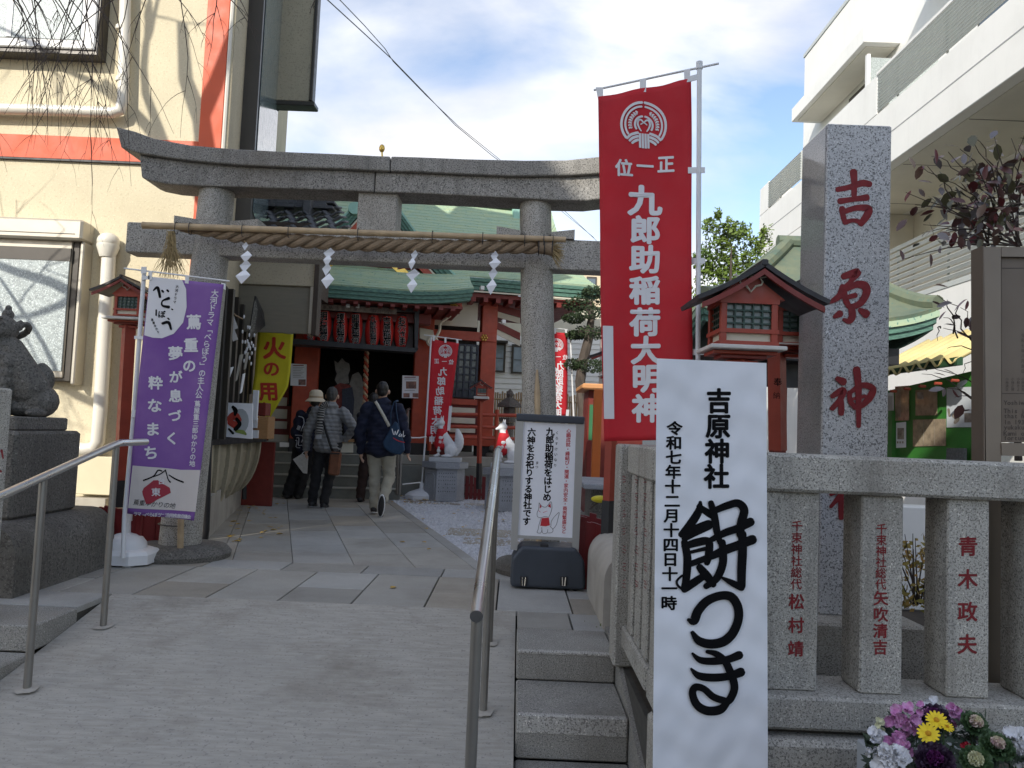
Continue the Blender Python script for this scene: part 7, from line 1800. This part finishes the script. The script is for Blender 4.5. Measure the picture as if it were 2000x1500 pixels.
F1.build('engraved_text', pm('engraved_brown', (.055, .04, .03), .6), ib, lambda x, y: ip(x, y, .02), .001, .0001)
# ================================================================== PEOPLE
def rotm(base, rz): return Matrix.Translation(V(base)) @ Matrix.Rotation(rz, 4, 'Z')
DENIM = {}
def cloth(nm, c, **k): return pm(nm, c, .85, var=k.pop('var', .18), vs=9, bump=.5, bs=150, **k)
def person(lab, base, J, skin=SKIN, jacket=None, trousers=None, shoes=None, hair=None, coat_len=.72, puff=False, wide=1.0, legw=1.0, torso=1.0, sole=None):
    """J = joints in metres from the feet (x right, y away, z up)"""
    t_ = top('person', lab, 'person', base); g = lambda k: V(J[k]); T = Matrix.Translation(V(base))
    B = []
    hd = g('head'); nk = g('neck')
    B.append((hd, V((.073, .092, .108)))); B.append((hd+V((0, .03, -.05)), V((.055, .065, .06)))); B.append((hd+V((0, .098, -.015)), V((.012, .018, .02))))
    for sx in (-1, 1): B.append((hd+V((sx*.084, -.0, -.015)), V((.014, .02, .032)))); B.append((hd+V((sx*.028, .088, .012)), .012))
    B.append((hd+V((0, .09, -.055)), V((.026, .012, .01))))
    cap(B, hd+V((0, -.01, -.06)), .055, nk, .06)
    sl, sr, hl, hr = g('sl'), g('sr'), g('hl'), g('hr'); mid = (hl+hr)/2; up = (sl+sr)/2
    cap(B, up+V((0, 0, -.03)), .11, mid+V((0, 0, .08)), .105, 6)
    for s_, e_, w_ in (('sl', 'el', 'wl'), ('sr', 'er', 'wr')):
        cap(B, g(s_), .052, g(e_), .040, 5); cap(B, g(e_), .040, g(w_), .026, 6)
        d = (g(w_)-g(e_)).normalized(); 
        if J.get('hand_'+w_[1]): d = V(J['hand_'+w_[1]]).normalized()
        pc = g(w_)+d*.045; sd_ = V((0, 1, 0)) if abs(d.y) < .6 else V((1, 0, 0)); sd_ = (sd_-d*sd_.dot(d)).normalized(); nn = d.cross(sd_)
        B.append((pc, V((.022, .036, .042)))); cap(B, g(w_), .024, pc, .026, 2)
        for q, (o_, l_) in enumerate(((-.028, .062), (-.010, .072), (.010, .068), (.028, .052))):
            f0 = pc+sd_*o_+d*.03; f1 = f0+d*l_*.55+nn*.006; f2 = f1+d*l_*.4+nn*.02; cap(B, f0, .0095, f1, .0088, 4); cap(B, f1, .0088, f2, .0075, 3)
        th0 = pc+sd_*.032-d*.012; cap(B, th0, .011, th0+sd_*.022+d*.035+nn*.01, .009, 4)
    for h_, k_, a_ in (('hl', 'kl', 'al'), ('hr', 'kr', 'ar')):
        cap(B, g(h_), .082, g(k_), .052, 7); cap(B, g(k_), .052, g(a_), .036, 8); f_d = V(J.get('foot_'+h_[1], (0, 1, -.25))).normalized(); B.append((g(a_)-V((0, 0, .02)), V((.036, .045, .04)))); cap(B, g(a_)+V((0, 0, -.03)), .035, g(a_)+V((0, 0, -.03))+f_d*.14, .028, 4)
    blob('body', B, skin, t_, .0095, 2, tf=T)
    # trousers
    TB = []
    for h_, k_, a_ in (('hl', 'kl', 'al'), ('hr', 'kr', 'ar')):
        cap(TB, g(h_), .100*legw, g(k_), .078*legw, 7); cap(TB, g(k_), .078*legw, g(a_)+V((0, 0, .01)), .066*legw, 8)
    cap(TB, hl+V((0, 0, .03)), .11, hr+V((0, 0, .03)), .11, 3); TB.append((mid+V((0, -.03, 0)), V((.15, .105, .12))))
    def wrinkle(me):
        for v in me.vertices:
            n_ = v.normal; z = v.co.z; v.co += n_*(.006*math.sin(z*55+v.co.x*20)*(.3+max(0, .5-abs(z-.25)))+.004*math.sin(z*23+v.co.y*31+v.co.x*17))
    blob('trousers', TB, trousers, t_, .014, 2, tf=T, mod=wrinkle)
    # jacket
    JB = []
    W_ = ((sr-sl).length/2)*torso
    for k in range(12):
        t = k/11; z = (up.z+.0)*(1-t)+coat_len*t; c = up*(1-t)+V((mid.x, mid.y, coat_len))*t; c.z = z-.03*(1-t)
        JB.append((c, V((W_*(.96+.12*t if t > .1 else .86)*1.0, .142+.035*t, .075))))
    JB.append((nk+V((0, -.01, -.02)), V((.105, .10, .07)))); JB.append((nk+V((0, 0, .01)), V((.075, .078, .05))))
    for s_, e_, w_ in (('sl', 'el', 'wl'), ('sr', 'er', 'wr')):
        cap(JB, g(s_)+V((0, 0, -.015)), .082*wide, g(e_), .066*wide, 6); cap(JB, g(e_), .066*wide, g(w_)-(g(w_)-g(e_)).normalized()*.01, .050*wide, 6)
    def pf_(me):
        for v in me.vertices:
            n_ = v.normal; z = v.co.z
            if puff: v.co += n_*(.011*abs(math.sin(z*math.pi/.052+v.co.x*1.5))-.004+.003*math.sin(v.co.x*90+z*40))
            else: v.co += n_*(.006*math.sin(z*30+v.co.x*26+v.co.y*15)+.005*math.sin(z*60-v.co.x*35))
    jk = blob('jacket', JB, jacket, t_, .0125, 2, tf=T, mod=pf_)
    # hair
    if hair:
        HB = [(hd+V((0, -.012, .025)), V((.080, .098, .098))), (hd+V((0, -.035, -.02)), V((.068, .070, .065)))]
        def hr_(me):
            for v in me.vertices: v.co += v.normal*(.0012*math.sin(v.co.x*160+v.co.z*40)+.0012*math.sin(v.co.x*90+v.co.y*60))
        blob('hair', HB, hair, t_, .009, 1, tf=T, mod=hr_)
    for h_ in 'lr':
        a = g('a'+h_); f_d = V(J.get('foot_'+h_, (0, 1, -.12))).normalized(); u_ = V((0, 0, 1)) if abs(f_d.z) < .7 else V((0, 1, 0))
        SB = []; b0 = a+f_d*(-.03)-u_*.035; cap(SB, b0, .045, b0+f_d*.19-u_*.01, .038, 8)
        cap(SB, a, .048, b0+f_d*.05, .045, 3)
        sh_ = blob('shoe', SB, shoes, t_, .010, 2, tf=T)
        if sole:
            c = b0+f_d*.085-u_*.036; R3 = Matrix((u_.cross(f_d).normalized(), f_d, u_)).transposed()
            mb = MB(); mb.ball((0, 0, 0), (.048, .148, .014), 16, 6, R3); v_ = [tuple(V(p)+c+V(base)) for p in mb.v]; mb.v = v_; so_ = mb.build('sole', sole, t_, smooth='all')
            if J.get('foot_'+h_):
                mb = MB(); mb.ball((0, 0, 0), (.038, .13, .008), 16, 6, R3); mb.v = [tuple(V(p)+c-u_*.012+V(base)) for p in mb.v]; mb.build('tread', BLACK, t_, smooth='all')
    return t_, jk
def ribbon(nm, jk, t_, pts, w_, mat, off=.010, th=.004):
    me = jk.data; bv = BVHTree.FromPolygons([v.co for v in me.vertices], [tuple(p.vertices) for p in me.polygons])
    P = catmull(pts, 8); A = []; B_ = []; last = -.16
    for i, p in enumerate(P):
        a, b_ = P[max(i-1, 0)], P[min(i+1, len(P)-1)]; dx, dz = b_[0]-a[0], b_[1]-a[1]; d = math.hypot(dx, dz) or 1; nx, nz = -dz/d*w_/2, dx/d*w_/2
        ys = []
        for s__ in (-1, 0, 1):
            h = bv.ray_cast(V((p[0]+s__*nx, -1.5, p[1]+s__*nz)), V((0, 1, 0)))
            if h[0] is not None: ys.append(h[0].y)
        y = (min(ys) if ys else last)-off; last = y+off
        A.append(V((p[0]+nx, y, p[1]+nz))+WO[t_.name]); B_.append(V((p[0]-nx, y, p[1]-nz))+WO[t_.name])
    return MB().strip(A, B_).build(nm, mat, t_, smooth='all', solid=th), last
HG = pm('grey_hair', (.06, .058, .055), .6, var=.35, vs=90); HB_ = pm('black_hair', (.012, .010, .009), .5, var=.3, vs=90)
b0 = atz(622, 991)
J = dict(head=(.10, 0, 1.515), neck=(.09, -.01, 1.385), sl=(-.10, 0, 1.30), sr=(.26, 0, 1.30), el=(-.20, -.02, 1.02), wl=(-.225, .06, .78), er=(.44, -.06, 1.09), wr=(.30, .03, .93), hand_r=(-.6, .6, -.3), hl=(-.02, 0, .82), hr=(.17, 0, .82), kl=(-.055, 0, .45), kr=(.125, .02, .45), al=(-.09, .0, .075), ar=(.085, -.06, .07))
gm, gj = person('man in a light grey quilted jacket and black trousers with a hand on his hip', b0, J, jacket=pm('grey_quilted_nylon', (.20, .205, .21), .5, var=.15, vs=12), trousers=cloth('black_trousers', (.012, .012, .014)), shoes=BLACK, hair=HG, coat_len=.80, puff=True, sole=pm('grey_sole', (.3, .3, .3), .7))
ribbon('bag_strap', gj, gm, [(.0, 1.36), (.03, 1.2), (.09, 1.02), (.15, .86), (.19, .76)], .032, BLACK)
# plaid scarf
sc, _ = ribbon('scarf', gj, gm, [(.08, 1.40), (.02, 1.36), (.0, 1.25), (.0, 1.1), (-.01, .98)], .085, pm('plaid_light', (.42, .41, .39), .9), .016)
mb = MB(); me = sc.data; k = len(me.vertices)//2
for i in range(2, k-1, 2):
    a, b_, c, d = me.vertices[i].co, me.vertices[i+1].co, me.vertices[k+i+1].co, me.vertices[k+i].co; o_ = WO[gm.name]+V((0, -.006, 0)); mb.add([a+o_, b_+o_, c+o_, d+o_], [(0, 1, 2, 3)])
kind(mb.build('plaid_stripes', BLACK, gm), 'stuff')
mb = MB()
for i in range(10): x = -.05+.0085*i; p = V(b0)+V((x, -.175, .975)); mb.tube([p, p+V((.002, -.002, -.05))], .002, 3)
kind(mb.build('fringe', PAPER, gm), 'stuff')
bg_ = top('shoulder_bag', 'brown leather shoulder bag hanging at the hip of the man in grey', 'bag', V(b0)+V((.22, -.14, .5)))
o = MB().box(V(b0)+V((.225, -.155, .605)), (.15, .085, .31), Matrix.Rotation(R(3), 3, 'Y'), .02).build('bag_body', pm('brown_leather', (.20, .075, .035), .5, var=.3, vs=16), bg_)
MB().box(V(b0)+V((.222, -.202, .74)), (.14, .006, .02), None).build('zip', BLACK, bg_); MB().tube([V(b0)+V((.19, -.155, .76)), V(b0)+V((.185, -.15, .80)), V(b0)+V((.25, -.15, .80)), V(b0)+V((.26, -.155, .76))], .006, 5).build('loop', WOODD, bg_)
# walking man in navy
b1 = atz(738, 1006)
J = dict(head=(-.02, 0, 1.585), neck=(-.01, 0, 1.45), sl=(-.20, 0, 1.37), sr=(.19, 0, 1.37), el=(-.285, -.03, 1.05), wl=(-.265, .03, .79), er=(.30, -.04, 1.06), wr=(.33, .03, .83), hl=(-.095, 0, .86), hr=(.095, 0, .86), kl=(-.075, .06, .47), kr=(.115, .03, .48), al=(-.055, .02, .10), ar=(.085, -.20, .20), foot_r=(-.05, .06, -1))
nm_, nj = person('man in a navy jacket and cream trousers walking towards the shrine', b1, J, jacket=cloth('navy_cotton', (.006, .010, .032)), trousers=cloth('cream_trousers', (.40, .38, .31)), shoes=BLACK, hair=HB_, coat_len=.80, wide=1.08, sole=PLAST)
ribbon('webbing_strap', nj, nm_, [(-.09, 1.44), (-.03, 1.36), (.04, 1.25), (.11, 1.13)], .038, pm('cream_webbing', (.62, .60, .52), .8))
tb = top('tote_bag', 'slate blue tote bag with white and red script over the navy jacketed shoulder', 'bag', V(b1)+V((.2, -.2, .8)))
TBM = pm('slate_blue_canvas', (.018, .050, .105), .85, var=.2, vs=12, bump=.4, bs=120)
nb_ = V(b1)
bag = []
pts = [(.19, 1.20), (.11, 1.05), (.05, .93), (.07, .86), (.16, .80), (.28, .78), (.33, .84), (.31, .95), (.26, 1.08), (.22, 1.18)]
o = MB().prism([nb_+V((x, -.235, z)) for x, z in pts], (0, .07, 0)).build('bag_body', TBM, tb); bv = o.modifiers.new('b', 'BEVEL'); bv.width = .025; bv.segments = 3
MB().tube([nb_+V(p) for p in ((.14, -.21, 1.08), (.13, -.19, 1.30), (.15, -.12, 1.44), (.17, .02, 1.46))], .013, 6, True, .5).build('handle', TBM, tb); MB().tube([nb_+V(p) for p in ((.25, -.21, 1.10), (.20, -.19, 1.32), (.17, -.10, 1.455), (.18, .02, 1.46))], .013, 6, True, .5).build('handle', TBM, tb)
bp_ = lambda x, y: nb_+V(((x)/100, -.2365, -(y)/100))
fn = lambda x, y: at(x, y, nb_.y-.237)
F1 = Flat()
for S_ in ([(766, 838, 1.6), (768, 846, 1.6), (770, 849, 1.2), (772, 842, 1.4), (774, 849, 1.4), (778, 840, 1.8)], [(782, 847, 1.2), (779, 851, 1.4), (782, 852, 1.2), (785, 848, 1.2), (785, 853, 1.4)], [(788, 842, 1.2), (788, 853, 1.4), (791, 850, 1.0)]): F1.stroke(S_)
F1.build('white_script', PAPER, tb, fn, .002)
F1 = Flat(); F1.stroke([(768, 855, 1), (778, 861, 2), (790, 864, 1.4)]); F1.build('red_swash', pm('red_ink', (.55, .03, .04)), tb, fn, .002)
# woman in the bucket hat
b2_ = atz(573, 974)
J = dict(head=(.245, .02, 1.45), neck=(.22, .0, 1.32), sl=(.045, 0, 1.24), sr=(.33, 0, 1.24), el=(-.02, -.03, .98), wl=(.06, .02, .76), er=(.38, .0, .98), wr=(.36, .05, .78), hl=(.06, 0, .74), hr=(.22, 0, .74), kl=(-.0, .02, .42), kr=(.14, .03, .42), al=(-.085, -.03, .075), ar=(.07, .0, .07))
wm, wj = person('woman in a beige bucket hat and navy festival coat with white line pattern', b2_, J, jacket=cloth('indigo_coat', (.006, .008, .026)), trousers=cloth('black_wide_trousers', (.008, .008, .010)), shoes=BLACK, hair=HB_, coat_len=.74, legw=1.15, wide=1.1)
hc = V(b2_)+V((.245, .02, 1.50)); HT = pm('beige_canvas_hat', (.66, .58, .44), .85, var=.1, bump=.3, bs=120)
hat = MB().lathe(hc, [(.155, -.055), (.158, -.05), (.105, .005), (.103, .03), (.098, .085), (.07, .12), (.03, .13)], 28).build('bucket_hat', HT, wm, smooth=True); hat.rotation_euler = (0, 0, 0)
MB().lathe(hc, [(.1065, .004), (.1065, .03)], 28).build('hat_band', pm('tan_band', (.45, .34, .22)), wm, smooth=True)
WL = pm('white_line_print', (.50, .52, .58), .8)
for P in ([(.03, 1.22), (.10, 1.20), (.13, 1.12), (.09, 1.0)], [(.0, .94), (.13, .93), (.12, .84)], [(.02, .90), (.07, .90), (.07, .80), (.13, .80)], [(.0, .86), (.03, .86), (.03, .77), (.10, .76)], [(.14, .96), (.15, .76)]):
    ribbon('white_line', wj, wm, P, .012, WL, .008, .002)
ribbon('white_mark', wj, wm, [(.035, 1.02), (.06, 1.08)], .05, WL, .008, .002)
wb2 = top('white_shopping_bag', 'flat white paper bag held low between the woman and the man in grey', 'bag', V(b2_)+V((.1, -.1, .4)))
P = [at(x, y, b2_.y-.25) for x, y in ((572, 897), (590, 886), (601, 893), (599, 925), (592, 924))]; MB().prism(P, (0, .03, 0)).build('bag_body', pm('printed_white_bag', (.58, .58, .57), .6, var=.2, vs=30), wb2); MB().tube([P[1], P[1]+V((.05, .02, .06)), P[2]], .005, 5).build('handle', PAPER, wb2)
# fourth person, mostly hidden
b3 = atz(712, 981)
J = dict(head=(.06, 0, 1.50), neck=(.05, 0, 1.37), sl=(-.10, 0, 1.28), sr=(.20, 0, 1.28), el=(-.14, .03, 1.0), wl=(-.08, .12, .8), er=(.24, .03, 1.0), wr=(.18, .12, .8), hl=(-.0, 0, .80), hr=(.13, 0, .80), kl=(-.04, 0, .43), kr=(.14, 0, .43), al=(-.065, 0, .075), ar=(.16, 0, .07))
person('person in dark brown trousers hidden in front of the man in navy', b3, J, jacket=cloth('dark_coat', (.02, .02, .028)), trousers=cloth('dark_brown_trousers', (.035, .018, .014)), shoes=BLACK, hair=HB_, coat_len=.78, legw=1.05)

# ================================================================== FLOWER PLANTER
px0 = at(1668, 1440, 2.72); zT = at(1670, 1442, 2.70).z
pl_ = top('flower_planter', 'light grey square planter at the bottom right corner in front of the fence', 'planter', (px0.x+.4, 2.45, -.52))
PG = pm('light_grey_planter', (.36, .37, .38), .55, var=.06)
X0, X1, Y0, Y1 = px0.x, px0.x+.98, 2.12, 2.70
for lo, hi in (((X0, Y0, -.515), (X0+.025, Y1, zT)), ((X1-.025, Y0, -.515), (X1, Y1, zT)), ((X0+.026, Y0, -.515), (X1-.026, Y0+.025, zT)), ((X0+.026, Y1-.025, -.515), (X1-.026, Y1, zT))): MB().b2(lo, hi, .004).build('side_wall', PG, pl_)
MB().b2((X0+.03, Y0+.03, zT-.12), (X1-.03, Y1-.03, zT-.04)).build('potting_soil', SOIL, pl_)
PK = [pm('pink_petal', (.62, .22, .50), .6, var=.35, vs=50, col2=(.72, .42, .64)), pm('white_petal', (.78, .78, .80), .55, var=.08, vs=40), pm('red_petal', (.42, .01, .03), .55), pm('cream_petal', (.75, .74, .50), .6)]
YEL = pm('yellow_petal', (.85, .62, .01), .55, var=.1, vs=40); YC = pm('daisy_centre', (.65, .32, .01), .8, bump=1, bs=300)
STEM = pm('flower_green', (.055, .10, .03), .6, var=.4, vs=20)
def petal(mb, c, d, up, L_, W2, cupping=.25, ruf=.12, n=5):
    d = d.normalized(); sd_ = d.cross(up).normalized(); u_ = sd_.cross(d); ph = random.uniform(0, 6); vs = []
    for i in range(n+1):
        t = i/n; w_ = W2*math.sin(math.pi*min(.97, .12+t*.78))**.7
        for j in range(5):
            s__ = (j-2)/2; vs.append(c+d*L_*t+sd_*w_*s__+u_*L_*(cupping*t*t+ruf*t*math.sin(s__*5+ph+t*4)))
    mb.add(vs, [(i*5+j, i*5+j+1, (i+1)*5+j+1, (i+1)*5+j) for i in range(n) for j in range(4)])
toC = lambda p: (EYE-p).normalized()
def ruffled(lab, name, x, y, r, Y, mat, cat='flower', n=9, grp=None):
    c = at(x, y, Y); t_ = top(name, lab, cat, (c.x, Y, zT-.05), grp); rr = r/F*Y
    MB().tube([(c.x, Y, zT-.05), c-toC(c)*rr*.8], .004, 5).build('stem', STEM, t_)
    for k in range(n):
        a = random.uniform(0, 6.28); q_ = rr*math.sqrt(random.random())*.75 if k else 0
        e1 = CX; e2 = CY; cc = c+e1*q_*math.cos(a)+e2*q_*math.sin(a)+toC(c)*(rr*.55*(1-(q_/rr)**2)); nrm_ = (cc-(c-toC(c)*rr*.6)).normalized()
        mb = MB(); m_ = random.randint(6, 8)
        t0 = nrm_.orthogonal().normalized(); t1 = nrm_.cross(t0)
        for j in range(m_):
            an = j*6.283/m_+random.uniform(-.2, .2); petal(mb, cc, t0*math.cos(an)+t1*math.sin(an)+nrm_*random.uniform(.1, .9), nrm_, rr*random.uniform(.38, .52), rr*.24, .2, .22, 4)
        mb.build('bloom', mat, t_, smooth='all')
    return t_
random.seed(77)
ruffled('pink double flower cluster at the upper left of the planter', 'pink_flower', 1762, 1405, 30, 2.5, PK[0])
ruffled('small pink flower cluster just below the top white blooms', 'pink_flower', 1797, 1392, 20, 2.55, PK[0], n=6)
ruffled('pink flower cluster right of the dark purple kale at the back', 'pink_flower', 1862, 1395, 24, 2.56, PK[0], n=7)
ruffled('pink flower on the left between two white clusters', 'pink_flower', 1744, 1447, 22, 2.4, PK[0], n=6)
ruffled('pink flower at the lower left above the big white blooms', 'pink_flower', 1775, 1468, 24, 2.34, PK[0], n=6)
ruffled('pale pink bud cluster under the large yellow daisy', 'pink_flower', 1812, 1458, 13, 2.36, PK[0], n=3)
ruffled('white blooms at the very top of the planter', 'white_flower', 1826, 1382, 22, 2.6, PK[1], n=6)
ruffled('white flower cluster at the left rim of the planter', 'white_flower', 1710, 1443, 25, 2.42, PK[1], n=7)
ruffled('small white flower hanging over the left rim', 'white_flower', 1699, 1466, 14, 2.36, PK[1], n=4)
ruffled('large white blooms at the lower left of the planter', 'white_flower', 1738, 1488, 36, 2.28, PK[1], n=10)
ruffled('large white blooms at the right edge of the photo', 'white_flower', 1985, 1460, 36, 2.42, PK[1], n=10)
ruffled('cream rosette behind the left white cluster', 'cream_flower', 1714, 1418, 17, 2.5, PK[3], n=5)
ruffled('single red bloom low in the middle of the planter', 'red_flower', 1893, 1464, 17, 2.36, PK[2], n=5)
def daisy(lab, x, y, r, Y, tilt):
    c = at(x, y, Y); t_ = top('yellow_daisy', lab, 'daisy', (c.x, Y, zT-.05), 'yellow daisies in the planter'); rr = r/F*Y; nrm_ = (toC(c)+V(tilt)).normalized(); t0 = nrm_.orthogonal().normalized(); t1 = nrm_.cross(t0)
    MB().tube([(c.x, Y+.02, zT-.05), c-nrm_*.03, c], .003, 5).build('stem', STEM, t_)
    for j in range(15):
        mb = MB(); an = j*6.283/15; petal(mb, c+nrm_*.001*(j % 3), t0*math.cos(an)+t1*math.sin(an), nrm_, rr, rr*.17, .12, .02, 4); mb.build('petal', YEL, t_, smooth='all')
    MB().ball(c+nrm_*.003, rr*.26, 12, 7).build('centre', YC, t_, smooth=True)
daisy('large yellow daisy, the lower of the three', 1813, 1433, 20, 2.32, (0, 0, .4)); daisy('yellow daisy, the upper of the three', 1829, 1407, 19, 2.38, (0, 0, .9)); daisy('small yellow daisy seen from the side, rightmost of the three', 1850, 1420, 12, 2.36, (.5, 0, .9))
def kale(lab, x, y, r, Y, tilt, inner, outer, mid_=None, rings=5):
    c = at(x, y, Y); t_ = top('ornamental_kale', lab, 'ornamental kale', (c.x, Y, zT-.05), 'ornamental kales in the planter'); rr = r/F*Y; nrm_ = (toC(c)+V(tilt)).normalized(); t0 = nrm_.orthogonal().normalized(); t1 = nrm_.cross(t0)
    MB().tube([(c.x, Y, zT-.05), c-nrm_*rr*.6], .008, 6).build('stem', STEM, t_)
    for k in range(rings):
        t = k/(rings-1); m_ = 5+k
        for j in range(m_):
            an = j*6.283/m_+k*.5; mb = MB(); lift = 1.3*(1-t)+.12
            petal(mb, c-nrm_*rr*.5*t, t0*math.cos(an)+t1*math.sin(an)+nrm_*lift, nrm_, rr*(.4+.75*t), rr*(.28+.22*t), .25, .14, 5); mb.build('leaf', inner if t < .55 else (mid_ if mid_ and t < .8 else outer), t_, smooth='all')
KP = pm('purple_kale_leaf', (.16, .025, .15), .55, var=.4, vs=40); KPD = pm('dark_purple_leaf', (.045, .02, .05), .5, var=.3); KC = pm('cream_kale_leaf', (.68, .66, .42), .5, var=.15, vs=30, col2=(.70, .50, .52)); KG = pm('kale_green', (.07, .13, .05), .5, var=.3, vs=20)
kale('dark purple kale at the top of the planter behind the daisies', 1825, 1398, 24, 2.52, (0, .2, .5), KP, KPD); kale('bright purple kale at the bottom centre of the planter', 1826, 1484, 32, 2.24, (0, 0, .5), KP, KPD, rings=6)
kale('cream hearted kale on a leaning stem at the upper right', 1905, 1412, 24, 2.46, (.5, 0, .7), KC, KG); kale('cream kale with a pink heart right of the red bloom', 1948, 1455, 28, 2.34, (.3, 0, .9), KC, KG, rings=6); kale('pale cream kale at the bottom right of the bright purple kale', 1906, 1484, 26, 2.24, (0, 0, .4), PK[3], KG)
mb = MB()
for k in range(700):
    x, y = random.uniform(1690, 2010), random.uniform(1395, 1530)
    if (x < 1740 and y < 1420) or (x > 1925 and y < 1440): continue
    c = at(x, y, 2.62-.32*(y-1390)/110); d = V((random.gauss(0, 1), random.gauss(0, .6), random.gauss(.4, 1))).normalized(); e = d.orthogonal().normalized(); s__ = random.uniform(.012, .028)
    mb.add([c-d*s__, c+e*s__*.4, c+d*s__, c-e*s__*.4], [(0, 1, 2, 3)])
kind(mb.build('planter_foliage', pm('dark_foliage', (.035, .06, .03), .6, var=.6, vs=20)), 'stuff')
print('objects', len(bpy.data.objects))
